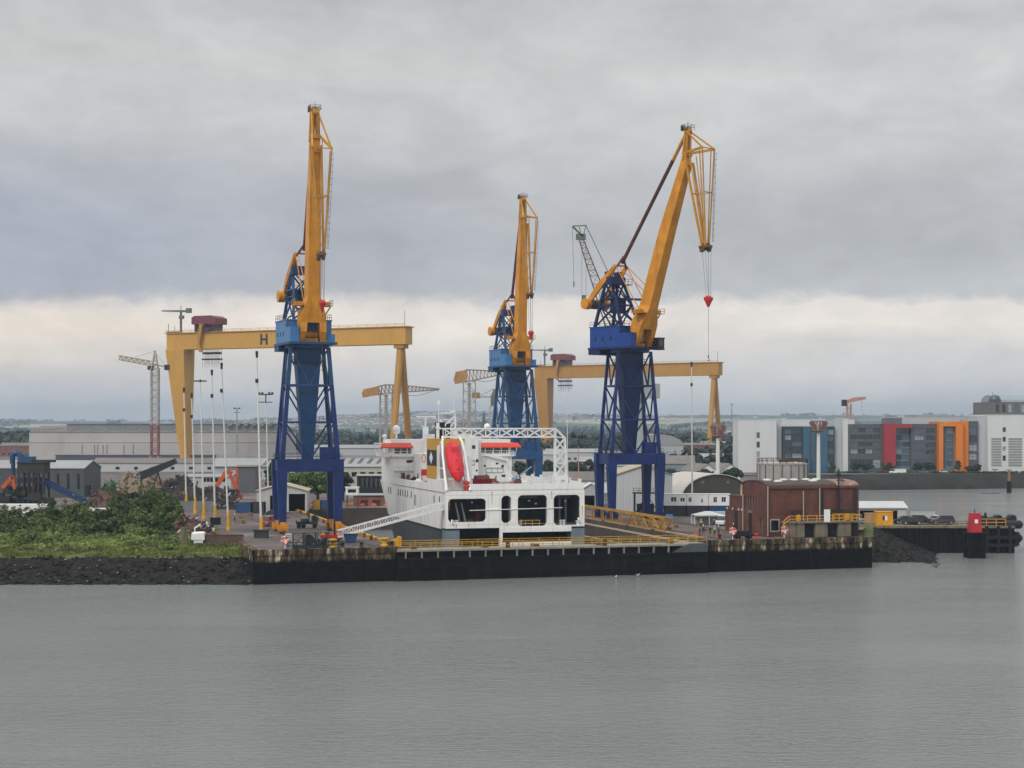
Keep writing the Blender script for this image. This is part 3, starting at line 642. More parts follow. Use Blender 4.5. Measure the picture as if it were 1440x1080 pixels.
dock_crane('left yellow and blue dock crane, nearest the water, its portal over the lorry', DW(432,327), 22, .15, royal, teal2, tealh, 1.0, topm=teal2, fz=-3.8)
dock_crane('right yellow and deep blue dock crane, seen side on, jib reaching right', DW(885,371), 42, 1.0, royal, royal2, royalh, 1.033, bogm=royal2, cabin=True, lw=.76)
dock_crane('middle yellow and steel blue dock crane standing behind the white ferry', DW(724,450), 22, .15, teal, teal2, tealh, 1.0, fz=-1.5)
# ---------- the grey level luffing crane behind the right dock crane
greyp = mat('pale_grey_paint', '#9aa2a0', .5, .15, .4, streak=.4, scol='#5b4d40', sscale=.7)
bw = mat('crane_greenish_grey', '#5d6b62', .5, .2, .5)
d0 = 440.0; base = DW(902, d0); rt = root('luffing_crane', 'slim grey luffing crane with lattice jib leaning left, behind the right dock crane', 'crane', base)
def LC(px, py, dy=0, d=d0): return W(px,py,d) + Vector((0,dy,0)) - base
q = MB(); q.lathe([(4.2,0),(4.0,1),(2.6,8),(1.6,16),(1.3,20)], n=14); q.build('pedestal', greyp, rt)
q = MB(); q.tube((0,0,20),(0,0,36),1.2,n=12); q.box((-3.5,-2.5,30),(5,2.5,34)); q.box((-2.5,-2.3,34),(3,2.3,37)); q.build('machinery_house', greyp, rt)
q = MB(); a, b = LC(866,470), LC(816,333)
q.lattice([[a+Vector((x,y,0)) for x, y in ((-2.2,-1.4),(1.6,-1.4),(1.6,1.4),(-2.2,1.4))],[a.lerp(b,.6)+Vector((x,y,0)) for x, y in ((-1.3,-.8),(1.0,-.8),(1.0,.8),(-1.3,.8))],[b+Vector((x,y,0)) for x, y in ((-.6,-.5),(.6,-.5),(.6,.5),(-.6,.5))]],.24,.1,7); q.build('lattice_jib', mat('jib_rust_grey','#7d655c',.6,.25,.5), rt)
q = MB(); c, e = LC(805,318), LC(824,317)
for y in (-.5,.5): q.beam(c+Vector((0,y,0)), e+Vector((0,y,0)), .16); q.beam(c+Vector((0,y,0)), b+Vector((.8,y,0)), .4); q.beam(e+Vector((0,y,0)), b+Vector((.8,y,0)), .2); q.beam(c.lerp(e,.5)+Vector((0,y,0)), b+Vector((.3,y,0)), .14)
q.box(b-Vector((1.2,.7,.8)), b+Vector((1.5,.7,.8))); q.build('jib_head', bw, rt)
q = MB()
for y in (-.6,.6): q.tube(e+Vector((0,y,0)), LC(880,435,y), .05, n=4)
q.tube(c+Vector((0,0,0)), LC(807,395), .05, n=4); q.tube(LC(818,335,-.4), LC(818,416,-.4), .04, n=4); q.tube(LC(824,335,-.4), LC(824,416,-.4), .04, n=4); q.build('wire_ropes', cable, rt)
q = MB(); h = LC(821,421); q.box(h-Vector((.6,.4,1.0)), h+Vector((.6,.4,1.2))); q.tube(h-Vector((0,0,1)), h-Vector((0,0,2.0)), .35, .1); hk = LC(807,396); q.build('hook_block', bw, rt); q = MB(); q.tube(hk, hk-Vector((0,0,1.6)), .2, .12); q.build('small_hook', bw, rt)
# ---------- gantry cranes
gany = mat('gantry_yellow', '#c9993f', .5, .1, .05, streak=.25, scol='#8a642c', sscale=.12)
ganyd = mat('gantry_yellow_deep', '#b5842f', .5, .12, .05, streak=.3, scol='#7a5426', sscale=.12)  # deeper yellow paint for pipe legs, bogies, fittings and the far gantry
trol = mat('trolley_maroon', '#74353c', .55, .15, .2)
rosem = mat('faded_pink_paint', '#b98a80', .6, .2, .3)
def gantry(label, L_, R_, ztop, depth, legtop, legbot, letters=None, sc=1.0, gm=None, trolf=.12):
    gm = gm or gany
    L_, R_ = Vector(L_), Vector(R_); v = R_-L_; span = v.length; rz = math.atan2(v.y, v.x); zt = ztop-GZ; wb = 8.0
    rt = root('gantry_crane', label, 'crane', (L_.x,L_.y,GZ), rz)
    q = MB(); q.box((0,-wb/2,zt-depth),(span,wb/2,zt))
    for x in range(10, int(span), 12): q.box((x,-wb/2-.06,zt-depth+.1),(x+.35,-wb/2-.003,zt-.1))
    q.box((-1,-wb/2-.8,zt),(span+1,wb/2+.8,zt+.5)); bm_ = q.build('main_beam', gm, rt)
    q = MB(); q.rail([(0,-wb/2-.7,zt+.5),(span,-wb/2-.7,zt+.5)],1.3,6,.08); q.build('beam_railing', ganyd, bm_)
    q = MB()
    q.loft([[(legbot[0],-2.4,0),(legbot[1],-2.4,0),(legbot[1],2.4,0),(legbot[0],2.4,0)],[(legtop[0],-5.5,zt-depth-.01),(legtop[1],-5.5,zt-depth-.01),(legtop[1],5.5,zt-depth-.01),(legtop[0],5.5,zt-depth-.01)]])
    for z in (.25,.55,.8):
        x0 = legbot[0]+(legtop[0]-legbot[0])*z; x1 = legbot[1]+(legtop[1]-legbot[1])*z; y0 = 2.4+3.1*z+.06
        q.box((x0+.2,-y0,zt*z*.88),(x1-.2,y0,zt*z*.88+.4))
    lg = q.build('box_leg', gm, rt)
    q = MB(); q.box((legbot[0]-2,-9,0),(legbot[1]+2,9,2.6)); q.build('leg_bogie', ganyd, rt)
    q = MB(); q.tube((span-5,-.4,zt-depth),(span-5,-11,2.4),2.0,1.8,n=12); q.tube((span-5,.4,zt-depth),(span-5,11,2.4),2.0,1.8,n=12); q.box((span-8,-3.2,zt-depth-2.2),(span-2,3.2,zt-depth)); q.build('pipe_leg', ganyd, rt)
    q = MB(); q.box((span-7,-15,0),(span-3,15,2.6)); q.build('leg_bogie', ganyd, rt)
    # trolley
    tx = span*trolf
    q = MB(); q.prism([(tx,-6,zt+5),(tx+17,-6,zt+5),(tx+17,-6,zt+8.5),(tx+14,-6,zt+10),(tx+2,-6,zt+10),(tx,-6,zt+9)],(0,12,0)); tr = q.build('trolley', trol, rt)
    q = MB()
    for x in (2,8,14): q.box((tx+x-.6,-5,zt+.6),(tx+x+.6,5,zt+5.2))
    q.box((tx+4,-5.6,zt+.6),(tx+12,5.6,zt+3)); q.rail([(tx+13,-6,zt+.6),(tx+19,-6,zt+.6)],4,3,.15); q.build('trolley_frame', mat('trolley_dark','#4a3036',.6,.2,.3), tr)
    q = MB(); q.loft([[(tx+6.2,-wb/2-3.0,zt+5),(tx+8.6,-wb/2-3.0,zt+5),(tx+8.6,-wb/2-1.4,zt+5),(tx+6.2,-wb/2-1.4,zt+5)],[(tx+4.2,-wb/2-2.6,zt-7),(tx+6,-wb/2-2.6,zt-7),(tx+6,-wb/2-1.4,zt-7),(tx+4.2,-wb/2-1.4,zt-7)],[(tx+6.0,-wb/2-2.6,zt-depth-2),(tx+8,-wb/2-2.6,zt-depth-2),(tx+8,-wb/2-1.4,zt-depth-2),(tx+6.0,-wb/2-1.4,zt-depth-2)]]); q.build('trolley_arm', ganyd, tr)
    q = MB()
    for x0 in (tx+5, tx+11.5):
        q.box((x0,-2,zt-depth-3.0),(x0+4.5,2,zt-depth-1.8)); q.box((x0-.6,-2,zt-depth-6.4),(x0+5.1,2,zt-depth-5.6))
        for x in (0,1.5,3,4.5): q.beam((x0+x,-1.6,zt-depth-.2),(x0+x,-1.6,zt-depth-11),.14); q.beam((x0+x,1.6,zt-depth-.2),(x0+x,1.6,zt-depth-9),.14)
    q.build('hoist_gear', darkm, tr)
    # small crane standing on the beam
    x0 = 7.5
    q = MB(); q.tube((x0,0,zt+.5),(x0,0,zt+13),.7,n=8); q.box((x0-.9,-.9,zt+9),(x0+1.8,.9,zt+11)); q.beam((x0+5.5,0,zt+13.4),(x0-14,0,zt+14.2),.9,1.4,.7,.7); q.box((x0+4.2,-1,zt+12.4),(x0+7.2,1,zt+15.2)); q.beam((x0,0,zt+13),(x0,0,zt+17),.3); q.build('service_crane', bw, rt)
    q = MB(); q.box((-1,-2.5,zt+.5),(5,2.5,zt+1.5)); q.beam((.2,-2.4,zt+.5),(.2,-2.4,zt+6),.25); q.beam((4.8,-2.4,zt+.5),(4.8,-2.4,zt+5),.2); q2 = MB(); q2.beam((span-1,-3,zt+.5),(span-1,-3,zt+9),.2); q2.build('aerial', brownm, rt); q.build('beam_fittings', brownm, rt)
    if letters:
        q = MB()
        for kind, x in letters:
            y0, y1 = -wb/2-.10, -wb/2-.062; z0, z1 = zt-depth+1.6, zt-1.7; lw = 5.0
            if kind == 'H':
                q.box((x,y0,z0),(x+1.3,y1,z1)); q.box((x+lw-1.3,y0,z0),(x+lw,y1,z1)); q.box((x+1.3,y0,(z0+z1)/2-.6),(x+lw-1.3,y1,(z0+z1)/2+.6))
            else:
                for a, b in ((0,.28),(.28,.5),(.5,.72),(.72,1)):
                    zz = (z1,z0) if a in (0,.5) else (z0,z1)
                    q.beam((x+a*lw*1.5,y0+.02,zz[0]),(x+b*lw*1.5,y0+.02,zz[1]),1.2,.04,side=(1,0,0))
        q.build('letters', darkm, bm_)
    return rt
gL, gR = (gx(240,940),940), (gx(575,873),873)
gantry('near yellow shipyard gantry crane bearing a black letter H, maroon trolley on its left end', gL, gR, 28+130*940/F, 9.6, (0.2,13.5), (9.3,13.6), [('H',66.5),('W',82)])
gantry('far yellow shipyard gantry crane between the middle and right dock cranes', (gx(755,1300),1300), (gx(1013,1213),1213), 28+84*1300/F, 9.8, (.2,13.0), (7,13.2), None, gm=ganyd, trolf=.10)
# ---------- hammerhead and tower cranes
hamm = mat('hammerhead_steel', '#8a7a62', .7, .2, .2, streak=.4, scol='#6a4a30', sscale=.3)
hamh = mat('hammerhead_house', '#b08343', .6, .2, .3, streak=.5, scol='#6a4a30', sscale=.3)
towm = mat('tower_pale', '#a8a49c', .6, .2, .2, streak=.4, scol='#7a5648', sscale=.3)
def hammerhead(label, px, d, w, py_bot, xl, xr, py_l, py_r, hump, py_hump, house, tw2=None):
    b = DW(px, d); rt = root('hammerhead_crane', label, 'crane', b, 0, 'old hammerhead cranes'); s = d/F
    P = lambda x, y, dy=0: Vector(((x-px)*s, dy, (HY-y)*s + CAMZ - GZ))
    zt = P(px, py_bot).z; h = w*s/2
    q = MB(); q.lattice([[(x*h,y*h,z) for x, y in ((-1,-1),(1,-1),(1,1),(-1,1))] for z in (0,zt*.5,zt)], .55, .3, 4); q.box((-h*.25,-h*.25,0),(h*.25,h*.25,zt*.98)); q.build('lattice_tower', tw2 or towm, rt)
    q = MB(); hz = P(px,py_bot).z
    top = lambda x: interp([(xl,py_l-5),(hump-18,py_hump+4),(hump,py_hump),(hump+25,py_hump+1),(xr,py_r)], x)
    bot = lambda x: interp([(xl,py_l+6),(px,py_bot),(xr,py_r+1.2)], x)
    n = int((xr-house[1])/5); xs = [house[1]-2+(xr-house[1]+2)*i/n for i in range(n+1)]
    for yy in (-2.2,2.2):
        for i in range(n):
            a, c = xs[i], xs[i+1]
            q.beam(P(a,top(a),yy),P(c,top(c),yy),.65); q.beam(P(a,bot(a),yy),P(c,bot(c),yy),.65); q.beam(P(a,bot(a),yy),P(a,top(a),yy),.4)
            q.beam(P(a,top(a),yy),P(c,bot(c),yy),.35)
    for i in range(n+1): q.beam(P(xs[i],bot(xs[i]),-2.2),P(xs[i],bot(xs[i]),2.2),.4)
    q.beam(P(xr,py_r,-2.2),P(xr,py_r,2.2),.8); q.build('truss_jib', hamm, rt)
    q = MB(); q.prism([P(house[0],py_l,-3),P(house[0]+2,py_l+6,-3),P(house[1],bot(house[1]),-3),P(house[1],top(house[1]),-3),P(house[0]+3,top(house[0]+3),-3)],(0,6,0)); q.build('machinery_house', hamh, rt)
    q = MB(); pts = [P(px+(xr-px)*(.2+.7*i/8), bot(px+(xr-px)*(.2+.7*i/8))+5*math.sin(math.pi*i/8)+1) for i in range(9)]; q.path(pts,.14,4); q.build('slack_cable', cable, rt)
    return rt
hammerhead('pale hammerhead crane with long humped truss jib, just behind the gantry legs', 543, 1010, 17, 553, 509, 617, 553, 547, 543, 541, (509,533))
hammerhead('brown hammerhead crane rising behind the ship bridge, its jib running behind the middle dock crane', 660, 980, 17, 536, 638, 712, 534, 524, 655, 520, (638,657))
b = DW(694,1000); rt = root('jib_crane', 'small white tower crane with brown cab, close left of the middle dock crane', 'crane', b); s = 1000/F; P = lambda x, y, dy=0: Vector(((x-694)*s, dy, (HY-y)*s+CAMZ-GZ))
q = MB(); h = 2.4; q.lattice([[(x*h,y*h,z) for x, y in ((-1,-1),(1,-1),(1,1),(-1,1))] for z in (0,P(0,572).z)], .7, .35, 7); q.build('lattice_tower', mat('tower_white','#c9cbc9',.5,.1), rt)
q = MB(); q.box(P(690,571,-2.5),P(699,556,2.5)); q.prism([P(691,556,-2),P(699,556,-2),P(699,547,-2),P(694,547,-2)],(0,4,0)); q.build('cab', hamm, rt)
q = MB()
for y in (-1,1): q.beam(P(664,558,y),P(716,558.5,y),.5); q.beam(P(676,556,y),P(694,547,y),.25); q.beam(P(699,547,y),P(712,557,y),.25)
q.build('jib', hamm, rt)
q = MB(); q.box(P(664,560,-2.2),P(675,552,2.2)); q.build('counterweight', hamh, rt)
# tower crane far left
d = 800.0; b = DW(218,d); rt = root('tower_crane', 'white and red lattice tower crane in front of the long grey hall', 'crane', b); s = d/F; P = lambda x, y, dy=0: Vector(((x-218)*s, dy, (HY-y)*s+CAMZ-GZ))
h = 1.8; zt = P(0,518).z; zm = P(0,598).z
q = MB(); q.lattice([[(x*h,y*h,z) for x, y in ((-1,-1),(1,-1),(1,1),(-1,1))] for z in (zm,(zm+zt)/2,zt)], .5, .26, 8); tw = q.build('tower', towm, rt)
q = MB(); q.lattice([[(x*h,y*h,z) for x, y in ((-1,-1),(1,-1),(1,1),(-1,1))] for z in (5,zm)], .5, .26, 7); q.build('tower_base', mat('tower_red','#8a4a45',.6,.2), rt)
q = MB()
for sx in (-1,1):
    for sy in (-1,1): q.beam((sx*4.2,sy*4.2,0),(sx*h,sy*h,7),.5)
q.build('splayed_legs', towm, rt)
q = MB(); q.lattice([[P(214,515,-1),P(214,515,1),P(214,508,1),P(214,508,-1)],[P(168,506,-1),P(168,506,1),P(168,500,1),P(168,500,-1)]],.42,.2,12); q.beam(P(214,512,0),P(237,516.5,0),1.0,.7); q.build('jib', mat('jib_cream','#a89a7c',.6,.2), rt)
q = MB(); q.box(P(232,520.5,-1.6),P(238,513,1.6)); q.box(P(208,520,-1.3),P(216,515,1.3)); q.build('counterweight', darkm, rt)
q = MB(); q.lattice([[(x*1.5,y*1.2,P(0,518).z) for x, y in ((-1,-1),(1,-1),(1,1),(-1,1))],[(x*.2,y*.2,P(0,493).z) for x, y in ((-1,-1),(1,-1),(1,1),(-1,1))]],.4,.2,4)
q.beam(P(217,494),P(190,502),.16); q.beam(P(217,494),P(232,513),.16); q.build('apex_frame', towm, rt)
# pink crane over the offices
d = 1000.0; b = DW(1194,d); rt = root('slewing_crane', 'pale pink crane with stubby jib poking up behind the offices', 'crane', b); s = d/F; P = lambda x, y, dy=0: Vector(((x-1194)*s, dy, (HY-y)*s+CAMZ-GZ))
q = MB(); q.lattice([[(x*1.2,y*1.2,z) for x, y in ((-1,-1),(1,-1),(1,1),(-1,1))] for z in (0,P(0,568).z)], .5, .25, 8); q.build('tower', rosem, rt)
q = MB(); q.prism([P(1188,568,-1.2),P(1205,564,-1.2),P(1217,561.5,-1.2),P(1217,558,-1.2),P(1200,559,-1.2),P(1190,563,-1.2)],(0,2.4,0)); q.build('jib', rosem, rt)
q = MB(); q.box(P(1184,571,-1.8),P(1190,562,1.8)); q.build('counterweight', darkm, rt)
q = MB(); q.tube(P(1212,561),P(1212,580),.08,n=4); q.build('hoist_rope', cable, rt)
# ---------- lighting masts
polew = mat('mast_white', '#d8d8d2', .4, .08, .3); poley = mat('mast_yellow', '#d8a52c', .45, .15, .5)
def mast(label, px, pyb, pxt, pyt, head='lamp', r=.24, ybase=True, d=None, z0=GZ, mt=None):
    d = d or gd(pyb, z0); b = Vector((gx(px,d), d, z0)); s = d/F; t = Vector(((pxt-px)*s, 0, (pyb-pyt)*s))
    rt = root('light_mast', label, 'light mast', b, 0, 'tall lighting masts round the dock')
    q = MB(); q.tube((0,0,0), t, r, r*.55, n=8); q.build('pole', mt or polew, rt)
    if ybase: q = MB(); q.lathe([(.5,0),(.5,.5),(.42,.7),(r+.06,4.0),(r+.03,4.2)], n=12); q.build('base_cone', poley, rt)
    q = MB()
    if head == 'lamp': q.tube(t, t+Vector((0,0,1.3)), .22, .3, n=8); q2 = MB(); q2.beam(t+Vector((0,0,-5)), t+Vector((0,0,-4.2)), .55); q2.build('collar', darkm, rt)
    elif head == 'tee': q.beam(t+Vector((-1.5,0,.2)), t+Vector((1.5,0,.2)), .5, .3); q.beam(t, t+Vector((0,0,.6)), .3)
    elif head == 'bars':
        q.beam(t+Vector((0,0,-2.6)), t+Vector((0,0,.1)), .3)
        for z in (-.2,-2.4): q.beam(t+Vector((-2.0,0,z)), t+Vector((2.0,0,z)), .25)
        for x in (-1.9,-1.0,1.0,1.9): q.box(t+Vector((x-.3,-.3,-.1)), t+Vector((x+.3,.3,.5)))
    elif head == 'antenna': q.beam(t, t+Vector((0,0,3)), .08)
    q.build('lamp_head', darkm, rt); return rt
mast('leftmost thin white mast with yellow foot, before the gantry box leg', 262,716,258.6,552)
mast('white mast with yellow foot along the right edge of the gantry box leg', 274.5,722,269.5,560,)
mast('white mast with small T shaped head and yellow foot', 286.7,730,281.6,537,'tee')
mast('white mast with yellow foot on a square black plinth, left of the orange grab', 302.5,737,298,528)
mast('leaning mast with yellow foot, passing in front of the orange machine', 321.5,746,311.6,519)
mast('tallest and nearest white mast with yellow foot, on a dark plinth at the quay corner', 367.5,756,361.2,503)
mast('white mast rising behind the small gabled shed, left of the left dock crane', 377.5,706,373.8,554,'bars',ybase=False)
mast('white mast with yellow foot standing right of the right dock crane by the white cabins', 973.5,719,972.5,516)
mast('thin white mast with antenna top right of the ship lattice arch', 799,712,797,546,'antenna',r=.16,ybase=False)
mast('short rusty lamp post with crossbar lamps right of the ship lattice arch', 813.5,712,813.5,614,'bars',r=.2,ybase=False,mt=rosem)
mast('grey lattice floodlight mast standing in front of the long hall roof', 333.5,650,333,574,'bars',d=960.0,r=.6,ybase=False,mt=greyp)
mast('lone grey mast on the skyline left of the white office block', 1029,636,1029,566,'tee',d=1250.0,r=.5,ybase=False,mt=greyp)
def platmast(label, px, pyb, d, pyt, wpx, z0=GZ):
    b = Vector((gx(px,d), d, z0)); s = d/F; h = (HY-pyt)*s+CAMZ-z0; w_ = wpx*s/2
    rt = root('beacon_column', label, 'column', b, 0, 'white columns with flared platforms'); q = MB(); q.tube((0,0,0),(0,0,h),.75 if wpx<40 else .62,.55,n=14); q.build('column', polew, rt)
    q = MB(); q.lathe([(.5,h-3),(w_*.8,h-2.2),(w_*.8,h-1.9),(.4,h-1.9)], n=16)
    for i in range(8):
        t = i*math.pi/4; q.beam((w_*.5*math.cos(t),w_*.5*math.sin(t),h-2),(w_*math.cos(t),w_*math.sin(t),h+.9),.5,.9)
    q.lathe([(w_*.75,h+.9),(w_*1.0,h+.9),(w_*1.0,h+1.4),(w_*.75,h+1.4)], n=16); q.build('flared_platform', mat('platform_brown','#8d6b62',.6,.25,.8), rt)
platmast('white column with flared brown platform rising behind the white cabins', 1009.5, 697, 500, 603, 20)
platmast('white column with wide flared platform rising beside the tank, before the blue glass front', 1151, 676, 560, 597, 24)
# ---------- the white ferry in the dry dock
shw = mat('ship_white', '#eaeae8', .4, .06, .15, streak=.5, scol='#a08a76', sscale=.9, sz=.05)
shw2 = mat('ship_white_clean', '#f2f1ef', .4, .04, .3, streak=.3, scol='#b09c88', sscale=1.1, sz=.05)
shd = mat('ship_dark_hull', '#4a4f52', .5, .15, .2, streak=.4, scol='#33312f', sscale=.5)
shg = mat('ship_grey_blue', '#71808c', .5, .12, .3, streak=.3, scol='#46505a')
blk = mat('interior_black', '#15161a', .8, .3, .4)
deckm = mat('ship_deck', '#79807c', .7, .2, .4)
redo = mat('eave_red', '#d9452f', .4, .06)
lbred = mat('lifeboat_red', '#d3202c', .35, .08, .5)
yel = mat('funnel_yellow', '#c8962a', .45, .1, .4)
whp = mat('fitting_white', '#e9eaea', .4, .05, .4)
ship = root('ferry', 'white ferry with open stern bays, red lifeboat and lattice arch, lying in the dry dock', 'ferry', (.8,308.9,0), A16)
HB_ = 14.25
def hb(y, z):
    e = interp([(-5,84),(0,86),(7.8,89),(15.4,92)], z); s = interp([(-5,34),(0,40),(7.8,50),(15.4,62)], z); f = interp([(-5,.86),(0,.96),(7.8,1),(15.4,1)], z)
    if y <= s: return HB_*f
    t = min(1,(y-s)/(e-s)); return max(.05, HB_*f*(1-t*t)**.8 if t < 1 else .05)
ys = [0,10,20,30,38,44,50,55,60,64,68,72,76,80,84,87,89.5,91.5]
def strake(zs, m):
    q = MB(); k = len(zs)
    for sx in (-1,1):
        V = [(sx*hb(y,z), y, z) for y in ys for z in zs]
        q.add(V, [(i*k+a,(i+1)*k+a,(i+1)*k+a+1,i*k+a+1) for i in range(len(ys)-1) for a in range(k-1)])
    return q
q = strake([-6,-4,0,4,7.3], 0); q.box((-13,0.6,-6),(13,60,-5.9)); q.build('hull_bottom', shd, ship)
q = strake([7.3,7.8], 0); q.build('boot_stripe', mat('stripe_dark','#1d2a2b',.5,.1), ship)
q = strake([7.8,9.5,11.5,13.5,15.4], 0); hs = q.build('hull_side', shw, ship)
q = MB(); q.box((-14.36,.2,15.0),(-14.25,51,15.12)); q.box((14.25,.2,15.0),(14.36,51,15.12)); q.build('rubbing_strake', mat('strake_grey','#8f9496',.5,.1), hs)
q = MB(); V = []
for y in ys: V += [(-hb(y,15.4)+.02,y,15.38),(hb(y,15.4)-.02,y,15.38)]
q.add(V, [(2*i,2*i+1,2*i+3,2*i+2) for i in range(len(ys)-1)]); q.build('weather_deck', deckm, ship)
for L_ in (56,53.3,45,42.5,40,37.6,35,31.5,10,5.2):
    q = MB(); x = -hb(L_,13.6); q.box((x-.05,L_-.28,12.7),(x+.05,L_+.28,14.2)); q.build('side_slot', blk, hs)
q = MB(); q.box((-14.3,26.6,11.4),(-14.2,28.6,13.6)); q.build('side_grille', mat('grille_grey','#a3a6a6',.6,.2,3), hs)
for L_ in (46,43.5,38.7,36.2,33.2,22,18):
    q = MB(); q.box((-14.33,L_-.07,8.4),(-14.24,L_+.07,13.2)); q.build('side_rib', mat('rib_grey','#b9bcbd',.6,.1), hs)
# stern plate with its mooring bays
holes = [(.45,8.15,1.2,5.8),(11.25,13.3,.9,6.3),(14.62,20.75,.2,6.35),(22.05,27.6,.3,6.3)]
q = MB(); q.wall((-HB_,0,8.1),(1,0,0),2*HB_,7.3,holes,.7)
for a, b, c, d_ in holes:      # rounded corners
    r_ = .9
    for cx, cz, sx, sz in ((a,c,1,1),(b,c,-1,1),(a,d_,1,-1),(b,d_,-1,-1)):
        X0, Z0 = -HB_+cx, 8.1+cz
        pts = [(X0,0,Z0)] + [(X0+sx*r_*(1-math.sin(i*math.pi/10)),0,Z0+sz*r_*(1-math.cos(i*math.pi/10))) for i in range(6)]
        q.prism([Vector(p)+Vector((0,.004,0)) for p in pts],(0,.6,0))
st = q.build('stern_plate', shw2, ship)
q = MB(); q.box((-13.9,.75,15.05),(13.9,14,15.1)); q.box((-13.9,14,8.0),(13.9,14.1,15.05)); q.box((-13.9,.75,7.9),(13.9,14,8.0)); q.box((-14,.75,8),(-13.9,14,15.05)); q.box((13.9,.75,8),(14,14,15.05)); q.build('mooring_deck_lining', mat('bay_grey','#50565a',.8,.2,.4), ship)
bayp = mat('bay_pale','#8d9292',.6,.2)
for x in (-3.4,-.6,7.2): q = MB(); q.box((x-.2,2.5,8),(x+.2,3,15)); q.build('inner_column', bayp, ship)
for x in (9.2,10.6,11.9): q = MB(); q.tube((x,5,8),(x,5,15),.25,n=8); q.build('inner_column', bayp, ship)
for x in (-10.5,-9.3): q = MB(); q.beam((x,3,8.1),(x-1.1,3,13),.35,.2); q.build('inner_ladder', bayp, ship)
for x in (-8.9,3.2,8.8): q = MB(); q.tube((x-.8,3.8,8.9),(x+.8,3.8,8.9),.75,n=12); q.box((x-1.1,3.2,8),(x-.8,4.4,9.6)); q.box((x+.8,3.2,8),(x+1.1,4.4,9.6)); q.build('mooring_winch', brownm if x < 0 else darkm, ship)
q = MB(); q.box((-7.3,4,9),(-6.2,4.6,12.3)); q.build('red_locker', maroon, ship)
q = MB(); q.beam((-9.5,-.08,11.6),(9.6,-.08,11.9),.14); q.build('mooring_line', whp, ship)
q = MB(); q.rail([(.8,1.2,8.1),(5.2,1.2,8.1)],1.3,1.4,.06); q.build('bay_railing', yel, ship)
for x in (-13,13): q = MB(); q.lathe([(.25,0),(.3,.6),(.5,.7),(.5,.8)],(x,.5,8.4),10); q.tube((x-.1,-.02,9.3),(x+.1,-.05,9.35),.55,n=14); q.build('fairlead', whp, ship)
for x, z in ((-11.9,9.6),(-7.0,9.2),(1.2,9.4),(10.2,9.3)):
    for dx in (-.35,.35): q = MB(); q.lathe([(.3,8.0-z+1.2),(.24,9.0-z+1.0),(.36,z-8.0),(0,z-7.9)],(x+dx,2.0,8.0),10); q.build('bollard', whp, ship)
for x0, x1, z in ((-13.4,-6.4,14.2),(.6,6.2,14.4),(8,13.2,14.3)): q = MB(); q.tube((x0,4,z),(x1,4,z),.14,n=6); q.tube((x0,6,z-.6),(x1,6,z-.6),.2,n=6); q.build('bay_pipe', bayp, ship)
for x, z in ((3.6,13.2),(5.0,12.6),(-8.2,13.0),(11.2,13.0)): q = MB(); q.box((x-.2,3.0,z-.15),(x+.2,3.2,z+.15)); q.build('bay_lamp', whp, ship)
seam = mat('plate_seam','#bdb8b0',.5,.1)
for z in (14.55,8.75): q = MB(); q.box((-14.2,-.006,z),(14.2,-.001,z+.05)); q.build('plate_seam', seam, st)
for x in (-5.7,-3.3,6.9): q = MB(); q.box((x,-.006,8.2),(x+.05,-.001,14.5)); q.build('plate_seam', seam, st)
rg = random.Random(91); rst = mat('rust_run','#a4795a',.7,.3,2.0)
for x, z, l in ((-13.6,13.8,2.2),(-9.8,9.0,.9),(-5.0,15.2,2.6),(-1.9,8.9,.7),(3.2,8.2,.35),(7.3,15.2,1.6),(13.7,12.2,3.0),(-12.2,8.9,.7),(9.6,8.3,.4)): q = MB(); q.add([(x,-.012,z),(x+.16,-.012,z),(x+.1,-.012,z-l),(x+.05,-.012,z-l)],[(0,1,2,3)]); q.build('rust_streak', rst, st)
# lower stern: grey corners, door opening, ramp
for x0, x1 in ((-HB_,-11.5),(11.5,HB_)): q = MB(); q.box((x0,0,-6),(x1,3,7.75)); q.build('stern_corner', shg, ship)
q = MB(); q.box((-HB_-.03,-.04,7.75),(-11.3,3.1,8.1)); q.box((11.3,-.04,7.75),(HB_+.03,3.1,8.1)); q.build('stern_band', mat('stripe_dark','#1d2a2b'), ship)
q = MB(); q.box((-11.5,8,-6),(11.5,8.2,8)); q.box((-11.5,2,-.5),(11.5,8,-.3)); q.build('stern_door_recess', blk, ship)
q = MB(); q.box((-3.35,-.05,1),(-2.75,.5,8.1)); q.box((-2.75,-.05,7.15),(11.5,.4,8.1)); q.box((-2.75,.05,1),(11.5,.3,5.2)); q.build('stern_ramp', shw2, ship)
# bulwark along the stern and the sides
q = MB(); q.box((-9.6,.02,15.55),(14.1,.22,16.75)); q.box((-9.6,.1,15.4),(14.1,.2,15.55)); q.box((-.2,-.03,15.5),(-.05,.02,16.75)); q.build('bulwark', shw2, ship)
q = MB(); q.box((-14.25,16,15.4),(-14.1,51,16.5)); q.build('bulwark', shw, ship)
q = MB()
for i in range(22): y = 2+i*2.2; q.box((14.0,y,15.4),(14.25,y+1.5,17.0 if i % 3 else 17.5))
q.box((14.05,1,15.4),(14.2,51,16.2)); q.build('bulwark', shw, ship)
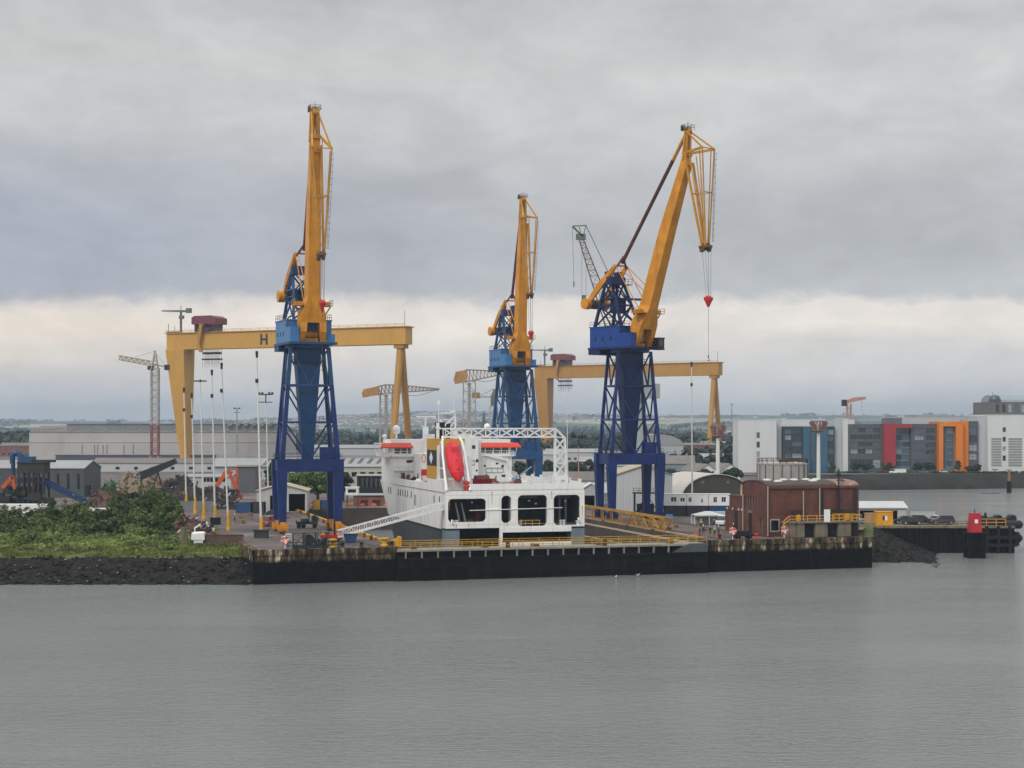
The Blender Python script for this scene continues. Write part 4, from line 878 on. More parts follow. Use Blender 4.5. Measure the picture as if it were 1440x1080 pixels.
# funnel casing with its yellow and black bands and pale lozenge badge
q = MB(); q.box((-14.22,2.5,15.4),(-8.2,16.5,17.55)); q.box((-14.1,8.5,17.55),(-8.4,16.3,25.4)); q.box((-8.4,9.5,17.55),(-6.6,16,22)); fu = q.build('funnel_casing', shw, ship)
q = MB(); q.box((-14.3,8.4,23.3),(-14.13,16.4,25.6)); q.box((-14.13,8.38,24.4),(-8.3,8.48,25.6)); q.box((-14.3,8.4,17.6),(-14.13,16.4,20.1)); q.build('yellow_band', yel, fu)
q = MB(); q.box((-14.3,8.4,20.1),(-14.13,16.4,23.3)); q.build('black_band', mat('band_black','#202428',.5,.1), fu)
q = MB(); q.add([(-14.34,12.4,20.4),(-14.34,14.0,21.7),(-14.34,12.4,23.0),(-14.34,10.8,21.7)],[(0,1,2,3)]); q.build('badge', whp, fu)
q = MB(); q.box((-13.4,8.40,17.7),(-9,8.47,24.3)); q.build('vent_mesh', mat('mesh_grey','#8d8f8c',.7,.3,2), fu)
q = MB(); q.box((-13.4,10.5,25.4),(-11.9,13,28.9)); q.box((-11.4,10.5,25.4),(-10.8,11.6,28.6)); q.build('exhaust_stack', blk, fu)
q = MB(); q.box((-14,8.6,25.4),(-13.5,9.4,28.8)); q.box((-14.1,8.5,27.6),(-13.3,9.5,28.0)); q.build('funnel_post', whp, fu)
# free-fall lifeboat in its launching rails
ax0, ax1 = Vector((-11.6,.2,16.9)), Vector((-11.9,4.6,24.4)); dv = (ax1-ax0).normalized(); nx = Vector((1,0,0)); nz = nx.cross(dv)
q = MB(); ST = [(0,.06,.1,.3),(.1,.75,.6,.15),(.22,1.35,1.0,0),(.45,1.7,1.15,0),(.75,1.65,1.1,0),(.93,1.45,.95,0),(1,1.2,.7,0)]
secs = []
for f, w_, h_, o_ in ST:
    c = ax0.lerp(ax1,f) + nz*o_
    secs.append([c+nx*w_*math.cos(a)+nz*h_*math.sin(a)*(1.25 if math.sin(a)>0 else .9) for a in [i*math.pi/6 for i in range(12)]])
q.loft(secs); lb = q.build('lifeboat', lbred, ship, smooth=False)
q = MB(); c0, c1 = ax0.lerp(ax1,.70)+nz*.9, ax0.lerp(ax1,1.0)+nz*.8
q.loft([[c0+nx*x+nz*z for x, z in ((-.8,-.1),(.8,-.1),(.6,.35),(-.6,.35))],[c0.lerp(c1,.4)+nx*x+nz*z for x, z in ((-.85,-.1),(.85,-.1),(.65,1.0),(-.65,1.0))],[c1+nx*x+nz*z for x, z in ((-.8,-.1),(.8,-.1),(.6,.95),(-.6,.95))]]); q.build('conning_hood', mat('hood_red','#dc3a44',.35,.08), lb)
q = MB()
for f in (.28,.5): c = ax0.lerp(ax1,f)+nz*1.42; q.beam(c-nx*.25,c+nx*.25,.12)
q.build('grab_handle', darkm, lb)
q = MB()
for sx in (-1,1):
    x = -11.75+sx*2.35
    q.path([Vector((x*1.0,-.1,15.5)),Vector((x,1.0,17.6)),Vector((x-sx*.1,3.6,22.5)),Vector((x-sx*.35,5.0,25.0)),Vector((x-sx*.7,5.9,26.0))],.26,8)
    q.beam((x,5.0,25),(x,7.5,17.5),.25); q.beam((x,2.2,19.8),(x,6.8,19.8),.18); q.tube((x,-.1,15.5),(x,1.6,15.5),.2); q.beam((x,1,15.5),(x,1,17.6),.2)
q.beam((-13.8,5.8,26.0),(-9.7,5.8,26.0),.28); q.build('launching_rails', whp, ship)
q = MB()
for sx in (-1,1): q.beam((-11.8+sx*1.7,.6,16.2),(-11.9+sx*1.7,4.8,23.8),.2)
q.build('cradle', rosem, ship)
for x, z in ((-10.6,15.5),(-9.9,15.5)):
    q = MB(); q.box((x,-.02,z),(x+.5,.6,z+.9)); q.box((x,.1,z+1.0),(x+.5,.6,z+1.8)); q.build('deck_locker', redm, ship)
# lattice arch over the after deck
q = MB(); zt, zb = 27.6, 25.9
for yy in (9.6,10.3):
    q.beam((-13.6,yy,zt),(11.2,yy,zt),.3); q.beam((-12.5,yy,zb),(11.2,yy,zb),.3); q.beam((11.2,yy,zt),(13.3,yy,zb-.2),.3)
    q.beam((13.3,yy,zb-.2),(13.6,yy,16),.3); q.beam((11.2,yy,zt),(11.2,yy,16),.3)
    n = 8
    for i in range(n):
        a, b = -12.5+23.7*i/n, -12.5+23.7*(i+1)/n; m_ = (a+b)/2
        q.beam((a,yy,zt),(b,yy,zb),.2); q.beam((a,yy,zb),(b,yy,zt),.2)
    for i in range(3):
        a, b = 25.7-2.6*i, 25.7-2.6*(i+1); q.beam((11.2,yy,a),(13.35,yy,b),.2); q.beam((13.35,yy,a),(11.2,yy,b),.2); q.beam((11.2,yy,b),(13.4,yy,b),.2)
    q.beam((11.2,yy,zb),(13.3,yy,zb-.2),.22)
for i in range(9):
    x = -12.5+23.7*i/8; q.beam((x,9.6,zt),(x,10.3,zt),.18); q.beam((x,9.6,zb),(x,10.3,zb),.18); q.beam((x,9.6,zb),(x,9.6,zt),.2)
ar = q.build('lattice_arch', whp, ship)
q = MB(); q.wall((11.0,9.0,15.4),(1,0,0),2.8,2.6,[(1.2,2.1,.1,1.7)],.25); q.box((11.0,9.3,15.4),(13.8,11.2,18.0)); q.build('arch_foot', whp, ar)
q = MB(); q.ball((-3.2,10,28.0),.7); q.build('radar_dome', whp, ar, smooth=True)
q = MB(); q.box((-10.5,9.5,15.4),(-9.7,10.5,27.4)); q.build('arch_post', whp, ar)
# bridge block
y0, y1 = 50.5, 64
q = MB(); q.box((-14.25,y0,15.4),(13.6,y1,21.3)); dh = q.build('deckhouse', shw2, ship)
q = MB(); q.box((-14.6,y0-.6,21.2),(14.0,y1,21.45)); q.rail([(-14.4,y0-.5,21.45),(-8,y0-.5,21.45)],1.0,1.6,.04); q.rail([(5.5,y0-.5,21.45),(13.9,y0-.5,21.45)],1.0,1.6,.04); q.rail([(-14.2,y0-.2,18.2),(-8,y0-.2,18.2)],1.0,1.6,.04); q.box((-14.2,y0-.5,18.05),(-8,y0,18.2)); q.build('deck_edge', whp, dh)
q = MB(); q.wall((-14.25,y0+1,21.45),(1,0,0),27.8,3.6,[(.5,1.9,.35,1.72),(2.05,3.35,.35,1.72),(3.5,4.4,.35,1.72),(20,21.75,.35,1.72),(21.9,23.65,.35,1.72),(23.8,25.55,.35,1.72),(25.7,27.3,.35,1.72)],.3)
q.wall((13.55,y0+1,21.45),(0,1,0),11,3.6); q.wall((-14.25,y0+12,21.45),(0,-1,0),11,3.6,[(7,8.6,.65,1.65),(9,10.4,.65,1.65)],.3); q.box((-14.25,y0+1.01,25.0),(13.55,y0+12,25.1)); wh = q.build('wheelhouse', shw2, ship)
for a, b in ((.5,1.9),(2.1,3.3),(3.5,4.3),(20,21.7),(21.9,23.6),(23.8,25.5),(25.7,27.3)):
    q = MB(); q.box((-14.25+a,y0+1.22,21.8),(-14.25+b,y0+1.28,23.17)); q.build('window', glassm, wh)
# wings with raked ends
for sx in (-1,1):
    q = MB()
    xx = -16.6 if sx < 0 else 15.6; xi = -14.25 if sx < 0 else 13.55
    q.loft([[(xi,y0+3,20.9),(xi,y0+9,20.9),(xi,y0+9,22.1),(xi,y0+3,22.1)],[(xx,y0+3.5,21.2),(xx,y0+8.5,21.2),(xx,y0+8.5,22.1),(xx,y0+3.5,22.1)]]); q.box((min(xi,xx+sx*.4),y0+3,24.0),(max(xi,xx+sx*.4),y0+9,24.25))
    for yy in (y0+3.4,y0+8.6): q.beam((xx,yy,22.1),(xx+sx*.35,yy,24.0),.15); q.beam((xi+sx*.6,yy,22.1),(xi+sx*.8,yy,24),.12)
    q.build('bridge_wing', shw2, wh)
q = MB()
q.prism([(-17.0,y0+.3,23.15),(-17.0,y0+.3,23.35),(-16.6,y0+1.2,24.25),(-16.6,y0+1.2,23.15)],(0,0,0)) if False else None
for a, b in ((-17.1,-9.6),(5.2,15.9)):
    q.add([(a,y0+.1,23.15),(b,y0+.1,23.15),(b,y0+.1,23.4),(a,y0+.1,23.4),(a+.5,y0+.98,24.3),(b-.5,y0+.98,24.3),(a,y0+.98,23.15),(b,y0+.98,23.15)],[(0,1,2,3),(3,2,5,4),(0,3,4,6),(1,7,5,2),(0,6,7,1)])
q.build('red_eave', redo, wh)
q = MB(); q.box((-8.4,43,15.4),(-7.0,y0,22)); q.box((-7.2,45.5,15.4),(5.0,y0+2,25.4)); q.box((-7.0,45.5,25.4),(2.8,y0+2,26.3)); q.prism([(5.0,47,15.4),(13.4,47,15.4),(13.4,47,17.8),(11.5,47,17.8),(11.5,47,20.6),(5.0,47,21.2)],(0,y0-47,0)); q.beam((5.2,46.6,21.9),(11.5,46.6,20.4),.35,.5); q.build('stair_tower', shw2, ship)
for x, z, w_, h_, yy in ((-1.4,23.3,.5,.7,45.47),(3.2,23.4,.8,.8,45.47),(-5.2,24,.5,.6,45.47),(4,20.3,.6,.7,45.47),(6.2,19.1,.45,.45,46.97),(9.1,19.6,.6,.4,46.97),(10.4,19.0,.6,.6,46.97),(6.6,17.0,.4,.4,46.97),(10.6,16.8,.9,.5,46.97),(3.9,18.1,.4,.4,45.47),(-3.4,21.2,.7,1.5,45.47),(-6.2,20.4,.5,.5,45.47),(-10.2,20.2,.9,.5,y0-.03),(-12.1,17.4,1.0,.3,y0-.03),(-8.9,20.6,.5,.5,y0-.03)):
    q = MB(); q.box((x-w_/2,yy,z-h_/2),(x+w_/2,yy+.05,z+h_/2)); q.build('porthole' if h_ < 1 else 'door', maroon if (x,z) in ((3.2,23.4),) else glassm, ship)
q = MB(); q.box((-11.2,y0-.06,19.8),(-10.1,y0-.02,20.4)); q.build('nameboard', maroon, ship)
q = MB()
for a in range(12): t, u = a*math.pi/6, (a+1)*math.pi/6; q.beam((-8.95+.45*math.cos(t),43-.06,21+.9*math.sin(t)),(-8.95+.45*math.cos(u),43-.06,21+.9*math.sin(u)),.16)
q.build('emblem_ring', yel, ship)
q = MB(); q.box((-9.6,42.95,18.0),(-8.4,43.05,21.9)); q.box((-9.6,43.05,15.4),(-8.4,y0,21.9)); q.build('side_house', shw2, ship)
q = MB(); q.box((-10.0,40.5,17.2),(-8.2,40.8,18.6)); q.beam((-9.9,40.6,15.4),(-9.9,40.6,17.2),.15); q.beam((-8.3,40.6,15.4),(-8.3,40.6,17.2),.15); q.build('red_sign', redm, ship)
# masts and aerials on the bridge roof
q = MB(); q.tube((-2.4,56,25.1),(-2.4,56,34.2),.11,n=6); q.lathe([(.0,0),(.35,.3),(.35,.9),(0,1.2)],(-2.4,56,32.8),8); q.beam((-2.4,56,29.6),(1.2,56,29.6),.14); q.beam((-2.4,56,31),(0.2,56,31),.08); q.build('signal_mast', whp, ship)
q = MB()
for a, b in (((-1.9,56,25.1),(-1.9,56,29.5)),((1.5,56,25.1),(1.5,56,31.2)),((-2,56,31.2),(1.6,56,31.2)),((-1.9,56,27.4),(1.5,56,30.6)),((-1.9,56,27.2),(1.6,56,27.2)),((-1.9,57,25.1),(1.5,57,29))): q.beam(a,b,.28)
q.box((.4,55.6,31.3),(1.4,56.4,31.7)); q.tube((1.2,56,31.6),(1.2,56,36.4),.06,n=5); q.ball((1.2,56,36.5),.16); q.build('radar_frame', whp, ship)
q = MB(); q.beam((-8.2,54,30.3),(-3.6,54,30.3),.3,.35); q.tube((-6,54,25.1),(-6,54,30.2),.2,n=8); q.box((-6.6,53.6,26.2),(-5.4,54.4,28)); q.build('radar_scanner', whp, ship)
q = MB(); q.tube((-12.8,54,25.1),(-12.8,54,26.6),.2,n=8); q.ball((-12.8,54,27.3),.95,sz=1.15); q.build('satellite_dome', whp, ship, smooth=True)
q = MB(); q.tube((-15.2,56,24.2),(-15.2,56,25.6),.12,n=8); q.ball((-15.2,56,25.8),.5); q.build('satellite_dome', whp, ship, smooth=True)
# deck gear
q = MB(); q.loft([[(x,y,z) for x, z in ((-.9*s,16.0),(.9*s,16.0),(1.3*s,17.2),(-1.3*s,17.2))] for y, s in ((0,.3),(.8,.9),(3.4,1),(4.2,.8))]); rb_ = q.build('rescue_boat', mat('boat_dark_red','#a02230',.5,.15,.6), ship); rb_.location = (-4.6,17,0); rb_.rotation_euler = (0,0,R(-80))
q = MB(); q.loft([[(x*s,y,z) for x, z in ((-1.2,17.2),(1.2,17.2),(.7,17.9),(-.7,17.9))] for y, s in ((.8,.8),(3.6,1))]); rc = q.build('boat_cover', brownm, rb_)
rg = random.Random(8)
for i in range(16):
    x, y = rg.uniform(-13,-9) if i < 7 else rg.uniform(-2,11), rg.uniform(20,44); h_ = rg.uniform(.6,1.9); q = MB(); a = rg.uniform(.4,1.1); q.box((x-a,y-a,15.4),(x+a,y+a,15.4+h_*.7)); q.tube((x,y-a*.6,15.4+h_*.7),(x,y+a*.6,15.4+h_*.7),a*.5,n=8); q.tube((x+a*.7,y,15.4),(x+a*.7,y,15.8+h_*1.2),.12,n=6); q.build('deck_winch' if i % 2 else 'deck_vent', [darkm, whp, shg, rosem, brownm][rg.randrange(5)], ship)
q = MB(); q.beam((7.6,28,16.6),(11,26,19.4),.25,.3); q.tube((7.6,28,15.4),(7.6,28,17),.5,n=10); q.build('deck_crane', mat('pale_blue_paint','#7f9fba',.5,.1), ship)
rg = random.Random(44)
for i in range(9):
    x = rg.uniform(-13.4,-9.0); y = y0-.5-rg.uniform(.2,6); h_ = rg.uniform(.8,1.6); q = MB(); q.tube((x,y,15.4),(x,y,15.4+h_),rg.uniform(.2,.5),n=8); q.box((x-.3,y-.3,15.4+h_),(x+.3,y+.3,15.7+h_)); q.build('deck_vent', [maroon,whp,darkm,rosem][i % 4], ship)
for x, z, l in ((-12.6,17.2,2.2),(6.5,18.6,4.0),(1.0,20.4,2.4)):
    q = MB(); yy = y0-.7 if x < 0 else (46.9 if x > 5 else 45.4); q.beam((x,yy,z),(x+l,yy,z),.1); q.beam((x,yy,z-1),(x+l,yy,z-1),.08)
    for k in range(4): q.beam((x+l*k/3,yy,z-1.1),(x+l*k/3,yy,z),.07)
    q.build('deck_railing', mat('rail_grey','#8a8d90',.5,.1), ship)
for x, z0, z1 in ((-7.6,15.6,25),(4.4,15.6,25),(12.6,15.5,21)):
    q = MB(); yy = 42.9 if x < 0 else (45.4 if x < 5 else 46.9); q.beam((x,yy,z0),(x,yy,z1),.07); q.beam((x+.5,yy,z0),(x+.5,yy,z1),.07)
    for k in range(int((z1-z0)/.5)): q.beam((x,yy,z0+k*.5),(x+.5,yy,z0+k*.5),.05)
    q.build('ladder', mat('rail_grey','#8a8d90'), ship)
# ---------- dock gate (caisson)
gatem = mat('caisson_steel', '#131414', .75, .4, .25, streak=.7, scol='#2a2019', sscale=.5, spec=.15)
gatet = mat('caisson_top', '#8a867c', .7, .25, .4, streak=.6, scol='#6b5a48')
gate = root('dock_gate', 'long dark steel caisson gate closing the dock below the stern, yellow railing on top', 'dock gate', D(DS0-.7,0,0), A16)
GW = 60.6
q = MB(); q.box((0,-1.2,-3),(GW,4.2,4.1)); q.box((0,-.6,4.1),(GW,3.8,5.3)); q.box((-.0,-1.5,3.6),(GW,-1.2,4.1)); q.box((0,-1.45,1.0),(GW,-1.2,1.3)); gb = q.build('gate_body', gatem, gate)
q = MB(); q.box((0,-1.3,5.3),(GW,4.3,5.6)); q.build('gate_deck', gatet, gate)
q = MB()
for i in range(20): x = 1.4+i*3.0; q.box((x,-1.25,4.1),(x+.22,-.6,5.3))
q.build('deck_bracket', gatet, gate)
q = MB()
for i in range(11): x = 24+i*2.9; q.tube((x,-1.25,.9+.02*i),(x,-1.22,.9+.02*i),.32,n=10)
q.build('gate_ports', blk, gate)
for x0, x1 in ((.2,2.6),(4.2,8.0),(9.6,13),(44.5,49.5),(52,57.5)):
    q = MB(); q.box((x0,-1.5,-2),(x1,-1.2,2.4)); q.build('fender_panel', mat('fender_black','#0b0b0c',.8,.3,.5,spec=.15), gate)
q = MB(); q.prism([(53.5,-1.6,4.1),(60.4,-1.6,4.1),(60.4,-1.6,5.7),(57,-1.6,5.7),(55,-1.6,5.0)],(0,1.0,0)); q.build('end_fairing', shd, gate)
q = MB(); q.rail([(.4,-1.15,5.6),(GW-.3,-1.15,5.6)],1.35,1.95,.05); q.rail([(.4,4.1,5.6),(GW-.3,4.1,5.6)],1.35,3.9,.045); q.build('railing', kerby, gate)
q = MB(); rg = random.Random(3)
for i in range(5): x = 4+i*12+rg.uniform(-2,2); q.box((x,1.0,5.6),(x+rg.uniform(.5,1.6),2.2,5.6+rg.uniform(.4,1.0)))
for x in (20.5,39.5): q.box((x,-.9,5.6),(x+.7,-.3,6.9))
q.build('gate_valve_gear', brownm, gate)
# ---------- gangway from quay to ship
a, b = Vector((gx(474,299),299,6.9)), Vector((gx(622,306.5),306.5,11.9)); base = Vector((a.x,a.y,GZ)); q = MB(); dd = (b-a); n = 15; side = Vector((-dd.y,dd.x,0)).normalized()*.7
rt = root('gangway', 'white lattice gangway sloping from the quay up to the ferry side', 'gangway', base)
q.add([p-base for p in (a-side,b-side,b+side,a+side)],[(0,1,2,3)]); q.build('deck', mat('gangway_grating','#6f7274',.7,.15), rt)
q = MB()
for s in (-1,1):
    o = side*s; up = Vector((0,0,1.25))
    q.beam(a+o-base,b+o-base,.14,.3); q.beam(a+o+up-base,b+o+up-base,.1,.16)
    for i in range(n):
        p, r_ = a.lerp(b,i/n)+o-base, a.lerp(b,(i+1)/n)+o-base; q.beam(p,p+up,.08); q.beam(p,r_+up,.08)
q.build('lattice_side', whp, rt)
# ---------- yellow truss walkway on the right dock edge
P0, P1 = D(DS1+1.0,26,GZ+.15), D(DS1+1.0,90,GZ+.15); L_ = (P1-P0).length; rt = root('footbridge', 'long yellow truss footbridge lying along the right edge of the dock', 'walkway', P0, math.atan2(P1.y-P0.y,P1.x-P0.x))
q = MB(); n = 20
for yy in (-.9,.9):
    q.beam((0,yy,2.7),(L_,yy,2.7),.3); q.beam((0,yy,.2),(L_,yy,.2),.22)
    for i in range(n+1):
        x = L_*i/n; q.beam((x,yy,.2),(x,yy,2.7),.2) if i % 2 == 0 or i < 3 else None
        if i < n and i < 7: q.beam((x,yy,.2 if i % 2 else 2.7),(L_*(i+1)/n,yy,2.7 if i % 2 else .2),.2)
    q.beam((0,yy,1.7),(L_*.4,yy,1.7),.14)
q.build('truss', mat('walkway_yellow','#b08532',.6,.25,.4,streak=.7,scol='#5f4026'), rt)
q = MB(); q.box((0,-.8,.3),(L_,.8,.4)); q.build('walkway_deck', brownm, rt)
for i in range(4):
    q = MB(); x = 6+i*16; q.box((x-.8,-1.1,-.1),(x+.8,1.1,.1)); q.build('trestle', darkm, rt)
# ---------- helpers for buildings
def shed(name, label, cat, loc, rz, w, d, h, rise, wallm, roofm, holes=(), axis='x', over=.4, group=None, doorm=None, kinds=None, side=()):
    """pitched shed, local x along the front; ridge along x or y (gable to the front)"""
    rt = root(name, label, cat, loc, rz, group)
    q = MB(); q.wall((0,0,0),(1,0,0),w,h,[t[:4] for t in holes],.5); q.wall((w,0,0),(0,1,0),d,h,[t[:4] for t in side],.4); q.wall((w,d,0),(-1,0,0),w,h); q.wall((0,d,0),(0,-1,0),d,h)
    if rise:
        if axis == 'x':
            for x in (0,w): q.face([(x,0,h),(x,d,h),(x,d/2,h+rise)])
        else:
            for y in (0,d): q.face([(0,y,h),(w,y,h),(w/2,y,h+rise)])
    q.build('wall', wallm, rt)
    q = MB(); t = .18
    if axis == 'x':
        k = rise/(d/2)
        for s in (0,1):
            y0, y1 = (-over, d/2) if s == 0 else (d+over, d/2); z0 = h-over*k
            q.prism([(-over,y0,z0),(w+over,y0,z0),(w+over,y1,h+rise),(-over,y1,h+rise)],(0,0,t))
    else:
        k = rise/(w/2)
        for s in (0,1):
            x0, x1 = (-over, w/2) if s == 0 else (w+over, w/2); z0 = h-over*k
            q.prism([(x0,-over,z0),(x0,d+over,z0),(x1,d+over,h+rise),(x1,-over,h+rise)],(0,0,t))
    q.build('roof', roofm, rt)
    for hs, fr in ((holes,0),(side,1)):
        for t_ in hs:
            a, b, c, e = t_[:4]; kd = t_[4] if len(t_) > 4 else 'window'; q = MB()
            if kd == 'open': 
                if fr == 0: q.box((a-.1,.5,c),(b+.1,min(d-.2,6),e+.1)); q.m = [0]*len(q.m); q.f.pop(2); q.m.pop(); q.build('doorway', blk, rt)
                continue
            if fr == 0: q.box((a,.3,c),(b,.36,e))
            else: q.box((w-.36,a,c),(w-.3,b,e))
            if kd == 'window':
                n = max(1, int((b-a)/1.2))
                for i in range(n+1):
                    x = a+(b-a)*i/n
                    if fr == 0: q.box((x-.05,.22,c),(x+.05,.299,e),1)
                    else: q.box((w-.299,x-.05,c),(w-.22,x+.05,e),1)
            q.build(kd, [glassm if kd == 'window' else (doorm or darkm), whp], rt)
    return rt
def brickmat(name, c1, c2, mort, sc_=4.0):
    m = bpy.data.materials.new(name); m.use_nodes = True; nt = m.node_tree; L = nt.links.new; b = nt.nodes['Principled BSDF']; b.inputs['Roughness'].default_value = .85
    tc = nd(nt, 'ShaderNodeTexCoord'); s = nd(nt, 'ShaderNodeSeparateXYZ'); L(tc.outputs['Object'], s.inputs[0]); a = nd(nt, 'ShaderNodeMath', operation='ADD'); L(s.outputs[0], a.inputs[0]); L(s.outputs[1], a.inputs[1])
    cb = nd(nt, 'ShaderNodeCombineXYZ'); L(a.outputs[0], cb.inputs[0]); L(s.outputs[2], cb.inputs[1])
    br = nd(nt, 'ShaderNodeTexBrick', Scale=sc_); br.inputs['Color1'].default_value = (*S(c1),1); br.inputs['Color2'].default_value = (*S(c2),1); br.inputs['Mortar'].default_value = (*S(mort),1); br.inputs['Mortar Size'].default_value = .012
    L(cb.outputs[0], br.inputs['Vector'])
    n = nd(nt, 'ShaderNodeTexNoise', Scale=.35, Detail=7.0, Roughness=.65); L(tc.outputs['Object'], n.inputs['Vector'])
    mr = nd(nt, 'ShaderNodeMapRange'); L(n.outputs['Fac'], mr.inputs[0]); mr.inputs[1].default_value = .3; mr.inputs[2].default_value = .7; mr.inputs[3].default_value = .6; mr.inputs[4].default_value = 1.25
    v = nd(nt, 'ShaderNodeVectorMath', operation='SCALE'); L(br.outputs[0], v.inputs[0]); L(mr.outputs[0], v.inputs['Scale']); L(v.outputs[0], b.inputs['Base Color']); return m
brick = brickmat('brick_red_brown', '#572e26', '#6f3f34', '#69584d')
brick2 = brickmat('brick_far', '#7a4c42', '#8a5a4c', '#8a7a70', 1.0)
conc = mat('concrete', '#77705f', .85, .3, .4, streak=.85, scol='#2f2a23', sscale=1.1)
wclad = mat('white_cladding', '#babdbd', .5, .05, .1, streak=.18, scol='#9aa0a0', sscale=.3, clad=.4, cladw=.6)
gclad = mat('grey_cladding', '#b4b8ba', .5, .06, .1, streak=.25, scol='#8b8f92', sscale=.25, clad=.4, cladw=.6)
dclad = mat('dark_cladding', '#4c5254', .5, .08, .1, streak=.25, scol='#36393a', sscale=.3, clad=.4, cladw=.8)
roofg = mat('roof_pale', '#98999a', .6, .1, .08, streak=.4, scol='#7d7b74', sscale=.25, sz=1)
roofd = mat('roof_dull', '#736e69', .7, .15, .1, streak=.4, scol='#5f5850', sscale=.3, sz=1)
roofb = mat('roof_beige', '#b5a892', .7, .12, .12, streak=.4, scol='#857a68', sscale=.3, sz=1)
# ---------- brick pump house at the quay
B0 = D(102.5,7.2,GZ); ph = root('pump_house', 'red brick pump house with rounded brown roof on the quay, right of the dock gate', 'building', B0, A16)
BL, BW, BH = 20.3, 11.5, 10.1
q = MB(); q.wall((0,0,0),(1,0,0),BL,BH,[(1.0,2.7,1.2,3.3)],.35); q.wall((BL,0,0),(0,1,0),BW,BH); q.wall((BL,BW,0),(-1,0,0),BL,BH)
q.wall((0,BW,0),(0,-1,0),BW,BH,[(1.6,2.5,5.6,7.8),(2.8,3.7,5.6,7.8),(4.0,4.9,5.6,7.8),(5.2,6.1,5.6,7.8),(6.4,7.3,5.6,7.8),(3.2,4.8,.05,4.4),(8.6,9.6,1.2,3.6)],.35)
arc = [(BW/2 - BW/2*math.cos(math.pi*i/14), BH + .95*math.sin(math.pi*i/14)) for i in range(15)]
for x in (0,BL): q.face([(x,y,z) for y, z in arc])
for x in (4.2,8.3,12.2,16.1,19.95): q.box((x,-.12,0),(x+.5,-.003,BH-.5))
q.box((.0,-.3,BH-.5),(BL,-.003,BH-.05)); q.box((-.3,-.3,0),(.35,-.003,BH-.5)); q.build('brick_wall', brick, ph)
roofp = mat('roof_brown', '#4a403a', .75, .2, .25, streak=.5, scol='#4a3a33', sscale=.3, sz=1)
roofm_ = mat('roof_lichen', '#8d6f66', .8, .3, .6, streak=.7, scol='#c9bd9a', sscale=1.2, sz=1)
q = MB()
def barrel(x0, x1, m):
    A = [(BW/2-(BW/2+.12)*math.cos(math.pi*i/14), BH+.05+1.05*math.sin(math.pi*i/14)) for i in range(15)]
    q.loft([[(x,y,z) for y, z in A]+[(x,y,z-.25) for y, z in reversed(A)] for x in (x0,x1)], m)
barrel(-.12,15.4,0); barrel(15.41,BL+.12,1); rf = q.build('barrel_roof', [roofp, roofm_], ph)
skym = mat('skylight', '#c9ccc8', .3, .1)
for x, y in ((3.6,2.2),(2.2,4.4),(6.0,4.6),(8.2,4.4),(11.4,2.4),(11.0,4.6),(13.2,4.6),(17.6,2.4)):
    z = BH+.05+1.05*math.sqrt(max(0,1-((y-BW/2)/(BW/2+.35))**2)); q = MB(); q.lathe([(0,.3),(.5,.26),(.85,.12),(.95,-.1)],(x,y,z),14); q.build('skylight', skym if x < 17 else roofp, rf)
for a, b, c, e in [(1.6,2.5,5.6,7.8),(2.8,3.7,5.6,7.8),(4.0,4.9,5.6,7.8),(5.2,6.1,5.6,7.8),(6.4,7.3,5.6,7.8),(8.6,9.6,1.2,3.6)]:
    y0, y1 = BW-b, BW-a; q = MB(); q.box((.2,y0,c),(.26,y1,e)); q.box((.14,y0,(c+e)/2-.04),(.199,y1,(c+e)/2+.04),1); q.box((.14,(y0+y1)/2-.04,c),(.199,(y0+y1)/2+.04,e),1); q.build('window', [mat('old_glass','#4c5052',.2,.2,.8), mat('sash','#8d8a80',.6,.1)], ph)
q = MB(); q.box((1.0,.22,1.2),(2.7,.28,3.3)); q.box((.85,-.06,1.0),(2.85,-.003,1.2),1); q.box((.85,-.06,3.3),(2.85,-.003,3.5),1); q.box((.85,-.06,1.2),(1.0,-.003,3.3),1); q.box((2.7,-.06,1.2),(2.85,-.003,3.3),1); q.build('window', [glassm, mat('sash_pale','#b5aca0',.6,.1)], ph)
q = MB(); q.box((.2,BW-4.8,.05),(.26,BW-3.2,4.4)); q.build('door', darkm, ph)
q = MB(); q.box((-.08,BW-5.0,4.4),(-.003,BW-3.0,4.9)); q.build('door_lintel', conc, ph)
for p, z in (((.15,-.4),BH),((8.0,-.3),BH-1),((11.6,-.35),BH-.5),((-.25,BW-.9),8)):
    q = MB(); q.tube((p[0],p[1],.2),(p[0],p[1],z),.13,n=8); q.build('downpipe', mat('pipe_pale','#a89e98',.5,.15), ph)
for x0 in (5.4,12.2,16.2): q = MB(); q.box((x0,-.34,4.4),(x0+3.0,-.01,5.3)); q.build('lintel_band', mat('band_dark','#3a2c2a',.8,.2), ph)
for x0 in (15.6,19.2,11.9): q = MB(); q.box((x0,-.36,.4),(x0+.5,-.285,BH-.6)); q.build('dark_strip', darkm, ph)  # narrow dark upright strips set on the brick front
q = MB(); q.beam((15.7,-.5,4),(15.7,-.5,13.5),.22); q.box((15.3,-.8,12.0),(16.1,-.2,12.5)); q.build('aerial_pole', darkm, ph)
q = MB(); q.box((.3,BW,0),(7,BW+7.2,7.4)); q.box((.2,BW-.003,7.4),(7.1,BW+7.3,7.65),1); an = q.build('annexe', [brick, roofp], ph)
q = MB(); q.box((.8,BW+7.3,0),(6.5,BW+10.5,4.6)); q.box((.7,BW+7.31,4.6),(6.6,BW+10.6,4.8),1); q.build('low_annexe', [brick, roofp], ph)
q = MB(); q.box((.22,BW+3.0,.1),(.297,BW+4.4,4.4)); q.build('door', darkm, ph)
q = MB(); q.box((1.4,BW+2.0,7.66),(3.4,BW+4,9.3)); q.tube((2,BW+3,9.3),(2,BW+3,10.0),.9,n=10); q.build('roof_vent', mat('cream_plaster','#c9b48a',.7,.2,.8), ph)
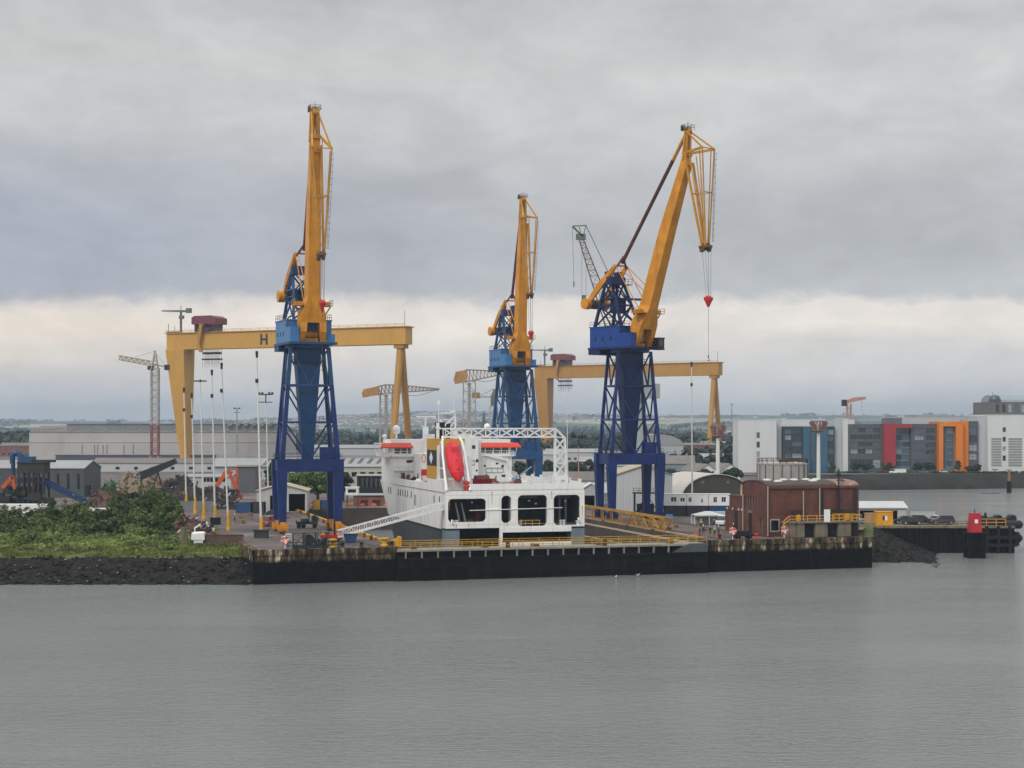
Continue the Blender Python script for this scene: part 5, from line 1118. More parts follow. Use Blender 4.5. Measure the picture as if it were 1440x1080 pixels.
for y in (BW+.6,BW+2.2,BW+5.2,BW+8): q = MB(); q.box((.16,y,4.6),(.29,y+.35,5.0)); q.build('bulkhead_lamp', whp, ph)
# concrete plinth with railing in front
pb = root('machinery_plinth', 'streaked concrete plinth with yellow handrail in front of the brick pump house', 'plinth', D(105.2,2.2,GZ), A16)
q = MB()
for a, b in ((0,3.2),(5.6,8.2),(10.6,13.4)): q.box((a,0,.15),(b,3.6,2.9))
q.box((-.2,-.3,2.9),(15.8,3.9,3.15)); q.build('concrete_block', conc, pb)
for a, b in ((3.2,5.6),(8.2,10.6),(13.4,15.2)): q = MB(); q.box((a,.8,.15),(b,3.5,2.9)); q.build('recess', blk, pb)
ryel = mat('rail_yellow','#d09a2c',.5,.15,.4,streak=.4,scol='#6b4a2c')
q = MB(); q.rail([(-1.4,-.2,2.2),(-.2,-.2,3.15),(15.6,-.2,3.15),(15.6,3.7,3.15)],1.25,1.9,.07); q.rail([(9.2,-.35,3.15),(13.2,-.35,3.15)],1.5,1.3,.09); q.build('handrail', ryel, pb)
q = MB(); q.box((7.3,-.35,3.1),(8.6,-.24,5.6)); q.build('white_board', whp, pb)
for x in (2.6,13.4): q = MB(); q.lathe([(.2,3.15),(.5,3.3),(.5,4.2),(.3,4.5)],(x,1.5,0),10); q.build('yellow_motor', ryel, pb)
# lifebuoys
def lifebuoy(label, loc, rz):
    rt = root('lifebuoy', label, 'lifebuoy', loc, rz, 'lifebuoys along the quay'); q = MB()
    for i in range(16):
        a, b = i*math.pi/8, (i+1)*math.pi/8; q.tube((.62*math.cos(a),0,1.55+.62*math.sin(a)),(.62*math.cos(b),0,1.55+.62*math.sin(b)),.17,n=6,m=1 if i % 4 == 0 else 0)
    q.build('ring', [mat('buoy_orange','#d8502e',.5,.1), whp], rt); q = MB(); q.beam((0,.2,0),(0,.2,2.2),.12); q.box((-.6,.17,.9),(.6,.22,2.2)); q.build('stand', whp, rt)
lifebuoy('orange lifebuoy on a stand at the foot of the concrete plinth', D(103.6,1.2,GZ+.15), A16)
lifebuoy('orange lifebuoy on a stand beside the black trailer, left of the brick pump house', D(92.6,1.2,GZ+.15), A16)
lifebuoy('orange lifebuoy standing on the left quay corner before the machinery', D(5.8,1.4,GZ+.15), A16)
# ---------- storage tank
tk = root('storage_tank', 'round pale rust streaked tank with railing on its rim, behind the brick pump house', 'tank', DW(1100,425)); tankm = mat('tank_pale','#a9a8a4',.6,.12,.3,streak=1.0,scol='#6b523e',sscale=.8,sz=.03)
q = MB(); q.lathe([(6.8,0),(6.8,11.8),(6.95,11.8),(6.95,12.1),(6.6,12.15),(0,12.9)], n=36); sh = q.build('shell', tankm, tk)
q = MB()
for i in range(18): a = i*math.pi/9; q.beam((6.84*math.cos(a),6.84*math.sin(a),.1),(6.84*math.cos(a),6.84*math.sin(a),11.7),.22)
q.build('ribs', mat('tank_rust','#6b4f3a',.8,.3,.5), sh)
q = MB(); pts = [(6.8*math.cos(i*math.pi/12),6.8*math.sin(i*math.pi/12),12.1) for i in range(25)]; q.rail(pts,1.3,1.8,.06); q.beam((-2,-6,12.8),(2,-6.2,12.9),.5,.7); q.build('rim_railing', brownm, tk)
# ---------- arched shed
s0 = DW(1008,470); ar = root('arched_shed', 'dark fronted arched shed with a pale rounded roof, behind the row of white cabins', 'shed', s0, R(14))
AW, AH = 11.4, 7.6
A = [(-AW*math.cos(math.pi*i/24), AH*math.sin(math.pi*i/24)) for i in range(25)]
q = MB(); q.face([(x,26,z) for x, z in A]); q.build('back', gclad, ar); q = MB(); q.face([(x,0,z) for x, z in A]); q.build('front', mat('olive_cladding','#4a4840',.7,.15,.3,streak=.3,scol='#33322c'), ar)
q = MB(); q.loft([[(x*1.03,y,z*1.03) for x, z in A]+[(x*1.0,y,z*1.0) for x, z in reversed(A)] for y in (-.5,26.5)]); q.build('roof', mat('roof_cream','#c2bcb4',.6,.1,.2,streak=.3,scol='#958d82',sz=1), ar)
for x in (-4.5,3.6): q = MB(); q.box((x-.5,-.06,4.9),(x+.5,-.003,5.7)); q.build('vent', conc, ar)
# ---------- cabins stacked on containers
CD = 384.0; s_ = CD/F
cmat = mat('container_blue','#2b4a78',.5,.15,.5,streak=.3,scol='#5a4434',clad=.5,cladw=.4); cmat2 = mat('container_dark','#33383f',.5,.15,.5,clad=.5,cladw=.4)
for i, (lab, m_) in enumerate((('dark container under the left white cabin',cmat2),('dark container under the middle white cabin',cmat2),('blue container under the right white cabin near the brick annexe',cmat))):
    x0 = gx(934.5+31*i,CD); rt = root('container', lab, 'container', (x0,CD,GZ), 0, 'containers carrying the cabins'); q = MB(); q.box((0,0,.1),(5.25,2.5,2.5)); q.build('body', m_, rt); q = MB()
    for x in (0,5.13): q.box((x,-.05,0),(x+.12,2.55,2.6))
    q.box((.12,-.05,2.48),(5.13,.05,2.58)); q.build('corner_frame', darkm, rt)
for i, lab in enumerate(('left of the three white cabins raised on containers','middle of the three white cabins raised on containers','right of the three white cabins raised on containers, with two windows')):
    x0 = gx(934.5+31*i,CD); rt = root('site_cabin', lab, 'cabin', (x0,CD-.1,GZ+2.62), 0, 'white site cabins'); ho = [[(1.6,2.9,1.0,2.1),(3.9,4.9,1.0,1.9)],[(.5,1.2,.9,2.0),(3.6,4.0,.7,1.7)],[(1.2,2.0,.8,2.1),(3.2,4.2,.9,2.1)]][i]
    q = MB(); q.wall((0,0,0),(1,0,0),5.3,2.75,ho,.15); q.wall((5.3,0,0),(0,1,0),2.6,2.75); q.wall((5.3,2.6,0),(-1,0,0),5.3,2.75); q.wall((0,2.6,0),(0,-1,0),2.6,2.75); q.box((-.08,-.08,2.75),(5.38,2.68,2.9)); q.build('body', whp, rt)
    for a, b, c, e in ho: q = MB(); q.box((a,.1,c),(b,.14,e)); q.box(((a+b)/2-.04,.05,c),((a+b)/2+.04,.099,e),1); q.build('window', [glassm, whp], rt)
# ---------- white shed behind the right crane
shed('workshop', 'pale grey gabled workshop with beige roof behind the right dock crane legs', 'workshop', (gx(866,404),404,GZ), 0, 14.6, 26, 9.6, 2.4, mat('workshop_grey','#c6cacb',.5,.06,.1,streak=.15,scol='#8f9496',clad=.4,cladw=.8), roofb, [(6.6,8.0,.05,2.4,'door')], 'y')
# steel staging in front of it
q = MB(); stg = root('steel_staging', 'dark steel staging with a stair against the pale grey workshop', 'staging', DW(893,392))
for x in (0,3,6): 
    for y in (0,3): q.beam((x,y,0),(x,y,5.2),.25)
q.box((-.4,-.3,5.2),(6.4,3.3,5.5)); q.beam((0,0,.2),(3,0,5),.18); q.beam((6,0,.2),(3,0,5),.18); q.rail([(-.4,-.3,5.5),(6.4,-.3,5.5)],1.1,1.5,.05); q.build('frame', darkm, stg); q = MB(); q.box((.6,.4,.1),(4.8,2.6,2.6)); q.build('dark_drum_store', blk, stg)
shed('store', 'low grey store with white peaked roof, right of the ship stern', 'store', (gx(815,432),432,GZ), 0, 6.4, 8, 4.4, 1.9, gclad, whp, [(1.0,4.2,.05,3.0,'open')], 'y')
# ---------- marquee, people, vans come later; hall and roofs behind
hl = root('domed_hall', 'pale barrel roofed hall far behind the right dock crane', 'hall', (gx(926,900),900,GZ)); HWd = 14.5
A = [(-HWd*math.cos(math.pi*i/20), 11+6.6*math.sin(math.pi*i/20)) for i in range(21)]
q = MB(); q.loft([[(x,y,z) for x, z in A] for y in (0,60)]); q.build('roof', roofg, hl); q = MB(); q.box((-HWd,.2,0),(HWd,59.8,11.2)); q.build('wall', gclad, hl)
shed('warehouse', 'grey brown roofed warehouse between the domed hall and the white gables', 'warehouse', (gx(931,705),705,GZ), R(-6), 14.5, 34, 5.2, 3.4, mat('blue_grey_wall','#7c8a94',.6,.1,.1), roofd, [(1,13,.4,2.0,'window')], 'x')
shed('gabled_shed', 'white gabled shed, left of the pair in front of the dark hedge', 'shed', (gx(982,640),640,GZ), R(10), 8.2, 26, 3.6, 3.0, whp, roofd, [(3,5,.1,2.2,'door')], 'y')
shed('gabled_shed', 'white gabled shed, right of the pair, beside the white office block', 'shed', (gx(1013,640),640,GZ), R(10), 8.4, 26, 3.6, 3.2, whp, roofd, [(3,5,.1,2.2,'door')], 'y')
shed('mill', 'old brick mill with pale upper strip far behind the white column', 'mill', (gx(958,1100),1100,GZ), 0, 24, 15, 9, 1.5, brick2, roofd, [(2+i*3.6,4+i*3.6,4.5,7,'window') for i in range(6)], 'x')
# ---------- offices across the basin
OD, OZ = 742.0, GZ+.2
def ox(px, d=OD): return gx(px,d)
def oz(py, d=OD): return gz(py,d)-OZ
wpan = mat('panel_white','#d3d6d6',.45,.04,.05,streak=.18,scol='#a4a9aa',sscale=.2)
lpan = mat('panel_light_grey','#b9bdbf',.45,.05,.05,streak=.15,scol='#8f9597',sscale=.2)
dgl = mat('curtain_dark','#4a4b4f',.4,.08,.2)
fl = [mat('pane_dark','#20262c',.1,.15,.8,spec=.8), mat('pane_blue','#4d6478',.12,.2,.6,spec=.8), mat('pane_pale','#9aa6ad',.15,.2,.6,spec=.8)]
fram = mat('mullion','#55585c',.5,.05)
def block(rt, name, px0, px1, py, dep, m, d=OD, back=18, wins=()):
    x0, x1, z = ox(px0,d)-base.x, ox(px1,d)-base.x, oz(py,d); q = MB(); y0 = d+dep-base.y
    holes = [(ox(a,d)-base.x-x0, ox(b,d)-base.x-x0, oz(e,d), oz(c,d)) for a, b, c, e in wins]
    q.wall((x0,y0,0),(1,0,0),x1-x0,z,holes,.5); q.wall((x1,y0,0),(0,1,0),back,z); q.wall((x1,y0+back,0),(-1,0,0),x1-x0,z); q.wall((x0,y0+back,0),(0,-1,0),back,z); q.face([(x0,y0,z),(x1,y0,z),(x1,y0+back,z),(x0,y0+back,z)])
    q.box((x0-.1,y0-.1,z),(x1+.1,y0+back+.1,z+.3)); o = q.build(name, m, rt)
    for h in holes:
        q = MB(); a, b, c, e = h[0]+x0, h[1]+x0, h[2], h[3]; q.box((a,y0+.40,c),(b,y0+.45,e)); n = max(1,round((b-a)/1.6))
        for i in range(1,n): x = a+(b-a)*i/n; q.box((x-.06,y0+.30,c),(x+.06,y0+.399,e),1)
        q.box((a,y0+.30,(c+e)/2-.05),(b,y0+.399,(c+e)/2+.05),1); q.build('window', [fl[orng.choice((0,0,0,1,1,2))], fram], rt)
    return o
orng = random.Random(12)
base = Vector((ox(1038),OD,OZ)); of1 = root('office_block', 'plain white office block with one column of small windows, left end of the offices', 'office block', base)
block(of1,'tower',1038,1092,591,0,wpan,wins=[(1064,1068.5,608,616),(1064,1068.5,621,629.5),(1064,1068.5,635,643)])
block(of1,'set_back_wing',1092.1,1101,591.5,4,lpan); block(of1,'rear_wing',1101.1,1216,590,22,wpan,back=30)
base = Vector((ox(1101),OD,OZ)); of2 = root('office_block', 'dark and steel blue glass office front behind the white column', 'office block', base)
bluep = mat('panel_steel_blue','#3d637b',.4,.08,.1)
g1 = [(1105,1113.5,603.5+i*8.6,609.8+i*8.6) for i in range(5)]+[(1115,1128.5,603.5+i*8.6,609.8+i*8.6) for i in range(5)]
block(of2,'glazed_bay',1102,1130,600.5,2,mat('panel_navy','#39424b',.4,.1,.1),wins=g1); block(of2,'blue_fin',1130.05,1139,600.5,.5,bluep); block(of2,'blue_wall',1139.05,1152,600.8,3,bluep,wins=[(1141,1147,606,650)]); block(of2,'blue_fin',1152.05,1164,600.2,.5,bluep)
block(of2,'glazed_bay',1164.05,1175,600.5,2,mat('panel_navy','#39424b'),wins=[(1165.5,1173.5,604+i*9,611+i*9) for i in range(6)]); block(of2,'grey_pier',1175.1,1186,590,4,lpan); block(of2,'white_pier',1186.1,1193,589,1,wpan)
base = Vector((ox(1193),OD,OZ)); of3 = root('office_block', 'long dark glazed office front with red and orange panels above parked cars', 'office block', base)
dpan = mat('panel_charcoal','#58595d',.45,.08,.1)
w1 = []
for i in range(4):
    for a, b in ((1197,1206.5),(1207.5,1217),(1218,1227.5),(1228.5,1238.5)): w1.append((a,b,601.5+i*10,607.5+i*10))
for a, b in ((1197,1206.5),(1207.5,1217),(1218,1227.5),(1228.5,1238.5)): w1.append((a,b,646,658))
block(of3,'charcoal_bay',1193.05,1242,597.4,1,dpan,wins=w1)
redp = mat('panel_red','#a03238',.45,.06,.1); orgp = mat('panel_orange','#e07f1c',.45,.05,.1)
block(of3,'red_fin',1242.05,1259,596.8,-1,redp)
w2 = []
for i in range(6):
    for a, b in ((1260.3,1270),(1271,1281.5)): w2.append((a,b,603+i*9.2,610+i*9.2))
block(of3,'glass_stair_bay',1259.05,1282,602,3,mat('panel_glass_grey','#6d7a84',.3,.1),wins=w2); block(of3,'red_header',1259.05,1282,597,-.5,redp,back=3.4) if False else None
q = MB(); q.box((ox(1259.05)-base.x,-1,oz(601.9)),(ox(1282)-base.x,18,oz(596.8))); q.build('red_header', redp, of3)
w3 = []
for i in range(4):
    for a, b in ((1287,1300),(1303,1315)): w3.append((a,b,602.5+i*10,608.5+i*10))
w3 += [(1287,1300,646,657),(1303,1315,646,657)]
block(of3,'charcoal_bay',1282.05,1318,597,1,dpan,wins=w3)
block(of3,'orange_jamb',1318.05,1324,594,-3,orgp); block(of3,'orange_jamb',1342,1352,594,-3,orgp); block(of3,'orange_side',1352.05,1362,593.2,0,orgp)
q = MB(); q.box((ox(1324)-base.x,-2.97,oz(599.5)),(ox(1342)-base.x,15,oz(594))); q.build('orange_header', orgp, of3)
block(of3,'glass_stair_bay',1324.05,1341.9,599.6,0,mat('panel_glass_grey','#6d7a84'),back=14,wins=[(1325,1329.5,602,656)]+[(1331.5,1340.5,602+i*9.2,609.4+i*9.2) for i in range(6)])
block(of3,'brown_glass_bay',1362.05,1377,593.2,1.5,dpan,wins=[(1364,1375,600+i*12.5,609+i*12.5) for i in range(4)])
block(of3,'grey_pier',1377.05,1389,586,3,lpan,back=24); block(of3,'plant_storey',1262,1286,588.5,24,mat('plant_grey','#6a6c72',.5,.1),back=8); block(of3,'rear_wing',1281,1377,586.5,32.1,lpan,back=20)
base = Vector((ox(1389),OD,OZ)); of4 = root('office_block', 'big white louvred office block at the right edge with four small windows', 'office block', base)
block(of4,'tower',1389.1,1500,584,0,wpan,back=30,wins=[(1410,1414.5,601,607.5),(1410,1414.5,614.5,621),(1410,1414.5,628,634.5),(1410,1414.5,640.5,648)])
for s in (0,1):
    a, b = ((1394,1408),(1418,1437))[s]
    for i in range(11): q = MB(); z = oz(617+i*3.7); q.box((ox(a)-base.x,-.25,z-.35),(ox(b)-base.x,-.003,z+.35)); q.build('louvre', mat('louvre_grey','#8f9492',.5,.1), of4)
base = Vector((ox(1390,900),900,OZ)); of5 = root('office_block', 'dark grey stone office with curved glass roof peeping over the white louvred block', 'office block', base)
block(of5,'stone_front',1390,1470,566,0,mat('stone_grey','#6f6c68',.7,.1,.2),d=900,back=30,wins=[(1400+i*9,1405+i*9,568,580) for i in range(7)])
q = MB(); z0 = oz(566,900)+.3; A = [(y, z0+4.2*math.sin(math.pi*i/10)) for i, y in enumerate([15-13*math.cos(math.pi*i/10) for i in range(11)])]
q.loft([[(x,y,z) for y, z in A] for x in (4,33)]); q.tube((3,2,z0),(3,2,z0+6),.15); q.build('vaulted_roof', mat('vault_glass','#8c979c',.3,.1), of5)
q = MB(); q.lathe([(3.4,0),(3.4,1.5),(2.6,3.4),(0,4.4)],(4.5,3,z0),14); q.build('corner_drum', mat('drum_blue','#4a5665',.4,.1), of5)
# ---------- right pier
pier = root('pier', 'dark timber pier reaching out to the right, cars parked on top', 'pier', (gx(1224,PIERD0),PIERD0,0)); o0 = Vector(pier.location)
pm = mat('pier_timber','#171614',.85,.35,.4,streak=.5,scol='#2c251f',sscale=.8,spec=.15)
xe = gx(1427,PIERD0)-o0.x
q = MB(); n = 44
for i in range(n): a, b = xe*i/n, xe*(i+.86)/n; q.box((a,-.15+.2*orng.random(),-3),(b,.6,GZ-.5))
q.box((0,.6,-3),(xe,18.6,GZ-.5)); q.build('sheet_piles', pm, pier)
q = MB(); q.box((-.5,-.3,GZ-.5),(xe,18.8,GZ-.02)); q.build('deck', conc, pier)
q = MB()
for z in (1.4,3.1): q.box((xe*.78,-.9,z),(xe+.3,-.35,z+.7))
for x in (xe*.8,xe*.88,xe*.96): q.beam((x,-.7,-3),(x,-.7,GZ),.55)
q.box((xe,-.5,1.6),(xe+.9,10,4.6)); q.build('fender_frame', blk, pier)
for i, (z, y) in enumerate(((3.2,1.5),(6.2,1.3))):
    q = MB(); q.loft([[(xe+dx, y+5*yy, z+r_*math.sin(a)) for a in [0]] for dx, yy, r_ in ()]) if False else None
    q = MB(); q.tube((xe-2.2,y,z),(xe+1.6,y,z),.95,n=14); q.tube((xe+1.6,y,z),(xe+2.1,y,z),.95,.5,n=14); q.build('rubber_fender', mat('rubber','#1c1d20',.6,.2), pier)
q = MB(); q.rail([(xe*.74,.2,GZ),(xe*.94,.2,GZ)],1.5,2,.07); q.build('railing', ryel, pier)
q = MB(); q.rail([(xe*.40,.3,GZ),(xe*.74,.3,GZ)],1.0,2.4,.06); q.build('edge_railing', brownm, pier)
q = MB()
for i in range(9): x = xe*.76+i*1.05; q.tube((x,3,GZ+.5+.5*(i%3)),(x,6,GZ+.5+.5*(i%3)),.55+.25*orng.random(),n=9)
q.box((xe*.78,2.2,GZ),(xe*.97,3.2,GZ+1.6)); q.beam((xe*.77,2.5,GZ),(xe*.77,2.5,GZ+2.6),.6); q.beam((xe*.82,2.5,GZ),(xe*.82,2.5,GZ+2.8),.4); hp = q; solo('fender_heap', hp, mat('rubber','#1c1d20'), 'heap of black fenders and hoses on the pier end', 'heap', None, tuple(o0))
# red beacon on its dolphin
bc = Vector((gx(1370.5,334),334,0)); rt = root('beacon', 'red tapered beacon box with a white square, in front of the pier', 'beacon', bc+Vector((0,0,5.5)))
q = MB(); q.loft([[(-1.25,-1.25,0),(1.25,-1.25,0),(1.25,1.25,0),(-1.25,1.25,0)],[(-.95,-.95,3.9),(.95,-.95,3.9),(.95,.95,3.9),(-.95,.95,3.9)]]); q.box((-1.0,-1.0,3.9),(1.0,1.0,4.05)); q.build('body', mat('beacon_red','#b3242f',.45,.1,.5), rt)
q = MB(); q.box((-.3,-1.16,1.95),(.4,-1.10,2.75)); q.build('white_square', whp, rt); q = MB(); q.tube((0,0,4.05),(0,0,4.9),.1); q.build('lantern', darkm, rt)
rt = root('mooring_dolphin', 'dark timber dolphin standing in the water under the red beacon', 'dolphin', bc)
for x, y in ((-1.5,-1.4),(1.5,-1.4),(1.5,1.4),(-1.5,1.4)): q = MB(); q.beam((x*1.1,y*1.1,-3),(x,y,5.1),.6); q.build('pile', pm, rt)
q = MB(); q.box((-2,-1.9,5.0),(2,1.9,5.46)); q.box((-1.9,-1.8,2.4),(1.9,1.8,3.0)); q.beam((-1.7,-1.8,.4),(1.7,-1.8,4.8),.35); q.beam((1.7,-1.8,.4),(-1.7,-1.8,4.8),.35); q.box((-1.4,-1.2,-1),(1.4,1.2,5)); q.build('bracing', pm, rt)
# pier buildings
rt = shed('store', 'low pale roofed store with dark open front on the pier', 'store', (gx(1204,362),362,GZ), 0, 11.6, 9, 3.2, 1.2, wclad, mat('roof_white_grey','#bdbfc0',.5,.06), [(.8,9.6,.05,2.6,'open')], 'x')
q = MB(); q.box((0,0,0),(5.6,.25,2.3)); q.box((0,-.05,2.3),(5.6,.3,2.45)); solo('screen_wall', q, wclad, 'pale screen wall on the pier behind the parked cars', 'wall', None, (gx(1281,360),360,GZ))
rt = root('kiosk', 'small yellow kiosk with a square window on the pier', 'kiosk', (gx(1233,349),349,GZ)); q = MB(); q.wall((0,0,0),(1,0,0),3.6,2.9,[(1.3,2.4,1.1,2.1)],.15); q.wall((3.6,0,0),(0,1,0),2.4,2.9); q.wall((3.6,2.4,0),(-1,0,0),3.6,2.9); q.wall((0,2.4,0),(0,-1,0),2.4,2.9); q.box((-.1,-.1,2.9),(3.7,2.5,3.05)); q.build('body', mat('kiosk_yellow','#dc9a1e',.5,.1,.5), rt); q = MB(); q.box((1.3,.1,1.1),(2.4,.13,2.1)); q.box((1.8,.03,1.1),(2.4,.099,2.1),1); q.build('window', [glassm, whp], rt)
q = MB(); q.box((0,0,.2),(2.2,2,2.4)); q.box((-.1,-.1,2.4),(2.3,2.1,2.5)); q.box((.1,.1,0),(2.1,1.9,.2)); solo('plywood_crate', q, mat('plywood','#b0936a',.8,.15,.6), 'tan plywood crate left of the yellow kiosk', 'crate', None, (gx(1218,352),352,GZ))
# post and driftwood in the basin
rt = root('marker_post', 'rusty topped timber post standing alone in the basin water', 'post', (gx(1419,662),662,0)); q = MB(); q.beam((0,0,-3),(0,0,5),1.7,1.7,1.5,1.5); q.build('pile', pm, rt); q = MB(); q.beam((0,0,5),(0,0,9.6),1.0,1.0,.8,.8); q.beam((-1.4,0,9.7),(1.4,0,9.7),.4,.3); q.build('topmark', mat('post_rust','#8a6a4c',.7,.2), rt)
q = MB()
for i in range(5): x = i*1.5; q.tube((x,orng.uniform(-.4,.4),.05),(x+1.9,orng.uniform(-.4,.4),.12),.16+.12*orng.random(),.12,n=7)
solo('driftwood', q, blk, 'dark driftwood floating in the basin', 'driftwood', None, (gx(1380,655),655,0))
# ---------- the long hall and the yard buildings on the left
def P2(px, py, d, o): return W(px,py,d)-Vector(o)
b0 = Vector((gx(41,1000),1000,GZ)); rt = root('long_hall', 'very long pale grey hall with clerestory roof on the left skyline', 'hall', b0, R(-2)); hw = 161.0
hallm = mat('hall_grey','#b6b3b1',.6,.06,.03,streak=.3,scol='#8d8580',sscale=.08,sz=.3)
q = MB(); q.wall((0,0,0),(1,0,0),hw,18.6); q.wall((hw,0,0),(0,1,0),60,18.6); q.wall((0,60,0),(0,-1,0),60,18.6); q.box((-.2,-.25,12.0),(hw+.2,-.003,12.35)); w_ = q.build('wall', hallm, rt)
for x in (34,42,44,47.5,50,61,67): q = MB(); q.box((x,-.3,4.5),(x+.35,-.01,10.5)); q.build('downpipe', mat('pipe_rust','#8d6d60',.6,.1), w_)
q = MB(); q.prism([(-.3,-.5,18.6),(-.3,26,22.6),(-.3,60,18.6)],(hw+.6,0,0)); q.build('roof', roofd, rt)
q = MB(); q.box((22,8,19),(hw-1,22,23.4)); q.box((21.5,7.5,23.4),(hw,22.5,23.8),1); q.build('clerestory', [mat('clerestory_grey','#7f8286',.4,.1,.1), roofd], rt)
for i in range(12): x = 26+i*11.2; q = MB(); q.box((x,1.5,19.4),(x+.9,3,20.7)); q.build('roof_vent', roofg, rt)
q = MB(); q.rail([(3,2,19),(20,4,20)],1.2,3,.08); q.build('roof_railing', brownm, rt)
for i in range(6): q = MB(); x = 126+i*5.2; q.loft([[(x,6,22.4),(x+2.6,6,22.4),(x+2.6,8,23.3),(x,8,23.3)],[(x+1.6,6.9,24.6),(x+4,6.9,24.6),(x+4,8.4,24.9),(x+1.6,8.4,24.9)]]); q.build('skylight', [mat('skylight_dark','#4c5158',.3,.1)], rt)
shed('low_store', 'long low slate blue store along the foot of the long grey hall', 'store', (gx(78,938),938,GZ), R(-2), 139, 12, 4.9, 0.3, mat('slate_blue_cladding','#4b545d',.5,.1,.05,clad=.4,cladw=1.2), roofd, [(84,86,.2,3.6,'door')])
shed('gabled_hall', 'dark grey clad shed with pale roof and tall dark windows at the left edge', 'shed', (gx(-46,490),490,GZ), R(-5), 37.6, 15, 9.0, 2.2, dclad, roofg, [(22+i*3.3,23.1+i*3.3,2.5,7.4) for i in range(5)]+[(5,6.1,2.5,7.4)], side=[(.8,6,.05,3.6,'door')], over=.25)
b0 = (gx(30,428),428,GZ); o = Vector(b0); rt = root('sorting_plant', 'blue conveyor and dark hopper of a scrap sorting plant before the dark grey shed', 'plant', b0); D_ = 428
blue_c = mat('conveyor_blue','#1b3768',.5,.2,.5,streak=.4,scol='#141f38'); dkc = mat('hopper_dark','#33312f',.7,.3,.5,streak=.4,scol='#5a4034')
q = MB(); q.box(P2(29,665,D_,o)-Vector((0,3,0)),P2(66,651,D_,o)+Vector((0,3,0))); q.box(P2(28,650.9,D_,o)-Vector((0,3.3,0)),P2(67,649.5,D_,o)+Vector((0,3.3,0)))
for px in (31,37,44,51,58,65):
    for dy in (-2.6,2.6): q.beam(P2(px,665,D_,o)+Vector((0,dy,0)), P2(px,712,D_,o)+Vector((0,dy,0)), .4)
for a, c in ((31,44),(44,58)): q.beam(P2(a,675,D_,o)+Vector((0,-2.6,0)),P2(c,665,D_,o)+Vector((0,-2.6,0)),.25)
q.build('hopper', dkc, rt)
q = MB()
for dy in (-1.3,1.3):
    q.beam(P2(26,674,D_,o)+Vector((0,dy,0)),P2(58,673.5,D_,o)+Vector((0,dy,0)),.25,.9); q.beam(P2(58,673.5,D_,o)+Vector((0,dy,0)),P2(120,704,D_,o)+Vector((0,dy,0)),.25,.9); q.beam(P2(26,678,D_,o)+Vector((0,dy,0)),P2(57,678,D_,o)+Vector((0,dy,0)),.2,.3); q.beam(P2(57,678,D_,o)+Vector((0,dy,0)),P2(116,706,D_,o)+Vector((0,dy,0)),.2,.3)
    for i in range(12): a = P2(58+5*i,673.5+2.46*i,D_,o)+Vector((0,dy,0)); q.beam(a, a+Vector((0,0,-.9)), .15)
q.add([P2(26,674.5,D_,o)+Vector((0,-1.2,0)),P2(58,674.5,D_,o)+Vector((0,-1.2,0)),P2(58,674.5,D_,o)+Vector((0,1.2,0)),P2(26,674.5,D_,o)+Vector((0,1.2,0)),P2(120,704.5,D_,o)+Vector((0,-1.2,0)),P2(120,704.5,D_,o)+Vector((0,1.2,0))],[(0,1,2,3),(1,4,5,2)]); q.build('conveyor', blue_c, rt)
q = MB(); pts = [P2(17.5,652,D_,o),P2(17.5,640,D_,o),P2(20,637.5,D_,o),P2(25,637,D_,o),P2(28.5,639,D_,o),P2(29,645,D_,o)]; q.path(pts,.75,10); q.build('duct', mat('duct_blue','#1d4a70',.5,.15,.4), rt)
q = MB(); q.box(P2(28,650,D_,o)-Vector((0,2,0)),P2(48,642,D_,o)+Vector((0,2,0))); q.prism([P2(28,642,D_,o)-Vector((0,2,0)),P2(38,642,D_,o)-Vector((0,2,0)),P2(36,638,D_,o)-Vector((0,2,0)),P2(29,638,D_,o)-Vector((0,2,0))],(0,4,0)); q.box(P2(17,672,D_,o)-Vector((0,1,0)),P2(20,651,D_,o)+Vector((0,1,0))); q.build('filter_box', mat('duct_blue','#1d4a70'), rt)
q = MB(); q.box(P2(50,650,D_,o)-Vector((0,1.2,0)),P2(77,646.5,D_,o)+Vector((0,1.2,0))); q.build('discharge_arm', dkc, rt)
rg = random.Random(5); q = MB()
for i in range(26): a = P2(rg.uniform(4,60),rg.uniform(684,706),D_,o)+Vector((0,rg.uniform(-3,2),0)); s = Vector((rg.uniform(.6,1.8),rg.uniform(.5,1.4),rg.uniform(.3,1.1))); q.box(a-s,a+s,rg.choice((0,0,1)))
q.box(P2(4,708,D_,o)-Vector((0,2,0)),P2(72,700,D_,o)+Vector((0,3,0))); q.build('screens', [dkc, mat('plant_bluegreen','#2f4a58',.6,.2,.5)], rt)
orn = mat('grab_orange','#c2592a',.5,.15,.6,streak=.3,scol='#7a3a24')
def digger(label, o_, pts1, pts2, w_=.7, grab=True):
    o = Vector(o_); rt = root('material_handler', label, 'excavator', o_); q = MB(); d = o.y
    q.beam(P2(*pts1[0],d,o),P2(*pts1[1],d,o),w_,1.2*w_); q.build('boom', orn, rt); q = MB(); q.beam(P2(*pts2[0],d,o),P2(*pts2[1],d,o),w_*.8,w_); q.build('stick', orn, rt)
    q = MB(); q.box((-1.3,-1.2,1.4),(1.6,1.2,3.2)); q.box((-1.3,-1.2,3.2),(0,0,4.2)); q.build('cab', darkm, rt); q = MB(); q.box((-2,-1.6,0),(2,-.9,1)); q.box((-2,.9,0),(2,1.6,1)); q.box((-1,-1,.9),(1,1,1.4)); q.build('tracks', blk, rt)
    if grab:
        t = P2(*pts2[1],d,o); q = MB()
        for i in range(4): a = i*math.pi/2; q.beam(t,t+Vector((.9*math.cos(a),.9*math.sin(a),-1.0)),.3); q.beam(t+Vector((.9*math.cos(a),.9*math.sin(a),-1.0)),t+Vector((.2*math.cos(a),.2*math.sin(a),-2)),.25,.25,.1,.1)
        q.build('grab', darkm, rt)
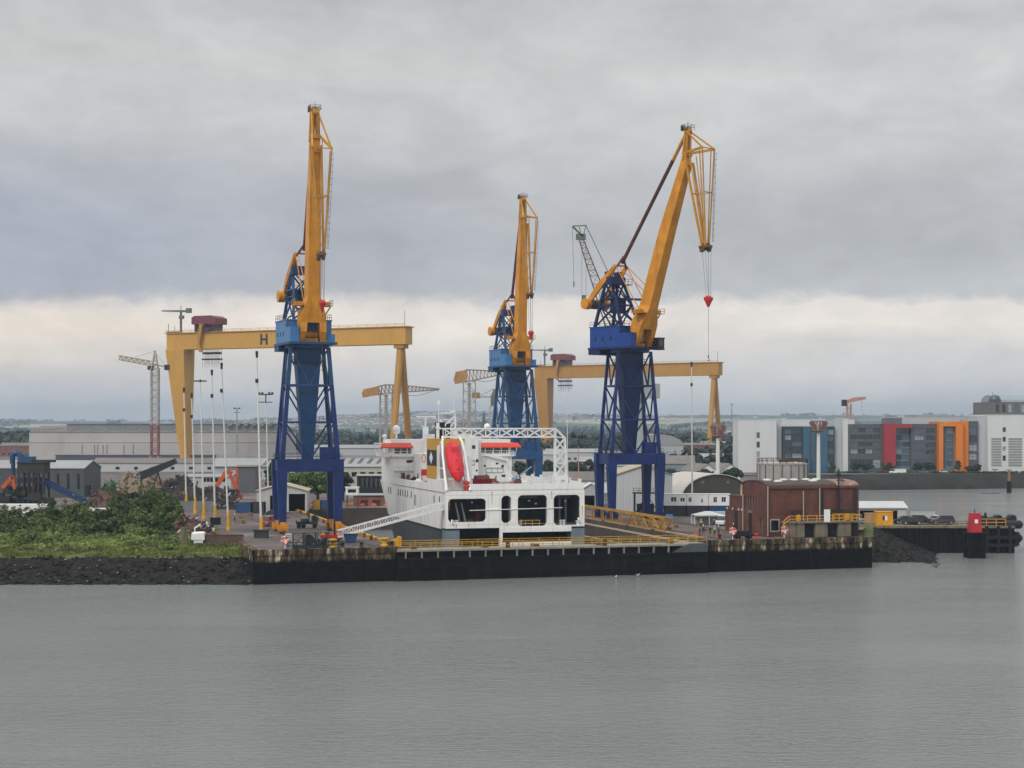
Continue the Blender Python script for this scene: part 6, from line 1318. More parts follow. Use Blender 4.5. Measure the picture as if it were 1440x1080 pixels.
digger('orange material handler with folded boom at the left edge beside the blue conveyor', (gx(20,432),424,GZ), ((4,686),(18,670)), ((18,669),(21,688)), .9)
digger('orange material handler with two raised arms before the tall grey shed, behind the masts', (gx(322,470),470,GZ), ((303,686),(321,660)), ((320,660),(333,688)), 1.0)
q = MB(); o = Vector((gx(335,474),474,GZ)); q.beam((0,0,0),P2(333,659,474,o),.7,1); q.beam(P2(333,659,474,o),P2(318,662,474,o),.5); q.box((-1.2,-1,0),(1.2,1,1.6)); solo('loading_arm', q, orn, 'upright orange loading arm right of the orange material handler', 'loader', None, tuple(o))
# white boundary wall with arches and vans behind the scrub
wl = (gx(-20,372),372,GZ); q = MB(); rt = root('arched_wall', 'long white wall with dark arches peeping over the scrub on the left', 'wall', wl); q.wall((0,0,0),(1,0,0),14.4,3.5,[(3.2,5.2,0,2.2),(6,8.6,0,2.4),(10.4,12.2,0,2.0)],.6); q.box((0,.6,3.2),(14.4,4,3.5)); q.box((14.4,0,0),(14.5,4,3.5)); q.build('wall', whp, rt)
for a, b in ((3.2,5.2),(6,8.6),(10.4,12.2)): q = MB(); q.box((a,.61,0),(b,.7,2.5)); q.build('arch_recess', maroon, rt)
# scrap heaps
def heap(name, label, o, w_, d_, h_, cols, n, seed, sm=1.0):
    rg = random.Random(seed); q = MB()
    V = []; N = 14
    for j in range(N+1):
        for i in range(N+1):
            u, v = i/N*2-1, j/N*2-1; r_ = math.sqrt(u*u+v*v); V.append((u*w_/2, v*d_/2, max(0,h_*(1-r_**3.2))*(.62+.5*noise.noise((u*2.2+seed,v*2.2,seed))+.28*rg.random())))
    q.add(V, [(j*(N+1)+i,j*(N+1)+i+1,(j+1)*(N+1)+i+1,(j+1)*(N+1)+i) for j in range(N) for i in range(N)], 0)
    for k in range(n):
        u, v = rg.uniform(-.95,.95), rg.uniform(-.95,.6); z = max(0,h_*(1-min(1,u*u+v*v)**1.5))*rg.uniform(.55,.95); c = Vector((u*w_/2,v*d_/2,z)); a = Vector((rg.uniform(-1,1),rg.uniform(-1,1),rg.uniform(-.4,.9))).normalized()*rg.uniform(.3,1.4)*sm
        q.beam(c-a,c+a,rg.uniform(.05,.5)*sm,rg.uniform(.05,.35)*sm,m=rg.randrange(len(cols)))
    return solo(name, q, cols, label, 'heap', None, o)
scr = mat('scrap_brown','#5b463e',.8,.4,.6,bump=.5); scr2 = mat('scrap_dark','#332d2b',.8,.4,.6); tan = mat('scrap_tan','#86745f',.8,.3,.6); grn = mat('net_green','#35663f',.6,.2,.6)
heap('scrap_heap', 'brown scrap heap between the dark grey shed and the trees', (gx(150,430),430,GZ), 13, 10, 5.2, [scr,scr2,scr], 150, 3)
heap('scrap_heap', 'bright green heap of netting beside the gable of the dark grey shed', (gx(154,462),462,GZ), 6.4, 4, 6.6, [grn,scr2,grn,grn], 90, 4, 1.1)
heap('scrap_heap', 'long tan heap of crumpled sheet metal above the dark trees', (gx(200,520),520,GZ), 19, 10, 7.6, [tan,tan,scr,roofg,brownm], 220, 6, 1.2)
heap('scrap_heap', 'dark scrap heap behind the row of masts', (gx(285,425),425,GZ), 22, 12, 6.0, [scr2,scr2,scr,greyp], 180, 9)
heap('scrap_heap', 'tangle of red and white scrap beams at the left yard edge above the bank', (gx(268,318),318,GZ), 10, 7, 3.6, [scr,maroon,whp,rosem,brownm,scr2], 90, 11, 1.2)
b0 = Vector((gx(222,500),500,GZ)); rt = root('stacking_conveyor', 'long dark tilted stacking conveyor pointing up to the right, before the pale low shed', 'conveyor', b0); q = MB(); q.beam(P2(199,669,500,b0),P2(248,648,500,b0),1.6,2.6,1.6,1.6); q.build('belt_frame', darkm, rt); q = MB(); q.beam(P2(222,664,500,b0),(-2,-1,0),.35); q.beam(P2(222,664,500,b0),(2,1,0),.35); q.build('strut', darkm, rt); q = MB(); q.tube(P2(199,669,500,b0),(-5.6,0,.2),.3); q.build('tail_leg', darkm, rt)
heap('scrap_heap', 'dark heap of sheeted scrap left of the mast row', (gx(255,440),440,GZ), 15, 14, 8.4, [scr2,scr2,scr2,greyp,scr], 160, 15)
heap('scrap_heap', 'dark low heap with pale sheets between the masts and the blue skip', (gx(312,420),420,GZ), 12, 8, 4.6, [scr2,scr2,greyp,scr], 110, 16)
shed('low_shed', 'pale low shed with wide grey roof below the long hall', 'shed', (gx(128,765),765,GZ), R(-1), 70, 22, 4.2, 2.2, wclad, roofd, [(12+i*9,14+i*9,1,2.4) for i in range(6)])
# long workshop with striped rooflight
b0 = Vector((gx(300,650),650,GZ)); rt = root('rooflight_workshop', 'long pale workshop roof with slanting dark rooflights behind the left dock crane', 'workshop', b0); L_ = gx(538,650)-gx(300,650)
q = MB(); q.wall((0,0,0),(1,0,0),L_,5.5,[(4+i*6,8+i*6,1,3.4) for i in range(10)],.3); q.wall((L_,0,0),(0,1,0),20,5.5); q.wall((0,20,0),(0,-1,0),20,5.5); q.build('wall', gclad, rt)
for i in range(10): q = MB(); q.box((4+i*6,.2,1),(8+i*6,.26,3.4)); q.build('window', fl[1], rt)
q = MB(); q.add([(-.4,-1,5.5),(L_+.4,-1,5.5),(L_+.4,10,9.3),(-.4,10,9.3),(-.4,21,5.5),(L_+.4,21,5.5)],[(0,1,2,3),(3,2,5,4)]); q.box((-.5,9.2,9.2),(L_+.5,10.8,10.1)); rf = q.build('roof', roofg, rt)
for i in range(13):
    x = 20+i*3.9; q = MB(); q.add([(x,0,5.91),(x+1.6,0,5.91),(x+3.2,8,8.68),(x+1.6,8,8.68)],[(0,1,2,3)]); q.build('rooflight', mat('rooflight_dark','#4f4c48',.4,.2,.5), rf)
shed('tall_shed', 'tall plain dark grey shed beside the orange loading arm', 'shed', (gx(333,520),520,GZ), 0, 6.2, 10, 8.6, .4, mat('shed_grey','#5d6062',.6,.1,.2,clad=.4,cladw=.7), roofd)
shed('bus_store', 'pale low store with blue windows behind the leaning mast', 'store', (gx(262,560),560,GZ), 0, 16, 10, 4.0, .8, wclad, roofg, [(6,9.6,2.2,3.6),(10.2,14,2.2,3.6)])
shed('boat_shed', 'small pale gabled shed with two dark open bays behind the left dock crane legs', 'shed', (gx(361,404),404,GZ), R(4), 12.9, 13, 5.4, 1.7, mat('shed_pale','#bcbcb8',.6,.08,.2,streak=.2,scol='#8a867e'), roofb, [(3.4,6.2,.05,4.2,'open'),(8.2,12.4,.05,4.6,'open')], 'y')
q = MB(); q.wall((0,0,0),(1,0,0),10.5,2.6); q.wall((10.5,0,0),(0,1,0),.3,2.6); q.box((0,.02,2.6),(10.5,.3,2.7)); solo('yard_wall', q, mat('yard_fence','#77797a',.8,.15,.3,streak=.3,scol='#55524e'), 'grey yard wall behind the feet of the masts', 'wall', None, (gx(243,405),405,GZ))
q = MB(); q.wall((0,0,0),(1,0,0),8.4,2.2); q.wall((8.4,0,0),(0,1,0),.4,2.2); q.box((-.05,-.1,2.2),(8.45,.5,2.35)); solo('retaining_wall', q, mat('retaining_brown','#5d4843',.85,.25,.4,streak=.5,scol='#4a3a36',sscale=1.5), 'brown sheet retaining wall between the scrap and the quay corner', 'wall', None, (gx(280,299.5),299.6,5.0), R(1))
q = MB(); q.beam((0,0,-2.4),(0,0,3.4),1.0,.9,1.2,1.0); solo('concrete_post', q, conc, 'leaning pale concrete post at the top of the shore bank', 'post', None, (gx(259,299),299,5.4))
q = MB(); q.loft([[(-.7,-.7,-.4),(.9,-.7,-.4),(.9,.7,-.4),(-.7,.7,-.4)],[(-.8,-.8,.9),(1.0,-.8,.9),(1.0,.8,.9),(-.8,.8,.9)],[(-1.2,-1.0,1.1),(1.35,-.9,1.05),(1.3,.9,1.1),(-1.15,.9,1.15)],[(-1.15,-1.0,2.2),(1.3,-.95,2.35),(1.25,.9,2.3),(-1.1,.9,2.2)],[(-.9,-.7,2.5),(1.0,-.7,2.6),(1.0,.6,2.6),(-.9,.6,2.5)]]); solo('wrapped_bundle', q, whp, 'bundle wrapped in white sheeting on the bank by the brown wall', 'bundle', None, (gx(279,300),300,5.3))
for i, (px, py, d, w_, dd, h_, m_, lab) in enumerate(((332,722,400,3.8,2.5,2.6,cmat,'blue skip container behind the mast row, left of the boat shed'),(355,724,398,3.0,2.5,2.8,cmat2,'black container beside the blue skip by the boat shed'),(440,717,412,2.0,2.5,2.6,kerby,'yellow container at the dock head, left of the blue one'),(450.5,717,412,2.6,2.5,2.6,cmat,'blue container at the dock head right of the yellow one'))):
    rt = root('container', lab, 'container', (gx(px,d),d,GZ), 0); q = MB(); q.box((0,0,.15),(w_,dd,h_)); q.build('body', m_, rt); q = MB()
    for x in (0,w_-.12): q.box((x,-.05,0),(x+.12,dd+.05,h_+.05))
    q.box((.12,-.05,h_-.03),(w_-.12,.04,h_+.05)); q.build('frame', darkm, rt)
# buildings at the dock head
shed('pump_store', 'low brick store with red doors at the head of the dock beside the ship bow', 'store', (gx(497,432),432,GZ), R(2), 9.5, 7, 3.0, .3, brick2, roofg, [(2,4,.05,1.7,'door'),(5.2,7.4,.05,1.7,'door')], doorm=maroon)
shed('glazed_office', 'black glazed upper storey office behind the brick dock head store', 'office', (gx(502,470),470,GZ), 0, 8.5, 9, 7.2, .3, darkm, roofg, [(.4+i*1.35,1.5+i*1.35,3.8,6.6) for i in range(6)])
rt = root('lookout_cabin', 'small white cabin on stilts at the dock head', 'cabin', (gx(486,420),420,GZ)); q = MB(); q.box((0,0,3.6),(3.4,2.6,5.6)); q.box((-.15,-.15,5.6),(3.55,2.75,5.8)); q.build('body', whp, rt)
for x, y in ((.3,.3),(3.1,.3),(.3,2.3),(3.1,2.3)): q = MB(); q.beam((x,y,0),(x,y,3.6),.2); q.build('leg', brownm, rt)
q = MB(); q.box((.6,-.04,4.3),(2.8,-.003,5.2)); q.build('window', glassm, rt)
shed('terrace_shed', 'grey shed roof stacked behind the glazed office, left of the ship', 'shed', (gx(478,545),545,GZ), 0, 18, 12, 8.0, .8, mat('wall_ivory','#b7b2a8',.6,.1), roofg, [(1+i*3,3+i*3,4.6,6.2) for i in range(5)])
shed('terrace_shed', 'long pale roofed shed on the skyline behind the left dock crane tower', 'shed', (gx(428,860),860,GZ), 0, 52, 20, 10.2, 1.6, gclad, roofg, [(4+i*8,7+i*8,3,6) for i in range(6)])
# middle distance, seen through and right of the lattice arch
MIDS = [(722,640,14,6,4.5,2.2,wclad,roofd,'brown roofed shed seen under the middle dock crane'),(744,560,12,10,3.6,2.0,gclad,roofg,'pale shed roof seen through the ship lattice arch'),(797,520,14,9,4.2,2.6,whp,roofd,'white walled shed with brown roof right of the lattice arch'),(812,760,26,14,5.0,2.2,gclad,roofg,'grey shed far behind the right crane, left side'),(706,900,36,14,6.0,2.0,wclad,roofg,'long pale shed far behind the ship bridge'),(850,840,30,14,7.0,2.0,mat('wall_slate','#626a70',.6,.1,.1),roofd,'slate walled shed seen through the right crane legs'),(560,920,40,14,7.0,2.5,gclad,roofd,'grey shed behind the gantry legs, left of the ship bridge'),(870,700,16,10,4.6,1.8,gclad,roofg,'pale roofed shed seen between the right crane legs and the domed hall'),(960,860,30,12,5.0,2.0,wclad,roofg,'long pale shed right of the domed hall'),(700,760,20,10,4.0,1.6,gclad,roofd,'low grey shed seen beside the middle crane portal leg'),(768,980,34,12,6.0,2.0,wclad,roofg,'long white shed far behind the lattice arch foot'),(985,1250,26,12,9.0,1.0,brick2,roofg,'old brick store far behind the white column'),(590,1150,40,12,8.0,2.0,gclad,roofg,'pale far shed between the gantry legs and the ship mast'),(0,1150,26,14,8.0,2.0,brick2,roofd,'brick terrace at the far left edge below the wooded hill')]
for i, (px, d, w_, dd, h_, rs, wm_, rm_, lab) in enumerate(MIDS): shed('distant_shed', lab, 'shed', (gx(px,d),d,GZ), R((i*37)%11-5), w_, dd, h_, rs, wm_, rm_, [(1.5+j*4,3.5+j*4,1.2,2.6) for j in range(int(w_/4.2))])
# church spire and far town
q = MB(); q.box((-5,-5,0),(5,5,26)); q.loft([[(-4.4,-4.4,26),(4.4,-4.4,26),(4.4,4.4,26),(-4.4,4.4,26)],[(-.2,-.2,52),(.2,-.2,52),(.2,.2,52),(-.2,.2,52)]]); solo('church_spire', q, mat('spire_slate','#3d4348',.7,.1), 'dark church spire on the skyline left of the middle dock crane', 'church', None, (gx(680.5,2600),2600,4))
q = MB(); rg = random.Random(21); hc = [mat('house_white','#d9d6cd',.7,.1),mat('house_cream','#b9ab90',.7,.1),mat('house_roof','#6a5d58',.7,.1)]
for i in range(900):
    r_ = rg.random()
    if r_ < .5: px, d = rg.gauss(520,60), rg.uniform(4600,7600)
    elif r_ < .8: px, d = rg.gauss(640,70), rg.uniform(4200,7400)
    elif r_ < .9: px, d = rg.gauss(830,60), rg.uniform(4600,7400)
    else: px, d = rg.uniform(380,1420), rg.uniform(4600,7600)
    x = gx(px,d); z = hillz(x,d)-.6; w_, dd, h_ = rg.uniform(7,16), rg.uniform(7,11), rg.uniform(4.5,7); m_ = rg.choice((0,0,1))
    q.box((x,d,z),(x+w_,d+dd,z+h_),m_); q.add([(x,d,z+h_),(x+w_,d,z+h_),(x+w_,d+dd/2,z+h_+2.6),(x,d+dd/2,z+h_+2.6),(x,d+dd,z+h_),(x+w_,d+dd,z+h_)],[(0,1,2,3),(3,2,5,4)],2)
o = q.build('far_town', hc); tag(o, 'scattered houses of the town on the far hills', None, None, 'stuff')
# ---------- trees, scrub and grass
def leafball(q, c, rx, rz_, n, s, rg, top=-.4, m=0):
    c = Vector(c)
    for i in range(n):
        t = rg.uniform(0,2*math.pi); cz = rg.uniform(top,1); sr = math.sqrt(max(0,1-cz*cz)); k = rg.uniform(.72,1.06)
        p = c + Vector((rx*sr*math.cos(t)*k, rx*sr*math.sin(t)*k, rz_*cz*k))
        nrm = Vector((sr*math.cos(t)+rg.uniform(-.7,.7), sr*math.sin(t)+rg.uniform(-.7,.7), cz+rg.uniform(-.5,.9)))
        if nrm.length < .1: continue
        nrm.normalize(); a = nrm.orthogonal().normalized(); a = Matrix.Rotation(rg.uniform(0,6.28),3,nrm) @ a; b = nrm.cross(a); e = s*rg.uniform(.6,1.3)
        q.add([p-a*e-b*e*.55, p+a*e*.9-b*e*.4, p+a*e*.7+b*e*.6, p-a*e*.8+b*e*.5], [(0,1,2,3)], m)
lf_a = leafmat('leaf_mid', '#1c2a12', '#3c5224', '#6a7d3a'); lf_d = leafmat('leaf_dark', '#131c10', '#253620', '#43562f'); lf_b = leafmat('leaf_bright', '#243512', '#506a26', '#8a9a48'); bark = mat('bark','#4a3d32',.9,.3,1.0)
def tree(label, loc, h, r, lm, seed, n=26, leaf=.34, name='tree', group=None, per=80, trunk=True, flat=.8):
    rg = random.Random(seed); rt = root(name, label, 'tree' if name == 'tree' else 'shrub', loc, rg.uniform(0,6), group)
    q = MB()
    if trunk:
        q.tube((0,0,-.3),(0,0,h*.55),r*.09,r*.05,n=8)
        for i in range(6): a = i*1.05+rg.random(); q.tube((0,0,h*(.25+.05*i)),(r*.6*math.cos(a),r*.6*math.sin(a),h*(.5+.06*i)),r*.045,r*.015,n=6)
    else:
        for i in range(4): a = i*1.6; q.tube((0,0,-.2),(r*.5*math.cos(a),r*.5*math.sin(a),h*.5),.07,.03,n=5)
    q.build('trunk' if trunk else 'stems', bark, rt); q = MB()
    for i in range(n):
        t = rg.uniform(0,2*math.pi); zz = rg.random(); rr = r*math.sqrt(rg.random())*math.sqrt(max(.1,1-(zz*1.7-.7)**2))*.8; cr = r*rg.uniform(.22,.42)
        z = h*(.28 if trunk else .12) + zz*(h*(.72 if trunk else .88)-cr*1.3); leafball(q, (rr*math.cos(t),rr*math.sin(t),z+cr*.4), cr, cr*flat, per, leaf, rg, -.7)
    q.build('crown', lm, rt); return rt
T_ = lambda px, d, z=GZ: (gx(px,d), d, z)
tree('broad green tree behind the boat shed, left of the crane leg pair', T_(418,452), 9.4, 4.6, lf_b, 1, 34, .36)
tree('taller green tree right of the pair framed by the crane legs', T_(447,450), 10.6, 5.6, lf_b, 2, 42, .36)
tree('dark narrow tree left of the left dock crane beside the white roofed store', T_(383,470), 11.5, 3.2, lf_d, 3, 26, .34)
tree('dark bushy tree right of the left dock crane leg at the dock head', T_(483,462), 8.6, 3.2, lf_d, 4, 26, .34)
tree('dark spreading tree on the bank, left of the pair behind the scrub', T_(186,352), 7.6, 4.4, lf_d, 5, 40, .3)
tree('dark spreading tree on the bank, right of the pair behind the scrub', T_(222,350), 8.4, 4.6, lf_d, 6, 44, .3)
tree('lone young tree poking out of the scrub before the white arched wall', T_(74,330), 6.6, 1.5, lf_a, 7, 18, .24)
for i, (px, d, h, r, lab) in enumerate(((730,640,8,4.5,'dark tree below the middle dock crane portal'),(772,620,9,5,'dark tree seen through the foot of the lattice arch'),(812,600,9.5,5,'dark tree behind the rusty lamp post'),(829,640,9,4.5,'dark tree left of the right crane legs'),(992,615,5.4,4,'dark hedge tree before the left white gable'),(1017,612,5.0,3.5,'dark hedge tree between the white gables'),(1033,610,6.2,4.5,'dark hedge tree before the right white gable'),(942,640,5,4,'dark shrub tree beside the warehouse roof'))):
    tree(lab, T_(px,d), h, r, lf_d, 20+i, 20, .5, per=60)
# rounded trees before the offices
for i, (px, d, h, r, lab) in enumerate(((1170,735,5.6,2.0,'small clipped tree before the dark blue glass bay'),(1201,735,5.2,2.6,'leftmost round tree before the charcoal office bay'),(1219,735,5.0,3.2,'wide round tree before the charcoal office bay'),(1250,735,5.6,2.9,'round dark tree at the foot of the red panel'),(1290,735,5.2,2.4,'pale round tree right of the glass stair bay'),(1306,735,5.8,3.4,'wide dark tree left of the orange frame'),(1347,734,6.0,1.7,'pointed dark tree before the orange panel'),(1362,734,4.2,2.2,'low dark shrub tree right of the orange panel'),(1374,734,4.4,2.4,'dark shrub tree below the brown glass bay'))):
    tree(lab, T_(px,d,GZ+.2), h, r, lf_d if i % 3 else lf_a, 40+i, 16, .4, per=55)
rg = random.Random(31); q = MB()
for i in range(260):
    px = rg.uniform(1175,1440); d = 731+rg.uniform(-1,1); leafball(q, (gx(px,d),d,GZ+.5), rg.uniform(.6,1.2), .75, 16, .28, rg)
o = q.build('hedge', lf_d); tag(o, 'low dark hedge between the offices and the road', 'hedge')
# scrub on the left bank
rg = random.Random(7); OUT = [(-40,706),(0,712),(30,716),(60,706),(85,712),(108,698),(125,708),(145,704),(160,690),(200,688),(232,686),(244,706),(252,738),(260,765)]
q = MB()
def mound(px, d, Rm, topz, leaf, per=44):
    x = gx(px,d); g0 = bankz(0,d) if d < 302 else GZ; H = max(.5, topz-g0)
    n = int(6+Rm*Rm*2.6+H*1.6)
    for k in range(n):
        t = rg.uniform(0,2*math.pi); u = math.sqrt(rg.random()); rr = Rm*u; z = g0 + H*math.sqrt(max(.02,1-u*u*.96)) - rg.uniform(.0,.35)*H*(1 if k % 3 else .2); cr = rg.uniform(.38,.75)*(.7+.16*Rm)
        leafball(q, (x+rr*math.cos(t), d+rr*math.sin(t)*.8, z-cr*.3), cr, cr*.8, per, leaf, rg, -.35)
for i in range(150):
    px = rg.uniform(-44,250); f = rg.random()**.75; d = 303.5+f*32; yo = interp(OUT, px)
    zmax = CAMZ-(yo-HY)*325/F; g0 = bankz(0,d) if d < 302 else GZ; k = min(1,.10+f*.98)
    mound(px, d, rg.uniform(1.3,3.3)*(1.15-.3*(1-f)), g0+(zmax-g0)*k*rg.uniform(.62,1.05), .15+.05*rg.random())
for i in range(26):     # thin whips standing clear of the mass
    px = rg.uniform(-30,244); d = rg.uniform(318,336); yo = interp(OUT, px); zt = CAMZ-(yo-HY)*d/F+rg.uniform(.2,1.4); x = gx(px,d)
    for k in range(5): leafball(q, (x+rg.uniform(-.3,.3),d,zt-k*.7), .3+.09*k, .5, 18, .15, rg, -.8)
o = q.build('scrub', leafmat('leaf_scrub', '#1a2410', '#43552a', '#84904e')); tag(o, 'dense green scrub covering the left bank', None, None, 'stuff')
rg = random.Random(71); q = MB()
for i in range(230):     # low bright growth in front of the bushes
    px = rg.uniform(-44,262); d = rg.uniform(294.5,307); rise = max(0,math.sin((px+20)*.022))*1.1; f = (d-294)/13
    mound(px, d, rg.uniform(.7,1.9), bankz(0,min(d,302))+.25+f*(.7+rise)*rg.uniform(.6,1.3), .13, 34)
o = q.build('bank_growth', leafmat('leaf_low', '#30401a', '#667637', '#a6ad66')); tag(o, 'low bright green growth along the foot of the scrub', None, None, 'stuff')
# grass tufts
q = MB(); grs = leafmat('grass_blades', '#3a4720', '#62702f', '#8c8450')
for i in range(14000):
    x = rg.uniform(-128,-46.6); y = 289.8+rg.random()*9.5; z = bankz(x,y); px = 720+x/y*F
    if noise.noise((x*.18,y*.5,9)) < -.22: continue
    h = rg.uniform(.15,.55); a = rg.uniform(0,3.14); dx, dy = .16*math.cos(a), .16*math.sin(a); q.add([(x-dx,y-dy,z-.05),(x+dx,y+dy,z-.05),(x+rg.uniform(-.25,.25),y+rg.uniform(-.2,.2),z+h)],[(0,1,2)])
o = q.build('grass', grs); tag(o, 'rough grass along the tops of the banks', None, None, 'stuff')
# woods in the distance: belts of many crowns
q = MB(); rg = random.Random(17)
def wood(n, pxa, pxb, da, db, ra, rb, zf, per=20):
    for i in range(n):
        px, d = rg.uniform(pxa,pxb), rg.uniform(da,db); x = gx(px,d); r_ = rg.uniform(ra,rb); leafball(q, (x,d,zf(x,d)+r_*.75), r_, r_*rg.uniform(.8,1.3), per, r_*.34, rg, -.3)
flat = lambda x, d: GZ
wood(420,-30,60,1250,2100,5,9,flat); wood(500,390,640,1250,2300,4.5,8,flat); wood(560,690,1050,1150,2300,4.5,8.5,flat); wood(300,860,1050,800,1150,3,5,flat); wood(160,-30,400,1200,1800,4,7,flat)
wood(900,-60,1460,2300,3600,6,10,lambda x, d: hillz(x,d)-2, 14)
for i in range(46):     # hedgerows and copses over the hills
    px, d = rg.uniform(-60,1460), rg.uniform(3400,7800); n = rg.randrange(8,26); dx, dd_ = rg.uniform(-14,14), rg.uniform(-20,20); x0 = gx(px,d)
    for j in range(n): x, y = x0+j*dx+rg.uniform(-6,6), d+j*dd_+rg.uniform(-8,8); r_ = rg.uniform(5,10); leafball(q, (x,y,hillz(x,y)+r_*.4), r_, r_*.9, 12, r_*.4, rg, -.2)
for i in range(520):    # the skyline's trees
    px = rg.uniform(-60,1460); d = rg.uniform(7600,8200)
    if noise.noise((px*.02,3,0)) < .0: continue
    x = gx(px,d); r_ = rg.uniform(6,12); leafball(q, (x,d,hillz(x,d)+r_*.3), r_, r_*.9, 12, r_*.4, rg, -.2)
o = q.build('distant_woods', leafmat('leaf_far','#1a231a','#283526','#3a4632')); tag(o, 'woods and hedgerows rising to the far hills', None, None, 'stuff')
# ---------- vehicles
tyre = mat('tyre','#17181a',.7,.1); rimm = mat('rim','#9a9c9e',.4,.1); lampm = mat('lamp_clear','#cfd2d2',.15,.05); tailm = mat('lamp_red','#8a1a1c',.2,.05)
KIND = {'hatch':[(0,.35,.75),(.25,.95),(1.15,1.0),(1.75,1.5),(3.3,1.5),(3.95,.95),(4.1,.6)], 'suv':[(0,.4,.85),(.2,1.05),(1.3,1.1),(1.95,1.75),(4.1,1.75),(4.45,1.1),(4.6,.6)], 'van':[(0,.4,.9),(.15,1.1),(.7,1.25),(1.35,2.1),(4.7,2.15),(4.9,2.0),(4.95,.6)]}
def car(label, loc, rz, col, kind='hatch', cat='car', name='parked_car', group='cars parked along the shore'):
    rt = root(name, label, cat, loc, rz, group); L_ = {'hatch':4.1,'suv':4.6,'van':4.95}[kind]; H_ = {'hatch':1.5,'suv':1.75,'van':2.15}[kind]; w_ = {'hatch':1.7,'suv':1.85,'van':1.95}[kind]; b_ = {'hatch':.95,'suv':1.08,'van':1.2}[kind]
    m = mat('paint_'+col.strip('#'), col, .25, .05, .5, spec=.6); h = w_/2
    q = MB(); q.loft([[(x,y,z) for y, z in ((-h*.96,.35),(h*.96,.35),(h,b_*.7),(h*.93,t),(-h*.93,t),(-h,b_*.7))] for x, t in ((0,b_*.82),(.2,b_*.92),(1.1,b_),(L_*.5,b_+.03),(L_-.25,b_+.02),(L_,b_*.9))])
    f0, f1, r1, r0 = {'hatch':(1.0,1.75,3.3,3.95),'suv':(1.2,1.95,4.15,4.5),'van':(.65,1.35,4.8,4.9)}[kind]
    q.loft([[(f1-.02,-h*.78,H_-.05),(r1+.02,-h*.78,H_-.05),(r1+.02,h*.78,H_-.05),(f1-.02,h*.78,H_-.05)],[(f1+.1,-h*.72,H_),(r1-.1,-h*.72,H_),(r1-.1,h*.72,H_),(f1+.1,h*.72,H_)]])
    for x in ((f1+r1)/2-.05, r1-.3): q.box((x,-h*.86,b_),(x+.1,h*.86,H_-.04))
    if kind == 'van': q.box((2.2,-h*.93,b_-.02),(4.85,h*.93,H_-.03))
    q.build('body', m, rt)
    q = MB(); q.loft([[(f0,-h*.9,b_),(r0 if kind != 'van' else 2.2,-h*.9,b_),(r0 if kind != 'van' else 2.2,h*.9,b_),(f0,h*.9,b_)],[(f1,-h*.77,H_-.06),(r1 if kind != 'van' else 2.2,-h*.77,H_-.06),(r1 if kind != 'van' else 2.2,h*.77,H_-.06),(f1,h*.77,H_-.06)]]); q.build('glasshouse', glassm, rt)
    for x in (.8, L_-.8):
        for s in (-1,1):
            q = MB(); q.tube((x,s*(h-.2),.33),(x,s*(h+.02),.33),.33,n=14); wl_ = q.build('wheel', tyre, rt); q = MB(); q.tube((x,s*(h+.0),.33),(x,s*(h+.035),.33),.2,n=10); q.build('rim', rimm, wl_)
    for s in (-1,1):
        q = MB(); q.box((-.02,s*h*.66-.18,b_*.58),(.08,s*h*.66+.18,b_*.74)); q.build('headlight', lampm, rt); q = MB(); q.box((L_-.06,s*h*.72-.12,b_*.6),(L_+.03,s*h*.72+.12,b_*.85)); q.build('tail_light', tailm, rt)
    return rt
def at(px, d, z=GZ): return (gx(px,d), d, z)
RZ_ = GZ+.26
for px, col, kd, lab in ((1256,'#e2e4e4','van','left of two white vans parked before the red office panel'),(1264,'#dfe1e1','van','right of two white vans parked before the red office panel'),(1276,'#3a3c40','hatch','dark grey car right of the white vans on the far road'),(1288,'#4d5054','hatch','grey hatchback parked below the dark trees on the far road'),(1299,'#6d7074','hatch','mid grey car, last of the dark row on the far road'),(1325,'#dcdede','hatch','white car parked before the orange frame'),(1367,'#9ba0a2','hatch','silver car parked right of the orange panel'),(1396,'#e0e2e2','suv','white car parked before the louvred office block'),(1432,'#8b8f90','hatch','grey car at the right edge of the far road'),(1225,'#54585c','hatch','dark car half hidden by hedge before the charcoal office bay')):
    d = interp([(1180,704),(1250,708),(1340,716),(1440,728)],px)+16; car(lab, at(px-5,d,RZ_), R(5), col, kd, 'van' if kd == 'van' else 'car', 'parked_van' if kd == 'van' else 'parked_car')
for px, d, rz, col, kd, lab in ((1255,355,4,'#1b1d20','hatch','black car right of the yellow kiosk on the pier'),(1267,352,-8,'#2b2d31','hatch','dark low car, second right of the kiosk on the pier'),(1283,353,176,'#111215','suv','black car in the middle of the pier, backing left'),(1308,352,3,'#33383d','suv','dark four by four on the pier left of the red beacon'),(1300,357,0,'#d4d6d6','hatch','white car mostly hidden behind the dark four by four'),(1207,356,-5,'#8fa3b5','hatch','pale blue car between the brick pump house and the kiosk')):
    r_ = car(lab, at(px,d,GZ+.0), R(rz), col, kd, group='cars parked on the pier')
    r_.scale = (1.18,1.18,1.18)
    if rz > 90: r_.location.x += 5.0
car('pale blue van parked behind the marquee', at(992,366), R(3), '#a9c3d8', 'van', 'van', 'parked_van', 'vans near the marquee'); car('white van parked against the brick annexe right of the marquee', at(1012,347), R(70), '#e3e5e5', 'van', 'van', 'parked_van', 'vans near the marquee')
car('white van left of the pair parked behind the scrub', at(106,384), R(4), '#dfe2e2', 'van', 'van', 'parked_van', 'vans behind the scrub'); car('white van right of the pair parked behind the scrub', at(129,382), R(-4), '#e3e4e2', 'van', 'van', 'parked_van', 'vans behind the scrub')
car('red van parked on the yard left of the left dock crane leg', at(371,345), R(78), '#b03a3a', 'van', 'van', 'parked_van', 'vehicles in the yard'); car('dark car parked behind the red van by the boat shed', at(369,385), R(5), '#23262a', 'hatch', group='vehicles in the yard')
